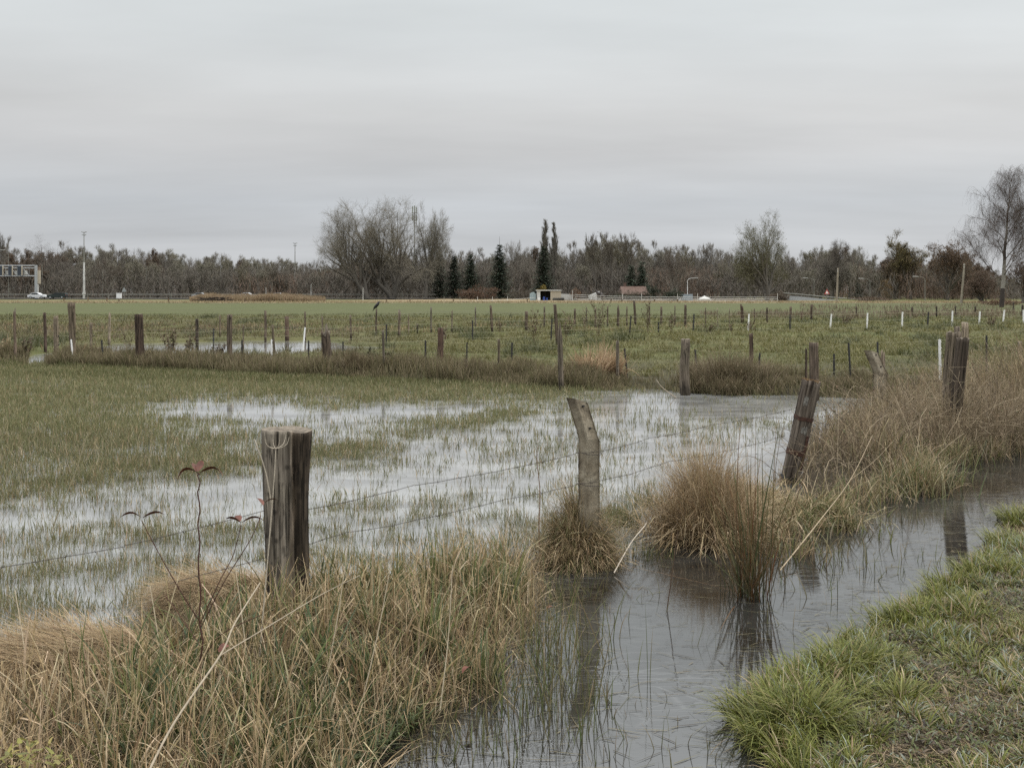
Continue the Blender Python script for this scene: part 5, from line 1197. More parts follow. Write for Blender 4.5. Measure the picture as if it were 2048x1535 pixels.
def tree_meshes(name, segs, bark, twig, wmin, H, W=None, leaf=None, leafn=0, leafs=.03, cover=.85):
    """trunk mesh and crown mesh scaled to height H and width W (metres)"""
    P0 = np.array([s[0][:] for s in segs]); P1 = np.array([s[1][:] for s in segs]); r0 = np.array([s[2] for s in segs]); r1 = np.array([s[3] for s in segs]); lv = np.array([s[4] for s in segs])
    h = np.percentile(P1[:, 2], 98.6); w = np.percentile(np.hypot(P1[:, 0], P1[:, 1]), 98)*2
    sx = (W or H*.7)/w; sz = H/h; S = np.array([sx, sx, sz]); P0 = P0*S; P1 = P1*S; r0 = r0*sz; r1 = r1*sz
    # twig thickness follows from how much sky the crown is to hide
    Ls = np.linalg.norm(P1 - P0, axis=1); fine = lv >= 3
    w_ = np.where(lv == 9, .55, 1.0)*np.where(lv == 3, 1.6, 1.0); area = (Ls*w_*2)[fine].sum(); big = (Ls*(r0+r1))[lv == 2].sum()
    rt = max(.0015, (cover*.55*(W or H*.7)*H - .5*big)/max(area, 1e-6)); rt = min(rt, .03)
    r0 = np.where(fine, rt*w_, r0); r1 = np.where(fine, rt*w_*.8, r1); r0 = np.where(lv == 2, np.minimum(r0, .05*H/12), r0); r1 = np.where(lv == 2, np.minimum(r1, .04*H/12), r1)
    T = Seg(5); C = Seg(3)
    for i in range(len(segs)):
        if lv[i] <= 1: T.add(P0[i], P1[i], max(r0[i], wmin*.5), max(r1[i], wmin*.4), bark)
    k = lv > 1
    C.a = list(P0[k]); C.b = list(P1[k]); C.ra = list(r0[k]); C.rb = list(r1[k])
    g = np.random.default_rng(5); C.col = list(np.array(twig)[None]*g.uniform(.75, 1.3, (k.sum(), 1)))
    tm = T.mesh('trunk'); cm = C.mesh('crown')
    if leaf is not None:
        q = P1[lv >= 3]; q = q[g.integers(0, len(q), leafn)] + g.normal(0, leafs*H*.6, (leafn, 3)); rb = Rib(); c = pick(leaf, leafn, .25)
        rb.blades(q, g.uniform(.6, 1.5, leafn)*leafs*H, g.uniform(.5, 1, leafn)*leafs*H, g.uniform(0, 6.28, leafn), g.uniform(0, 3.1, leafn), g.uniform(0, 1, leafn), c, c, K=2, tip=.4)
        return tm, cm, rb.mesh('leaves')
    return tm, cm, None
def stand_tree(meshes, loc, label, cat='tree', name='bare_tree', scale=1, rz=0, group=None, wide=1):
    o = empty(name, loc, rz); o.scale = (scale*wide, scale*wide, scale); tag(o, label, cat, group)
    link('trunk', meshes[0], M_bark, o); link('crown', meshes[1], M_bark, o)
    if meshes[2]: link('leaves', meshes[2], M_dry, o)
    return o
BK = (.125, .113, .096); TW = (.175, .158, .132); TWG = (.215, .20, .155); TWR = (.155, .130, .105)
def gz(x, y): return H1(x, y) - .1
def far_pt(px, D):
    x = (px-CX)/F*D; return (x, D, gz(x, D))
def hh(py_top, D, x):                 # height of something whose top is seen at py_top
    return EYE - (py_top-HY)/F*D - gz(x, D)

# unit trees for the wood (about 12 m, reused by copying)
PROTO = []
for i, (kw, tw, lf) in enumerate([
    (dict(kids=(9, 6, 4, 3), ang=(.45, .9), start=.3, wander=.12, tl=.5), TW, None),
    (dict(kids=(8, 6, 4, 3), ang=(.5, 1.0), start=.2, wander=.15), TW, None),
    (dict(kids=(9, 6, 4, 3), ang=(.3, .6), start=.3, wander=.08, tl=.62), TWG, None),
    (dict(kids=(8, 6, 4, 3), ang=(.4, .7), start=.2, stems=3, spread0=.25), TW, None),
    (dict(kids=(9, 5, 4, 3), ang=(.4, .7), start=.3), TWR, [(.115, .08, .052), (.14, .095, .06), (.09, .066, .046)]),
    (dict(kids=(9, 5, 4, 3), ang=(.45, .8), start=.15, stems=2, spread0=.2), TWG, [(.12, .095, .04), (.09, .08, .04)]),
]):
    PROTO.append(tree_meshes('tree', grow(40+i, **kw), BK, tw, .07, 12, 7.5 if i != 2 else 5.5, lf, 4600 if i == 4 else 1500, .02, 1.7))
# skyline of the wood, read off the photograph: px, top row
SKY = [(-300, 490), (0, 492), (30, 500), (60, 505), (85, 500), (105, 488), (130, 492), (150, 500), (180, 495), (200, 492), (240, 494), (262, 492), (300, 502), (325, 498), (345, 497), (380, 508), (400, 508), (440, 506), (470, 512), (490, 510), (540, 514), (590, 522), (640, 520), (700, 515), (760, 505), (840, 500), (900, 500), (940, 494), (960, 500), (1000, 510), (1040, 487), (1070, 500), (1130, 488), (1160, 490), (1190, 474), (1225, 472), (1250, 472), (1285, 477), (1310, 492), (1340, 495), (1370, 485), (1395, 500), (1420, 488), (1460, 502), (1500, 505), (1600, 505), (1640, 492), (1665, 486), (1690, 490), (1715, 498), (1745, 516), (1790, 505), (1830, 505), (1870, 508), (1900, 500), (1935, 510), (1960, 520), (2000, 540), (2048, 545), (2400, 520)]
sx_ = [a for a, _ in SKY]; sy_ = [b for _, b in SKY]
def region(px):
    for lim, t in [(70, 'behind the motorway gantry'), (170, 'left of the tall light mast'), (400, 'right of the tall light mast'), (620, 'left of the great spreading tree'), (920, 'behind the great spreading tree'), (1075, 'between the spruces'), (1300, 'behind the horse paddock'), (1480, 'behind the street lamp'), (1620, 'behind the rounded willow'), (1760, 'behind the road ramp'), (1900, 'near the yellowish round tree'), (9999, 'near the birch')]:
        if px < lim: return t
KN = ['bare slender tree', 'bare wide-crowned tree', 'bare pale narrow tree', 'bare many-stemmed tree', 'russet-leaved oak', 'thinly leaved olive tree']
cnt = 0
for row, (D0, dens, hs) in enumerate([(212, 21, .74), (236, 19, .90), (262, 17, 1.0)]):
    px = -70 + row*7
    while px < 2120:
        D = D0 + rnd.uniform(-9, 9); x = (px-CX)/F*D; top = float(np.interp(px, sx_, sy_))
        if px > 1650: D *= .92; x = (px-CX)/F*D
        Ht = hh(top + rnd.uniform(-3, 9), D, x)*(hs*rnd.uniform(.86, 1.02) if row < 2 else rnd.uniform(.9, 1.02))
        if row == 0 and 1120 < px < 1440: Ht *= .85
        w = [3, 3, 2, 3, .4, 1]
        if px < 130 or 660 < px < 760 or 1770 < px < 2000: w = [1, 2, 0, 2, 5, 1]
        if 180 < px < 620: w = [3, 2, 5, 2, .3, .8]
        if 1120 < px < 1310: w = [5, 4, 1, 1, 0, .6]
        k = rnd.choices(range(6), w)[0]
        if not (row == 0 and (1060 < px < 1120)):
            o = stand_tree(PROTO[k], (x, D, gz(x, D)), KN[k] + ' in the wood ' + region(px), 'tree', 'oak_tree' if k == 4 else 'bare_tree', Ht/12, rnd.uniform(0, 6.28), 'trees of the wood ' + region(px), rnd.uniform(.85, 1.25)*(min(1.6, 9/Ht) if Ht < 9 else 1)); cnt += 1
        px += dens*rnd.uniform(.7, 1.3)
print('wood trees', cnt)

def thicket():
    """undergrowth and the far depth of the wood"""
    rb = Rib()
    n = 150000; D = rng.uniform(198, 280, n); px = rng.uniform(-120, 2170, n); 
    low = np.interp(px, [-200, 560, 640, 900, 1060, 1130, 1450, 1600, 1760, 2000, 2200], [.68, .68, .85, .85, .68, .55, .68, .75, .65, .5, .5])
    D = np.where(px > 1700, D*.9, D); x = (px-CX)/F*D; top = np.interp(px, sx_, sy_); Hm = (EYE - (top-HY)/F*D - .4)*low
    Hm = Hm*(.6 + .7*fbm(x*.12, D*.05))
    zb = height(x, D) - .1; L = rng.uniform(.6, 2.2, n); z = zb + rng.random(n)**1.3*np.maximum(Hm - L*.5, 0)
    c = pick([(.138, .122, .102), (.115, .103, .088), (.155, .137, .112), (.10, .09, .078), (.15, .125, .10)], n, .2)
    red = (fbm(x*.06+5, D*.03) > .60)[:, None]; c = np.where(red, c*np.array([1.15, .95, .85]), c)
    rb.blades(np.column_stack([x, D, z]), L, rng.uniform(.03, .09, n), rng.uniform(0, 6.28, n), np.abs(rng.normal(0, .95, n)), rng.uniform(-.9, .9, n), c, c, K=2)
    tag(link('undergrowth', rb.mesh('undergrowth'), M_bark), 'brown leafless undergrowth filling the wood', 'undergrowth', kind='stuff')
    rb = Rib(); n = 90000; D = rng.uniform(282, 330, n); px = rng.uniform(-250, 2300, n); x = (px-CX)/F*D
    top = np.interp(px, sx_, sy_); Hm = (EYE - (top-HY)/F*D - .4)*np.interp(px, [0, 600, 1100, 1320, 1400, 1700, 1740, 1800, 1950, 2048], [.9, .9, .62, .62, .8, .8, .7, .66, .35, .2])
    z = .3 + rng.random(n)*Hm*.70; c = pick([(.15, .132, .112), (.17, .15, .128)], n, .15)
    rb.blades(np.column_stack([x, D, z]), rng.uniform(.5, 1.4, n), rng.uniform(.1, .35, n), rng.uniform(0, 6.28, n), rng.uniform(0, 3.1, n), rng.uniform(-.5, .5, n), c, c, K=2, tip=.3)
    tag(link('far_wood', rb.mesh('far_wood'), M_bark), 'deepest rows of the bare wood on the horizon', 'wood', kind='stuff')
thicket()

# the trees one can tell apart
def solo(px, D, top, W, kw, seed, lab, name='bare_tree', bark=BK, tw=TW, leaf=None, leafn=0, leafs=.012, wmin=.055, cat='tree', cover=.8):
    p = far_pt(px, D); Ht = hh(top, D, p[0]); m = tree_meshes('tree', grow(seed, **kw), bark, tw, wmin, Ht, W, leaf, leafn, leafs, cover)
    return stand_tree(m, p, lab, cat, name, 1, 0)
solo(785, 196, 408, 23.0, dict(kids=(9, 8, 6, 4), ang=(.4, .95), start=.25, stems=4, spread0=.5, twigs=3, wander=.13, up_=.16, tl=.45, r1=(.42, .58)), 221, 'great spreading bare tree, the tallest crown left of centre', tw=(.18, .162, .125), wmin=.06, cover=1.55)
solo(735, 193, 428, 19, dict(kids=(9, 8, 6, 4), ang=(.4, .95), start=.3, stems=3, spread0=.3, twigs=3, wander=.13, lean=-.5, up_=.22, tl=.55, r1=(.35, .55)), 202, 'bare tree leaning left out of the great spreading tree', tw=(.18, .162, .125), wmin=.06, cover=1.0)
solo(850, 197, 424, 11.5, dict(kids=(9, 8, 6, 4), ang=(.4, .9), start=.25, stems=2, spread0=.35, lean=.12, twigs=3), 203, 'bare tree leaning right beside the great spreading tree', tw=(.17, .155, .12), wmin=.055, cover=1.3)
solo(1535, 178, 443, 12.5, dict(kids=(9, 8, 6, 4), ang=(.4, .9), start=.2, stems=4, spread0=.45, twigs=3, wander=.12, up_=.25, tl=.5, r1=(.36, .56)), 204, 'big rounded willow with greenish upper twigs right of the garden tent', 'willow_tree', BK, (.125, .115, .07), [(.13, .13, .06), (.11, .11, .05)], 6000, .010, .05, cover=1.7)
solo(1823, 185, 469, 9.0, dict(kids=(10, 7, 6, 3), ang=(.4, .75), start=.3, twigs=5), 205, 'round tree with thin yellowish leaves left of the right-hand pylon', 'maple_tree', BK, (.13, .11, .07), [(.20, .16, .06), (.15, .13, .055)], 6500, .012, .05, cover=1.3)
solo(1895, 180, 488, 9.0, dict(kids=(10, 7, 6, 3), ang=(.4, .8), start=.2, stems=2, spread0=.15, twigs=4), 206, 'oak with russet brown leaves right of the yellowish round tree', 'oak_tree', BK, TWR, [(.125, .085, .055), (.15, .10, .06), (.10, .072, .05)], 9000, .018, .06)
solo(1790, 188, 503, 8.0, dict(kids=(10, 7, 5, 3), ang=(.4, .8), start=.15, stems=2, spread0=.15, twigs=4), 207, 'broad russet oak just left of the yellowish round tree', 'oak_tree', BK, TWR, [(.14, .105, .06), (.11, .085, .05)], 9000, .022, .06)
solo(1965, 150, 545, 7.0, dict(kids=(10, 7, 5, 3), ang=(.4, .9), start=.05, stems=3, spread0=.4, twigs=4), 208, 'low dark brown leafy tree left of the birch', 'oak_tree', BK, TWR, [(.10, .07, .05), (.125, .085, .058)], 8000, .028, .06)
solo(2045, 150, 525, 6.5, dict(kids=(10, 7, 5, 3), ang=(.4, .9), start=.3, stems=2, spread0=.3, twigs=4), 218, 'dark brown leafy tree behind the birch at the right edge', 'oak_tree', BK, TWR, [(.10, .066, .048), (.12, .08, .055)], 5000, .028, .06)
solo(1665, 190, 483, 7, dict(kids=(10, 7, 5, 4), ang=(.4, .8), start=.3, twigs=5), 209, 'dark dense bare tree above the tall wooden pylon', tw=(.11, .095, .08), wmin=.07)
solo(100, 222, 486, 15, dict(kids=(10, 7, 6, 4), ang=(.4, .9), start=.1, stems=3, spread0=.3, twigs=5), 210, 'broad dark bare tree between the gantry and the light mast', tw=(.12, .104, .088), wmin=.09)
solo(5, 230, 466, 4.5, dict(kids=(10, 5, 4, 3), ang=(.2, .4), start=.3, twigs=4), 211, 'tall thin bare tree at the far left edge')
solo(1190, 205, 470, 5.5, dict(kids=(8, 6, 5, 4), ang=(.4, .7), start=.5, twigs=5), 212, 'slim bare tree with a fine round top, first of three behind the paddock', tw=(.12, .105, .08))
solo(1222, 206, 470, 5.0, dict(kids=(8, 6, 5, 4), ang=(.4, .7), start=.5, twigs=5), 213, 'slim bare tree with a fine round top, second of three behind the paddock', tw=(.12, .105, .08))
solo(1250, 207, 469, 5.5, dict(kids=(8, 6, 5, 4), ang=(.4, .7), start=.45, twigs=5), 214, 'slim bare tree with a fine round top, third of three behind the paddock', tw=(.12, .105, .08))
solo(1350, 190, 497, 6.5, dict(kids=(9, 6, 5, 3), ang=(.3, .6), start=.2, stems=3, spread0=.35, twigs=4), 215, 'pale-stemmed bare tree just left of the white street lamp', bark=(.19, .17, .14), tw=(.12, .10, .08))
solo(215, 205, 520, 7, dict(kids=(6, 5, 4, 3), ang=(.4, .8), start=.4, stems=2, spread0=.4, twigs=2), 216, 'dead tree with pale bleached limbs right of the light mast', bark=(.24, .22, .19), tw=(.12, .10, .08), wmin=.10)
solo(542, 205, 520, 4.5, dict(kids=(8, 5, 4, 3), ang=(.25, .5), start=.3, stems=1, twigs=4), 217, 'slim pale bare tree left of the second light mast', bark=(.2, .18, .15), tw=(.13, .115, .09))
# poplars
for px, top, lab in [(1088, 443, 'columnar poplar rising behind the big dark spruce'), (1108, 447, 'columnar poplar, the right one of two')]:
    solo(px, 214, top, 2.9, dict(kids=(75, 6, 4, 2), ang=(.18, .42), ratio=(.26, .42), start=.02, twigs=2, wander=.02, up_=.5, twl=.03, cone=.90, tl=1, ns0=30), 230+px, lab, 'poplar_tree', BK, (.16, .15, .118), cover=2.2)
# conifers
def conifer(px, D, top, W, lab, seed, dark=1.0, bare=.05, foot=None):
    g = np.random.default_rng(seed); p = far_pt(px, D); Ht = hh(top, D, p[0])
    o = empty('spruce_tree', p); tag(o, lab, 'spruce')
    T = Seg(6); T.poly([np.array([0, 0, Ht*k/6]) for k in range(7)], .16, .02, (.07, .055, .045)); link('trunk', T.mesh('trunk'), M_bark, o)
    rb = Rib(); n = 90; Pb = []; 
    for i in range(int(Ht*W*14)):
        z = Ht*(bare + (.985-bare)*(1 - math.sqrt(1 - g.random()*.985))); r = W*.68*(1 - z/Ht)**.95*g.uniform(.45, 1.15) + .05; a = g.uniform(0, 6.28); m = 9
        t = np.linspace(.12, 1, m); q = np.column_stack([r*t*math.cos(a), r*t*math.sin(a), z - r*.28*t**1.3 + .12*r*t**3]); Pb.append(q)
    q = np.concatenate(Pb); q = np.repeat(q, 2, 0) + g.normal(0, .05, (len(q)*2, 3)); n = len(q)
    c = pick([(.06*dark, .075*dark, .055*dark), (.078*dark, .095*dark, .066*dark), (.048*dark, .06*dark, .046*dark)], n, .2)
    rb.blades(q, g.uniform(.18, .45, n), g.uniform(.10, .22, n), np.arctan2(q[:, 1], q[:, 0]) + g.normal(0, .6, n), g.uniform(1.0, 2.0, n), g.uniform(-.3, .5, n), c, c, K=2, tip=.3)
    link('crown', rb.mesh('crown'), M_bark, o)
conifer(1087, 190, 478, 4.6, 'big dark spruce behind the paddock shed', 1, 1.1)
conifer(999, 196, 473, 4.8, 'evenly pointed spruce left of the shed', 2, 1.2)
conifer(908, 198, 499, 3.6, 'ragged dark conifer, left one of a close pair', 3, 1.0)
conifer(941, 194, 496, 4.2, 'dark conifer, right one of a close pair', 4, 1.15)
conifer(879, 204, 492, 3.4, 'slim conifer in front of the great spreading tree', 5, 1.3)
conifer(1262, 195, 520, 3.4, 'dark green conifer above the red-brown roof, left one', 7, 1.5)
conifer(1284, 195, 512, 3.2, 'dark green conifer above the red-brown roof, right one', 8, 1.7)
conifer(1718, 185, 562, 2.2, 'small dark conifer between the pylon and the oaks', 9, .9)
def bush(px, D, top, W, lab, pal, seed, n=1500, name='bush', sz=.22):
    g = np.random.default_rng(seed); p = far_pt(px, D); Ht = max(.5, hh(top, D, p[0]))
    v = g.normal(0, 1, (n, 3)); v /= np.linalg.norm(v, axis=1, keepdims=True); r = g.random(n)**.4; q = v*r[:, None]*np.array([W/2, W/2*.8, Ht/2]); q[:, 2] = q[:, 2] + Ht/2
    lump = .75 + .5*vnoise(v[:, 0]*2 + seed, v[:, 2]*2); q = q*lump[:, None]; rb = Rib(); c = pick(pal, n)
    rb.blades(q, g.uniform(.5, 1.5, n)*sz, g.uniform(.4, .9, n)*sz*.6, g.uniform(0, 6.28, n), g.uniform(0, 2, n), g.uniform(0, 1, n), c, c, K=2, tip=.3)
    o = link(name, rb.mesh(name), M_dry, None, p); tag(o, lab, 'bush'); return o
DG = [(.03, .04, .024), (.04, .05, .03), (.025, .032, .02)]
bush(1305, 172, 566, 2.8, 'dark evergreen bush right of the red-brown roof', DG, 1)
bush(1345, 170, 577, 4.2, 'wide dark evergreen bush left of the street lamp', DG, 2, 2200)
bush(1560, 173, 584, 4.2, 'brown scrub hiding the upper end of the ramp', [(.10, .08, .06), (.12, .095, .07)], 15, 1500)
bush(1258, 171, 583, 8.5, 'clipped dark hedge below the red-brown roof', [(.04, .042, .026), (.05, .05, .03)], 3, 2600)
bush(1085, 186, 568, 1.7, 'small yellow-leaved tree behind the shed', [(.30, .22, .06), (.22, .17, .05)], 4, 600)
bush(1152, 178, 576, 2.0, 'rust-coloured shrub right of the shed', [(.16, .09, .05), (.13, .08, .05)], 5, 600)
bush(1215, 178, 576, 4.5, 'grey-brown shrub behind the dark horse', [(.06, .05, .04), (.075, .06, .045)], 6, 1500)
bush(955, 186, 575, 9, 'reddish-brown scrub below the conifer pair', [(.12, .075, .05), (.10, .065, .045)], 7, 2500, sz=.3)
bush(1040, 186, 580, 6, 'grey scrub left of the shed', [(.075, .065, .05), (.09, .075, .055)], 8, 1800)
bush(1772, 176, 556, 2.4, 'orange-brown bush below the russet oak', [(.15, .10, .045), (.12, .08, .04)], 9, 700)
bush(1745, 168, 594, 7, 'long brown bramble bank at the end of the ramp', [(.12, .085, .06), (.10, .07, .05)], 10, 1800)
bush(620, 176, 590, 5.0, 'tan scrub at the right end of the reed strip', [(.14, .11, .07), (.11, .09, .06)], 11, 1500)
bush(2000, 128, 600, 5, 'brown bramble bank behind the birch', [(.12, .075, .05), (.15, .10, .06)], 12, 1800)
bush(188, 215, 560, 4.5, 'orange-brown shrub right of the light mast foot', [(.13, .085, .05), (.11, .075, .045)], 13, 900)
bush(1380, 190, 545, 6, 'brown leafy shrub above the street lamp foot', [(.08, .062, .045)], 14, 900)

# birch at the right
def birch():
    D = 108; px = 2003; p = far_pt(px, D); Ht = hh(347, D, p[0]); g = random.Random(77); T = Seg(7); C = Seg(3); tw = Seg(3)
    o = empty('birch_tree', p); tag(o, 'tall weeping birch with pale trunk at the right edge, past the pasture', 'birch tree')
    pts = [Vector((0, 0, 0))]; d = Vector((.03, 0, 1)); n = 14
    for k in range(n):
        d = (d + Vector((g.gauss(.015, .05), g.gauss(0, .05), .05))).normalized(); pts.append(pts[-1] + d*Ht/n)
    for k in range(n):
        pale = k > 1 and g.random() < .8; T.add(pts[k][:], pts[k+1][:], .24*(1-k/n*.93), .24*(1-(k+1)/n*.93), (.26, .24, .21) if pale else (.06, .05, .045))
    def hang(q, L):
        a = g.uniform(0, 6.28); d = Vector((math.cos(a)*.7, math.sin(a)*.7, .1)); m = 6; c = (.085*g.uniform(.7, 1.3), .062, .05)
        for k in range(m):
            d = (d + Vector((g.gauss(0, .12), g.gauss(0, .12), -.45))).normalized(); e = q + d*L/m; tw.add(q[:], e[:], .0075*(1-k/m*.4), .006*(1-k/m*.4), c)
            if k and g.random() < .8:
                f = e + Vector((g.gauss(0, .16), g.gauss(0, .16), -.28)); tw.add(e[:], f[:], .005, .004, c)
            q = e
    def limb(q, d, L, r, lv):
        m = 6; 
        for k in range(m):
            d = (d + Vector((g.gauss(0, .12), g.gauss(0, .12), .10 - .16*(k/m)*(lv+1)))).normalized(); e = q + d*L/m; C.add(q[:], e[:], r*(1-k/m*.8), r*(1-(k+1)/m*.8), (.11, .085, .07) if lv else (.14, .12, .10)); q = e
            if lv < 2 and k > 0:
                for _ in range(2 if lv == 0 else 1):
                    u = d.orthogonal().normalized(); v = d.cross(u); az = g.uniform(0, 6.28); a = g.uniform(.4, .9); limb(q, (d*math.cos(a) + (u*math.cos(az)+v*math.sin(az))*math.sin(a)).normalized(), L*g.uniform(.35, .55), r*.5, lv+1)
            if lv >= 1 or k > 3:
                if q.z < Ht*.80 or g.random() < .35: hang(q, g.uniform(.8, 2.2))
    for i in range(24):
        t = .15 + .83*(i/23)**.9; k = min(n-1, int(t*n)); q = pts[k].lerp(pts[k+1], t*n-k); a = i*2.4 + g.uniform(-.4, .4); el = g.uniform(.5, .9) + .5*t
        L = Ht*.43*(1 - t*.74)*g.uniform(.75, 1.1); limb(q, Vector((math.cos(a), math.sin(a), el)).normalized(), L, .075*(1-t*.7), 0)
    A_ = np.linalg.norm(np.array(tw.a) - np.array(tw.b), axis=1); f = min(1.4, .8*Ht*Ht*.5/ (A_*(np.array(tw.ra)+np.array(tw.rb))).sum()); print('birch f', f, len(A_))
    tw.ra = [r*f for r in tw.ra]; tw.rb = [r*f for r in tw.rb]
    link('trunk', T.mesh('trunk'), M_bark, o); link('limbs', C.mesh('limbs'), M_bark, o); link('crown', tw.mesh('crown'), M_bark, o)
birch()

# ------------------------------------------------------------------ near single plants
def stalk_pts(P, n=10):
    P = [np.array(p, float) for p in P]; out = []
    for k in range(len(P)-1):
        p0 = P[max(k-1, 0)]; p1 = P[k]; p2 = P[k+1]; p3 = P[min(k+2, len(P)-1)]
        for i in range(n):
            t = i/n; out.append(.5*((2*p1) + (-p0+p2)*t + (2*p0-5*p1+4*p2-p3)*t*t + (-p0+3*p1-3*p2+p3)*t**3))
    out.append(P[-1]); return out
def leaf_mesh(name, L, w, droop, n=7):
    V = []; Fc = []
    for k in range(n+1):
        t = k/n; x = L*t*math.cos(droop*t*.5); z = L*(.28*math.sin(t*2.2) - droop*.35*t*t); hw = w*math.sin(math.pi*min(1, t*.94+.04))**.8
        V += [(x, -hw, z + hw*.35), (x, 0, z), (x, hw, z + hw*.35)]
    for k in range(n):
        for j in range(2): Fc.append((k*3+j, k*3+j+1, (k+1)*3+j+1, (k+1)*3+j))
    me = bpy.data.meshes.new(name); me.from_pydata(V, [], Fc); 
    for p in me.polygons: p.use_smooth = True
    return me
M_redleaf = plain('red_autumn_leaf', (.115, .036, .020), .65, var=.4, scale=60)
def sapling():
    D = 3.75; base = up(400, 1478, D); o = empty('sapling', (base[0], base[1], 0)); tag(o, 'thin bare sapling with a few red leaves left of the near split post', 'sapling')
    o0 = np.array([base[0], base[1], 0]); s = Seg(5); col = (.085, .045, .035)
    main = stalk_pts([up(400, 1500, D), up(402, 1300, D), up(397, 1100, D), up(398, 965, D), up(396, 945, D)]); main = [p + np.array([.004*math.sin(i*1.3) + rnd.gauss(0, .0012), 0, 0])*(0 < i < len(main)-1) for i, p in enumerate(main)]; s.poly([p-o0 for p in main], .0042, .0018, col)
    brs = [([up(401, 1245, D), up(360, 1180, D-.03), up(320, 1110, D-.05), up(283, 1040, D-.06)], .0024), ([up(401, 1245, D), up(440, 1160, D+.02), up(466, 1110, D+.05), up(482, 1050, D+.05)], .0022), ([up(401, 1255, D), up(450, 1160, D-.02), up(500, 1080, D-.02), up(522, 1030, D)], .0022), ([up(400, 1330, D), up(440, 1270, D), up(520, 1230, D-.1)], .0022), ([up(400, 1290, D), up(360, 1230, D+.1), up(330, 1190, D+.15)], .002)]
    for b, r in brs: s.poly([p-o0 for p in stalk_pts(b)], r, .0014, col)
    link('stem', s.mesh('stem'), M_bark, o)
    def leaf(px, py, d, ang, L, w, droop, roll=0):
        me = leaf_mesh('leaf', L, w, droop); q = link('leaf', me, M_redleaf, o); p = up(px, py, d) - o0; q.location = tuple(p); q.rotation_euler = (roll, 0, ang)
    leaf(395, 945, D, 3.3, .095, .014, 1.5, .5); leaf(400, 945, D, -.15, .10, .013, .9, -.5); leaf(392, 942, D, 2.4, .04, .012, -1.2, .3); leaf(396, 942, D, 1.5, .045, .014, -1.5, 0)
    leaf(283, 1035, D-.06, 3.1, .078, .010, .5, .6); leaf(285, 1035, D-.06, .1, .078, .010, .3, -.6)
    leaf(482, 1045, D+.05, 3.4, .055, .015, -.3, .5); leaf(483, 1045, D+.05, 0.1, .085, .012, .5, -.5); leaf(480, 1042, D+.05, 2.3, .03, .014, -1, 0)
    leaf(526, 1010, D, 2.6, .045, .017, -.8, .4); leaf(529, 1005, D, .1, .05, .010, .3, -.3)
    # fallen red-brown leaves in the grass belong to nobody: separate things
sapling()
def umbel():
    D = 4.15; o0 = up(530, 1250, D); o0[2] = 0; s = Seg(5); col = (.44, .39, .31)
    st = stalk_pts([up(505, 1500, D), up(520, 1300, D), up(545, 1000, D), up(551, 900, D)]); s.poly([p-o0 for p in st], .0034, .002, col)
    s.poly([p-o0 for p in stalk_pts([up(543, 1010, D), up(530, 940, D-.02), up(508, 878, D-.04)])], .003, .0022, col)
    hub = up(551, 897, D)
    for i, (dx, dy, dz) in enumerate([(-24, -28, .02), (-19, -38, -.03), (-10, -42, .05), (0, -22, -.05), (9, -40, .0), (18, -38, .04), (25, -30, -.02), (-14, -30, -.06), (14, -28, .07), (22, -20, .05)]):
        m = hub + np.array([dx*.8/F*D, dz*.6, -dy*.25/F*D]); e = hub + np.array([dx/F*D, dz, -dy/F*D]); s.poly([p-o0 for p in stalk_pts([hub, m, e], 5)], .0011, .0007, col)
    o = link('dead_umbel', s.mesh('dead_umbel'), M_bark, None, o0); tag(o, 'pale dead umbel stalk, its empty rays in front of the near split post', 'dead flower stalk')
umbel()
def cane(lab, P, r0, r1, col, name='dry_cane', side=None):
    s = Seg(6); pts = stalk_pts(P); o0 = pts[0].copy(); o0[2] = 0; s.poly([p-o0 for p in pts], r0, r1, col)
    for b in (side or []): s.poly([p-o0 for p in stalk_pts(b)], r1*.9, r1*.5, col)
    o = link(name, s.mesh(name), M_bark, None, o0); tag(o, lab, 'dry stalk', 'single dry stalks')
SC = (.42, .36, .27)
cane('thickest pale dry cane slanting up to the right from the bottom edge', [up(270, 1600, 2.85), up(345, 1450, 3.1), up(440, 1310, 3.4), up(470, 1245, 3.55), up(520, 1165, 3.9)], .0042, .0026, (.33, .28, .21), side=[[up(440, 1310, 3.4), up(520, 1262, 3.6), up(640, 1190, 3.9), up(720, 1150, 4.0)]])
cane('brown upright stick rising out of the flood left of the near concrete post', [at(1080, 1130, 0), up(1078, 1050, 6.2), up(1080, 985, 6.2), up(1074, 920, 6.2), up(1076, 890, 6.2)], .005, .002, (.22, .15, .10))
cane('bleached crooked twig lying from the water toward the tan tussock', [at(1228, 1145, .01), up(1262, 1085, 6.2), up(1290, 1050, 6.4), up(1296, 1036, 6.4)], .004, .002, (.5, .44, .36), side=[[up(1290, 1050, 6.4), up(1286, 1030, 6.4), up(1282, 1018, 6.4)]])
cane('single dark straight stick standing in the middle of the channel', [at(1334, 1219, 0), up(1345, 1140, 5.33), up(1356, 1060, 5.33)], .003, .0015, (.10, .065, .045))
cane('long pale stalk leaning right over the channel below the leaning post', [at(1560, 1140, .02), up(1640, 1040, 6.7), up(1700, 960, 7.0), up(1745, 870, 7.3)], .0045, .002, (.36, .29, .2), side=[[up(1700, 960, 7.0), up(1750, 920, 7.1), up(1788, 880, 7.2)]])
cane('pale bent twig in the water left of the thick grey post', [at(1352, 795, 0), up(1325, 775, 15.6), up(1312, 758, 15.5)], .008, .004, (.45, .38, .3))
cane('thin pale grass stalk with a loose seed tip left of the sapling', [up(110, 1040, 4.4), up(145, 960, 4.4), up(165, 900, 4.4), up(176, 862, 4.4)], .0022, .0012, (.34, .3, .19), side=[[up(148, 955, 4.4), up(170, 935, 4.4), up(190, 932, 4.4)]])
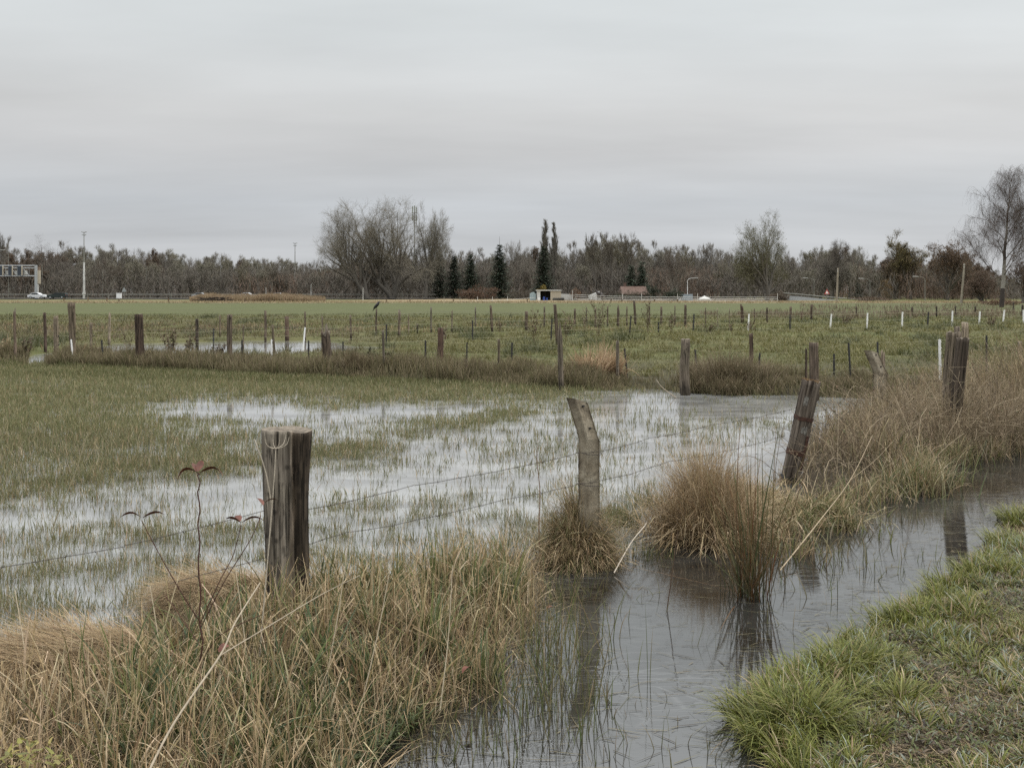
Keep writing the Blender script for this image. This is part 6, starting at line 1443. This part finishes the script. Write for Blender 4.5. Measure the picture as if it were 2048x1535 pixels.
for i, (x0, x1, y1, w_) in enumerate([(500, 470, 1130, 'left of the umbel'), (640, 700, 1060, 'right of the near split post'), (720, 790, 1080, 'leaning right above the bank crest'), (60, 30, 1180, 'at the left edge'), (330, 300, 1170, 'below the sapling leaves'), (880, 905, 1130, 'left of the channel mouth')]):
    cane('pale straight straw stalk ' + w_, [up(x0, 1420, 3.9), up((x0+x1)/2+4, (1420+y1)/2, 3.95), up(x1, y1, 4.0)], .003, .0014, (.46, .39, .28))
def yellow_leaves():
    rb = Rib(); P = []
    for (px, py) in [(35, 1480), (60, 1475), (90, 1490), (40, 1515), (50, 1530), (125, 1505), (130, 1525), (115, 1530), (140, 1495), (15, 1495), (75, 1500), (95, 1520)]:
        for _ in range(9): P.append(up(px + rnd.gauss(0, 16), py + 18 + rnd.gauss(0, 12), 2.85 + rnd.uniform(-.1, .1)))
    P = np.array(P); n = len(P); o0 = P.mean(0); o0[2] = 0; c = pick([(.25, .23, .06), (.19, .19, .06), (.28, .24, .08)], n)
    rb.blades(P-o0, rng.uniform(.012, .032, n), rng.uniform(.008, .018, n), rng.uniform(0, 6.28, n), rng.uniform(.5, 2.2, n), rng.uniform(-.5, 1.5, n), c, c*.8, K=3, tip=.35)
    o = link('yellow_seedling', rb.mesh('yellow_seedling'), M_blade, None, o0); tag(o, 'yellow leaves of low seedlings in the bottom left corner', 'seedlings', kind='stuff')
yellow_leaves()
for px, py, d, lab in [(945, 1335, 4.1, 'dark red fallen leaf caught in the straw mid-bank'), (1110, 1215, 5.3, 'rust-brown fallen leaves at the water edge left of the channel'), (437, 1303, 3.7, 'orange-red fallen leaf beside the pale cane'), (650, 1432, 4.0, 'dark red fallen leaf on the trailing herb'), (705, 1498, 3.75, 'tan fallen leaf on the trailing herb near the water'), (610, 1430, 4.0, 'orange fallen leaf on the trailing herb')]:
    q = link('fallen_leaf', leaf_mesh('fallen_leaf', .055, .018, .6), M_redleaf, None, up(px, py, d)); q.rotation_euler = (rnd.uniform(-.5, .5), rnd.uniform(-.3, .3), rnd.uniform(0, 6)); tag(q, lab, 'fallen leaf', 'fallen autumn leaves')

# ------------------------------------------------------------------ animals grown from joint chains
def skin(name, verts, edges, mat, parent=None, loc=(0, 0, 0), sub=2, flat=None):
    me = bpy.data.meshes.new(name); me.from_pydata([v[0] for v in verts], edges, [])
    o = bpy.data.objects.new(name, me); COL.objects.link(o); m = o.modifiers.new('skin', 'SKIN'); m.use_smooth_shade = True
    for i, v in enumerate(verts):
        r = v[1]; me.skin_vertices[0].data[i].radius = r if isinstance(r, tuple) else (r, r); me.skin_vertices[0].data[i].use_root = i == 0
    ss = o.modifiers.new('sub', 'SUBSURF'); ss.levels = sub; ss.render_levels = sub
    dg = bpy.context.evaluated_depsgraph_get(); dg.update(); em = bpy.data.meshes.new_from_object(o.evaluated_get(dg)); o.modifiers.clear(); o.data = em; em.name = name
    for p in em.polygons: p.use_smooth = True
    em.materials.clear(); em.materials.append(mat); o.parent = parent; o.location = tuple(float(x) for x in loc); return o
M_feather = plain('black_feathers', (.012, .012, .014), .45)
def crow():
    D = CROWPOST.location.y; z = EYE - (617-HY)/F*D; x = (753-CX)/F*D
    o = empty('crow', (x, D, z)); tag(o, 'black crow perched on top of a slim post, facing right', 'crow')
    b = skin('body', [((-.01, 0, .10), (.050, .055)), ((.045, 0, .155), (.055, .055)), ((.075, 0, .205), (.034, .034)), ((.088, 0, .235), (.034, .032)), ((.118, 0, .238), (.018, .016)),
                      ((-.06, 0, .03), (.040, .035)), ((-.10, 0, -.03), (.030, .014)), ((-.135, 0, -.09), (.026, .008))], [(0, 1), (1, 2), (2, 3), (3, 4), (0, 5), (5, 6), (6, 7)], M_feather, o)
    MB().cyl((.125, 0, .238), (.178, 0, .228), .012, .002, 8).build('beak', M_black, o)
    for sy in (-1, 1):
        skin('wing', [((.03, sy*.05, .15), (.012, .035)), ((-.04, sy*.055, .075), (.012, .034)), ((-.10, sy*.03, -.01), (.008, .018))], [(0, 1), (1, 2)], M_feather, o)
        s = Seg(5); s.poly([np.array([.0, sy*.02, .06]), np.array([.012, sy*.02, .025]), np.array([.005, sy*.02, -.005])], .008, .005, (.01, .01, .01)); s.poly([np.array([.005, sy*.02, .002]), np.array([.035, sy*.02, .0])], .004, .003, (.01, .01, .01))
        link('leg', s.mesh('leg'), M_bark, o)
crow()
def horse():
    D = 172; x = (1200-CX)/F*D; z0 = gz(x, D) + .1; o = empty('horse', (x, D, z0)); o.rotation_euler = (0, 0, 2.2); tag(o, 'dark brown horse standing in the paddock right of the shed', 'horse')
    M_h = plain('dark_coat', (.030, .022, .018), .5)
    V = [((-.05, 0, 1.12), (.27, .30)), ((-.50, 0, 1.18), (.26, .29)), ((.40, 0, 1.14), (.25, .32)), ((.62, 0, 1.30), (.17, .24)), ((.85, 0, 1.55), (.11, .18)), ((1.0, 0, 1.72), (.10, .13)), ((1.20, 0, 1.55), (.08, .10)), ((1.34, 0, 1.38), (.06, .07)), ((1.0, .07, 1.87), .025)]
    E = [(0, 1), (0, 2), (2, 3), (3, 4), (4, 5), (5, 6), (6, 7), (5, 8)]
    def leg(root, pts):
        p = root
        for q, r in pts: V.append((q, r)); E.append((p, len(V)-1)); p = len(V)-1
    for sy in (-1, 1):
        leg(2, [((.42, sy*.15, .80), .10), ((.44, sy*.15, .45), .06), ((.42, sy*.15, .12), .042), ((.46, sy*.15, .03), .06)])
        leg(1, [((-.52, sy*.15, .85), .13), ((-.45, sy*.15, .62), .08), ((-.62, sy*.15, .42), .06), ((-.58, sy*.15, .12), .042), ((-.54, sy*.15, .03), .06)])
    skin('body', V, E, M_h, o); skin('tail', [((-.74, 0, 1.22), .05), ((-.86, 0, .95), .06), ((-.86, 0, .55), .03)], [(0, 1), (1, 2)], M_h, o)
    skin('mane', [((.62, .0, 1.52), .04), ((.82, 0, 1.76), .04), ((.97, 0, 1.86), .03)], [(0, 1), (1, 2)], M_h, o)
horse()

# ------------------------------------------------------------------ built things in the distance
def P_(px, py, D): p = up(px, py, D); return float(p[0]), float(p[1]), float(p[2])
M_cream = plain('cream_boards', (.42, .37, .28), .7); M_pale = plain('pale_sheet', (.55, .55, .52), .6); M_shade = plain('interior_shade', (.03, .028, .025), .9)
M_blue = plain('blue_plastic', (.03, .07, .28), .5); M_tile = plain('red_brown_tiles', (.115, .072, .055), .85, var=.25, scale=3); M_lamp = plain('lamp_glass', (.36, .36, .34), .4)
M_dsteel = plain('dull_pole', (.20, .20, .17), .6); M_navy = plain('dark_panel', (.035, .045, .06), .5); M_glass = plain('car_glass', (.02, .025, .03), .1); M_tyre = plain('tyre', (.015, .015, .015), .9)
def grd(px, D): x = (px-CX)/F*D; return x, gz(x, D) + .1
def shed():
    D = 176; u = D/F; x0, g0 = grd(1074, D); x1 = (1122-CX)*u; w = x1 - x0; o = empty('field_shed', (x0, D, g0 - .02)); tag(o, 'small field shed with a pale flat roof, its left half open', 'shed')
    h = 1.62; MB().box(w*.5 - .05, .9, h + .12, w*1.06, 2.4, .16).build('roof', M_pale, o)
    MB().box(.28, -.05, h/2, .56, .1, h).build('door_panel', M_pale, o); MB().box(.05, 1, h/2, .1, 1.9, h).build('side_wall', M_pale, o)
    MB().box(w*.56 + w*.22, -.05, h/2, w*.44, .1, h).build('front_wall', M_cream, o); MB().box(w/2, 2, h/2, w, .1, h).build('back_wall', M_shade, o); MB().box(w - .05, 1, h/2, .1, 1.9, h).build('side_wall', M_cream, o)  # back wall near-black: shade of the open interior put into its colour
    for k, (px, lab, col, sz_) in enumerate([(1088, 'blue barrel in the opening of the field shed', M_blue, .42), (1094, 'blue tub beside the barrel in the shed', M_blue, .3)]):
        X, G = grd(px, D - .3); b = MB().cyl((0, 0, 0), (0, 0, .62*sz_/.42), sz_/2, sz_/2*.92, 14).cyl((0, 0, .3), (0, 0, .33), sz_/2*1.06, seg=14); b = b.build('barrel', col, None, (X, D - .35, G)); tag(b, lab, 'barrel')
    X, G = grd(1078, D-.6); b = MB().prism([(-.2, 0), (.2, 0), (.24, .5), (-.24, .5)], -.15, .15, .02).build('feed_bin', M_white, None, (X, D-.6, G)); tag(b, 'small white bin at the left corner of the shed', 'bin')
    X, G = grd(1066, D); b = MB().prism([(-.55, 0), (.55, 0), (.55, 1.1), (.1, 1.45), (-.55, 1.2)], 0, 1.2, .03).build('water_tank', plain('pale_blue_tank', (.30, .38, .40), .5), None, (X, D+.5, G)); tag(b, 'pale blue-grey water tank left of the shed', 'tank')
    X, G = grd(1135, D+3); b = MB().prism([(-1.7, 0), (1.7, 0), (1.7, .95), (-1.7, 1.1)], 0, .8, .03).build('tarpaulin_stack', M_pale, None, (X, D+3, G)); tag(b, 'low stack under a pale cover right of the shed', 'stack')
    for i in range(5):
        X, G = grd(1108 + i*4.5, D-1.2); t = bmesh.new(); r = .28
        bmesh.ops.create_cone(t, cap_ends=True, segments=14, radius1=r, radius2=r*.8, depth=.2, matrix=Matrix.Rotation(R(70 + i*7), 4, 'X')); bmesh.ops.bevel(t, geom=list(t.edges), offset=.04, segments=2, affect='EDGES'); me = bpy.data.meshes.new('old_tyre'); t.to_mesh(me); t.free()
        b = link('old_tyre', me, plain('old_tyre', (.05, .05, .045), .9), None, (X, D-1.3, G + r*.8)); tag(b, 'old tyre leaning in a row before the right wall of the shed', 'tyre', 'old tyres by the shed')
shed()
def house():
    D = 190; u = D/F; X, G = grd(1243, D); w = (1298-1243)*u; o = empty('house', (X, D, G)); tag(o, 'low house with a long red-brown tiled roof behind a hedge', 'house')
    zt = EYE - (572-HY)*u - G; ze = EYE - (588-HY)*u - G
    bm = bmesh.new(); vs = [bm.verts.new(v) for v in [(0, 0, ze), (w, 0, ze), (w*.97, 3.4, zt), (w*.03, 3.4, zt), (0, 6.8, ze), (w, 6.8, ze), (0, 0, ze-.15), (w, 0, ze-.15)]]
    for f in ((0, 1, 2, 3), (3, 2, 5, 4), (0, 3, 4), (1, 5, 2), (0, 6, 7, 1)): bm.faces.new([vs[i] for i in f])
    me = bpy.data.meshes.new('roof'); bm.to_mesh(me); bm.free(); rf = link('roof', me, M_tile, o); MB().box(w/2, 3.4, (ze-.15)/2 - .3, w*.95, 6, ze + .4).build('wall', plain('brick_wall', (.16, .10, .08), .9), o)
    MB().box(w*.2, 3.6, zt + .2, .5, .5, .9).build('chimney', M_tile, rf)
    for k in (.25, .5, .75): MB().box(w*k, .36, ze*.55, .9, .1, .8).build('window', M_glass, o)
house()
def tent():
    D = 172; u = D/F; X, G = grd(1411, D); o = empty('garden_tent', (X, D, G)); tag(o, 'white peaked garden tent on four poles at the wood edge', 'tent')
    w = 22*u/2; zt = EYE - (591-HY)*u - G; ze = zt - .55; bm = bmesh.new(); b = [bm.verts.new(v) for v in ((-w, 0, ze), (w, 0, ze), (w, 2*w, ze), (-w, 2*w, ze))]; t = bm.verts.new((0, w, zt)); s2 = [bm.verts.new((v.co.x*1.01, v.co.y, ze-.18)) for v in b]
    for i in range(4): bm.faces.new((b[i], b[(i+1) % 4], t)); bm.faces.new((s2[i], s2[(i+1) % 4], b[(i+1) % 4], b[i]))
    me = bpy.data.meshes.new('canopy'); bm.to_mesh(me); bm.free(); link('canopy', me, M_pale, o)
    for x, y in ((-w, 0), (w, 0), (w, 2*w), (-w, 2*w)): MB().cyl((x*.98, y, 0), (x*.98, y, ze), .05, seg=6).build('pole', M_white, o)
tent()
X, G = grd(1374, 174); b = MB().box(0, 0, .55, 1.75, 1.2, 1.1)
for k in range(7): b.box(-.78 + k*.26, -.62, .55, .06, .04, 1.04)
b = b.build('container', plain('grey_blue_sheet', (.28, .33, .36), .5), None, (X, 174, G)); tag(b, 'grey-blue corrugated container at the foot of the street lamp', 'container')
X, G = grd(1360, 174); b = MB().prism([(-.25, 0), (.25, 0), (.25, .8), (0, 1.0), (-.25, .8)], 0, .5, .02).build('white_cabinet', M_white, None, (X, 174, G)); tag(b, 'small white cabinet left of the container', 'cabinet')
X, G = grd(1190, 182); b = MB().prism([(-1.0, 0), (1.0, 0), (1.0, .9), (.9, 1.55), (-1.0, .75)], 0, 2, .03).build('lean_to', M_pale, None, (X, 182, G)); tag(b, 'small lean-to with a slanting grey roof behind the dark horse', 'shelter')

def lamp(px, top, D, arm, lab, mat=M_dsteel, foot=None, r=.065, armw=None, drop=.5):
    X, G = grd(px, D); H = EYE - (top-HY)/F*D - G; o = empty('street_lamp', (X, D, G)); tag(o, lab, 'street lamp', 'lamps along the roads')
    MB().cyl((0, 0, 0), (0, 0, H-drop), r, r*.6, 8).build('pole', mat, o)
    s = Seg(6); A = arm/F*D; pts = [np.array([A*(1-math.cos(t)), 0, H - drop + drop*math.sin(t)]) for t in np.linspace(0, math.pi/2, 8)]; s.poly(pts, r*.55, r*.45, (.3, .3, .3)); link('arm', s.mesh('arm'), mat, o)
    sg = 1 if arm > 0 else -1; MB().prism([(0, -.06), (sg*.9, -.04), (sg*.85, .12), (sg*.1, .10)], -.12, .12, .02).build('lamp_head', M_lamp, o, (A, 0, H))
lamp(1375, 556, 176, 11, 'white curved street lamp above the grey-blue container', M_white)
lamp(17, 500, 205, -8, 'tall curved road lamp left of the gantry post', M_dsteel)
lamp(368, 519, 212, -12, 'curved road lamp, third grey pole right of the light mast', M_dsteel)
lamp(515, 524, 215, -11, 'curved road lamp left of the second light mast', M_dsteel)
lamp(1740, 557, 172, -12, 'curved street lamp with its arm to the left above the ramp', M_dsteel)
lamp(1850, 553, 165, -13, 'curved street lamp left of the right-hand wooden pylon', M_dsteel)
lamp(1628, 556, 178, -12, 'curved street lamp near the top of the ramp', M_dsteel)
def pole(px, top, D, r, lab, mat, name='pole', cat='pole'):
    X, G = grd(px, D); H = EYE - (top-HY)/F*D - G
    s = Seg(8); s.poly([np.array([0, 0, -.2 + (H+.2)*k/5]) for k in range(6)], r, r*.65); o = link(name, s.mesh(name), mat, None, (X, D, G)); tag(o, lab, cat); return o
for px, top, lab in [(84, 529, 'grey roadside pole right of the gantry'), (205, 528, 'grey roadside pole right of the light mast'), (293, 535, 'dull roadside pole left of the curved third pole'), (441, 535, 'dull roadside pole between two curved road lamps'), (500, 560, 'short pale roadside pole')]: pole(px, top, 208, .09, lab, M_dsteel)
pole(726, 575, 178, .06, 'thin white post at the wood edge below the great tree', M_pale); pole(622, 568, 178, .05, 'thin white post left of the great tree', M_pale); pole(532, 575, 180, .05, 'thin white post in the reed strip', M_pale)
pole(1145, 580, 174, .05, 'pale post of the paddock gate right of the shed', M_pale)
def pylon(px, top, D, lab, lean):
    X, G = grd(px, D); H = EYE - (top-HY)/F*D - G; o = empty('utility_pole', (X, D, G)); tag(o, lab, 'utility pole', 'wooden utility poles')
    s = Seg(9); s.poly([np.array([lean*k/6, 0, -.3 + (H+.3)*k/6]) for k in range(7)], .19, .12); q = link('pole', s.mesh('pole'), plain('pale_pole_wood', (.24, .21, .16), .85, scale=2), o)
    for dz in (.25, .6): MB().cyl((lean-.1, -.12, H-dz), (lean-.1, -.12, H-dz+.16), .05, .03, 8).build('insulator', M_pale, o)
pylon(1673, 536, 165, 'tall pale wooden utility pole in front of the ramp', .25); pylon(1922, 527, 150, 'tall pale wooden utility pole left of the birch, the right-hand one', .5)
def mast(px, top, D, lab):
    X, G = grd(px, D); H = EYE - (top-HY)/F*D - G; o = empty('light_mast', (X, D, G)); tag(o, lab, 'light mast', 'tall motorway light masts')
    MB().cyl((0, 0, 0), (0, 0, H*.55), .24, .16, 10).build('lower_pole', M_pale, o); MB().cyl((0, 0, H*.55), (0, 0, H), .11, .06, 8).build('upper_pole', M_dsteel, o)
    MB().box(0, 0, H*.08, .5, .5, .35).build('cabinet', M_pale, o)
    for z, w in ((H, .5), (H - .55, .4)):
        for sx in (-1, 1): MB().prism([(sx*.04, -.05), (sx*w, .06), (sx*w, .16), (sx*.04, .08)], -.1, .1, .01).build('lamp_head', M_dsteel, o, (0, 0, z))
mast(168, 465, 200, 'tall white motorway light mast standing alone against the sky at the left'); mast(590, 487, 240, 'second tall light mast, just left of the great spreading tree')
def telecom():
    D = 240; X, G = grd(829, D); u = D/F; H = EYE - (410-HY)*u - G; o = empty('telecom_mast', (X, D, G)); tag(o, 'antenna mast whose grey-green panels show above the great spreading tree', 'antenna mast')
    MB().cyl((0, 0, 0), (0, 0, H-.4), .13, .09, 10).build('pole', M_dsteel, o); Mg = plain('grey_green_panel', (.24, .26, .2), .6)
    for k, (dx, dz) in enumerate([(-.45, -1.1), (.0, -.9), (.42, -1.2), (-.4, -2.9), (.38, -3.0)]): MB().box(dx, -.2, H + dz, .24, .14, 1.5).build('antenna_panel', Mg, o)
    MB().box(0, 0, H-1.9, 1.2, .7, .08).build('platform', M_dsteel, o)
telecom()
def gantry():
    D = 192; u = D/F; xr = (72-CX)*u; G = gz(xr, D) + .1; o = empty('sign_gantry', (xr, D, G)); tag(o, 'grey motorway sign gantry with dark panels at the left edge', 'gantry')
    z = lambda py: EYE - (py-HY)*u - G
    L = (72+330)*u
    MB().box(0, 0, z(530)/2, .38, .38, z(530)).build('post', M_steel, o); MB().box(-L, 0, z(530)/2, .38, .38, z(530)).build('post', M_steel, o)
    t = Seg(4)
    for py in (531, 536, 552): t.add(np.array([-L, 0, z(py)]), np.array([-.19, 0, z(py)]), .085, .085)
    k = 0
    while k*1.1 < L-.4:
        t.add(np.array([-.2 - k*1.1, 0, z(551)]), np.array([-.2 - (k+1)*1.1, 0, z(537)]) if k % 2 else np.array([-.2 - (k+1)*1.1, 0, z(551)]), .04, .04); t.add(np.array([-.2 - k*1.1, 0, z(551)]), np.array([-.2 - k*1.1, 0, z(537)]), .04, .04); k += 1
    link('truss', t.mesh('truss'), M_steel, o)
    for a, b in ((37, 45), (18.5, 26), (0, 7), (-24, -12), (-60, -48)):
        p = MB().box(((a+b)/2-72)*u, -.35, z(541), (b-a)*u, .15, z(531)-z(550)).build('sign_panel', M_navy, o); MB().box((b+.7-72)*u, -.37, z(541), 1.4*u, .2, z(531)-z(550)).build('panel_edge', M_cream, p)
    for a, b in ((47, 53), (28, 37), (10, 17)): MB().box(((a+b)/2-72)*u, .3, z(545), (b-a)*u, .1, z(540)-z(549)).build('rear_sign', M_pale, o)
    X, G2 = grd(76, D+5); q = empty('roadside_display', (X, D+5, G2)); tag(q, 'tall cream roadside display cabinet right of the gantry post', 'display')
    MB().box(.15, 0, 4.2, .55, .4, 2.6).build('cabinet', M_cream, q); MB().box(.15, 0, 5.8, .5, .35, .7).build('top_box', plain('brown_box', (.2, .14, .1), .8), q); MB().cyl((0, 0, 0), (0, 0, 3), .14, .12, 8).build('pole', M_pale, q)
gantry()
def road():
    me = mesh_np('motorway', [(-160, 184, .62), (-14, 184, .62), (-14, 197, .62), (-160, 197, .62)], [(0, 1, 2, 3)]); m = plain('asphalt', (.09, .088, .085), .8, scale=.5)
    z = .1 + max(gz(-40, 190), gz(-90, 190), gz(-20, 195), gz(-120, 197), gz(-60, 186)); 
    for v in me.vertices: v.co.z = z + .12
    tag(link('motorway', me, m), kind='structure')
    o = empty('guard_rail', (-70, 200, z)); tag(o, 'pale double guard rail along the motorway', 'guard rail'); t = MB().box(0, 0, .85, 110, .12, .16); t.build('rail', plain('dull_rail', (.26, .26, .24), .6), o)
    for k in range(27): MB().box(-54 + k*4.1, .12, .5, .12, .12, 1.0).build('rail_post', M_dsteel, o)
    # the ramp of the side road climbing to the left, right of centre
    D = 176; pts = [(1790, 606.5, 605.5), (1720, 605, 602.5), (1660, 603, 598), (1610, 601, 593), (1572, 600, 590)]; u = D/F; V = []; Fc = []
    for px, pb, pt in pts:
        x = (px-CX)*u; V += [(x, D-1, EYE - (pb-HY)*u), (x, D+2, EYE - (pt-HY)*u), (x, D+7, EYE - (pt-HY)*u), (x, D+9, gz(x, D))]
    for k in range(len(pts)-1):
        for j in range(3): Fc.append((k*4+j, (k+1)*4+j, (k+1)*4+j+1, k*4+j+1))
    me = bpy.data.meshes.new('ramp_road'); me.from_pydata(V, [], Fc); tag(link('ramp_road', me, plain('grey_ramp', (.09, .095, .09), .85, scale=.6)), kind='structure')
    o = empty('ramp_rail', ((1680-CX)*u, D+1.8, 0)); tag(o, 'dark guard rail along the side-road ramp', 'guard rail'); s = Seg(4)
    s.poly([np.array([(px-1680)*u, 0, EYE - (pt-4-HY)*u]) for px, pb, pt in pts], .09, .09); link('rail', s.mesh('rail'), M_dsteel, o)
    return z + .12
ZR = road()
def car(px, D, body, lab, L=4.3, H=1.42, sg=1, blocky=0):
    X = (px-CX)/F*D; o = empty('car', (X, D, ZR)); o.scale = (.74, .74, .74); tag(o, lab, 'car', 'cars on the motorway')
    pr = [(-L/2, .35), (-L/2, .75), (-L/2+.15, .92), (-L*.36, .98), (-L*.24, H-.04), (L*.06, H), (L*.22, 1.0), (L*.42, .86), (L/2, .70), (L/2, .35), (L*.40, .28), (-L*.40, .28)]
    if blocky: pr = [(-L/2, .35), (-L/2, .95), (-L*.46, H-.05), (L*.05, H), (L*.22, 1.02), (L*.44, .90), (L/2, .72), (L/2, .35), (L*.40, .28), (-L*.40, .28)]
    pr = [(x*sg, z) for x, z in pr]; MB().prism(pr, -.85, .85, .05).build('body', body, o)
    for sy in (-1, 1):
        w = [(-L*.30, 1.0), (-L*.22, H-.12), (L*.05, H-.08), (L*.17, 1.0)]; MB().prism([(x*sg, z) for x, z in w], sy*.86, sy*.875).build('window', M_glass, o)
        for wx in (-L*.31, L*.31):
            t = MB().cyl((wx*sg, sy*.70, .31), (wx*sg, sy*.87, .31), .31, seg=16).build('wheel', M_tyre, o); MB().cyl((wx*sg, sy*.865, .31), (wx*sg, sy*.885, .31), .2, seg=12).build('rim', M_steel, t)
        MB().box(sg*L*.485, sy*.6, .68, .08, .3, .14).build('headlight', M_lamp, o); MB().box(-sg*L*.497, sy*.62, .78, .05, .25, .16).build('tail_light', plain('tail_lamp', (.3, .02, .02), .4), o)
Mw = plain('white_paint', (.62, .63, .64), .25, var=.03); Mdk = plain('dark_green_paint', (.02, .03, .03), .25, var=.05); Msl = plain('silver_paint', (.40, .42, .44), .3, .4, var=.05)
car(75, 187, Mw, 'white car just right of the gantry post', sg=1); car(115, 186, Mdk, 'dark green-black car behind the white one', sg=-1, L=4.6, blocky=1)
car(402, 190, Msl, 'silver car left above the branch pile'); car(496, 192, Mw, 'pale car right above the branch pile'); car(558, 192, Msl, 'small pale car at the right end of the visible motorway', L=4.0)
X, G = grd(237, 188); b = MB().prism([(-.42, 0), (.42, 0), (.42, .95), (-.42, .95)], 0, .5, .03).box(0, .25, .98, .9, .56, .06).build('control_box', M_white, None, (X, 188, ZR)); tag(b, 'white control box beside the triangular sign', 'cabinet')
def tri(px, top, D, lab, face, back):
    X = (px-CX)/F*D; G = gz(X, D); z = EYE - (top-HY)/F*D - G; o = empty('warning_sign', (X, D, G)); tag(o, lab, 'road sign'); MB().cyl((0, .05, 0), (0, .05, z-.2), .04, seg=6).build('pole', M_dsteel, o)
    q = MB().prism([(-.45, z-.85), (.45, z-.85), (0, z)], 0, .03).build('sign_plate', face, o); 
    if back: MB().prism([(-.27, z-.74), (.27, z-.74), (0, z-.25)], -.008, 0).build('sign_face', back, q)
tri(248, 574, 186, 'triangular road sign seen from behind, right of the white box', plain('sign_back', (.28, .30, .30), .5), None)
tri(1654, 578, 172, 'small red-edged triangular warning sign left of the tall wooden pole', plain('sign_red', (.45, .06, .05), .5), M_white)
def reeds():
    rb = Rib(); n = 26000; px = rng.uniform(380, 650, n); D = rng.uniform(165, 181, n); x = (px-CX)/F*D; h = 1.25*(.35 + fbm(x*.3, D*.2))*np.interp(px, [380, 410, 560, 650], [.5, 1, 1.1, .6]); c = pick([(.26, .19, .12), (.20, .15, .09), (.30, .23, .15)], n)
    rb.blades(np.column_stack([x, D, height(x, D)]), h*rng.uniform(.4, 1.1, n), rng.uniform(.05, .12, n), rng.uniform(0, 6.28, n), np.abs(rng.normal(0, .2, n)), rng.uniform(0, .6, n), c*.8, c*1.15, K=2)
    n = 22000; px = rng.uniform(-100, 2200, n); D = rng.uniform(152, 163, n); x = (px-CX)/F*D; c = pick([(.34, .27, .17), (.27, .21, .13), (.30, .26, .15)], n)
    rb.blades(np.column_stack([x, D, height(x, D)]), rng.uniform(.1, .35, n), rng.uniform(.05, .14, n), rng.uniform(0, 6.28, n), np.abs(rng.normal(0, .5, n)), rng.uniform(0, .9, n), c*.8, c*1.15, K=2)
    tag(link('dry_reeds', rb.mesh('dry_reeds'), M_dry), 'tan dry reeds and rough grass along the far field edge', 'reeds', kind='stuff')
reeds()
s_ = Seg(5); X, G = grd(428, 164)
for k in range(90):
    a = np.array([rnd.uniform(-2.2, 2.2), rnd.uniform(-.6, .6), rnd.uniform(0, .75)]); s_.add(a, a + np.array([rnd.uniform(-1.2, 1.2), rnd.uniform(-.4, .4), rnd.uniform(-.12, .12)]), .07, .04, (.05, .04, .032))
o = link('branch_pile', s_.mesh('branch_pile'), M_bark, None, (X, 164, G)); tag(o, 'long dark pile of cut branches at the far field edge', 'branch pile')
for px, top, foot, lab in [(128, 595, 604, 'braced fence stake at the far field edge near the gantry'), (176, 594, 605, 'short dark stake below the light mast'), (214, 596, 606, 'short stake right of the light mast'), (238, 598, 606, 'tiny stake below the white control box'), (337, 596, 606, 'short dark stake left of the branch pile'), (490, 596, 606, 'short brown stake in the reeds, left one'), (539, 597, 607, 'short brown stake in the reeds, right one'), (907, 601, 608, 'short dark stake at the left end of the paddock tape'), (452, 592, 605, 'light stake at the right end of the branch pile'), (383, 596, 605, 'light leaning stake at the left end of the branch pile'), (1055, 604, 610, 'small stake before the shed'), (1244, 602, 611, 'small stake before the riding arena, left'), (1309, 603, 611, 'small stake before the riding arena, right'), (1355, 604, 611, 'small stake before the street lamp'), (773, 601, 607, 'pale stake at the field edge, left of the crow top'), (820, 602, 607, 'pale stake at the field edge right of the crow')]:
    D = 158; X, G = grd(px, D); h = EYE - (top-HY)/F*D - G; me = post_mesh('fence_stake', max(.5, h), .11, px, 'round', seg=7, rings=5); me.materials.append(M_wood); me.materials.append(M_cut)
    o = link('fence_stake', me, None, None, (X, D, G)); o.color = (*(TAN if 'pale' in lab or 'light' in lab else BRN), 1); tag(o, lab, 'fence stake', 'stakes along the far field edge')
# paddock fence of pale tape on thin posts
def paddock():
    D0 = 166; o = empty('paddock_fence', ((1150-CX)/F*D0, D0, 0)); tag(o, 'pale tape fence of the horse paddock on thin posts', 'paddock fence'); o0 = np.array([(1150-CX)/F*D0, D0, 0]); u = D0/F
    for y0, y1, y2 in ((589, 593.5, 594.5), (593, 597, 598), (597.5, 600, 602)):
        s = Seg(4); s.poly([np.array([(px-CX)*u, D0, EYE - (py-HY)*u]) - o0 for px, py in ((1150, y0), (1200, (y0+y1)/2+.5), (1290, y1), (1400, (y1+y2)/2), (1555, y2))], .028, .028); link('tape', s.mesh('tape'), M_pale, o)
    s = Seg(4); s.poly([np.array([(px-CX)*u, D0, EYE - (py-HY)*u]) - o0 for px, py in ((888, 602.5), (950, 602), (1010, 600), (1070, 595))], .025, .025); link('tape', s.mesh('tape'), M_pale, o)
    for px in (888, 920, 955, 985, 1015, 1150, 1180, 1208, 1245, 1283, 1320, 1355, 1395, 1430, 1468, 1500, 1530, 1555):
        x = (px-CX)*u; g = gz(x, D0) + .05; MB().cyl((x-o0[0], 0, g), (x-o0[0], 0, g + (1.35 if px > 1100 else .9)), .04, seg=6).build('post', M_pale if px % 2 else M_dsteel, o)
paddock()
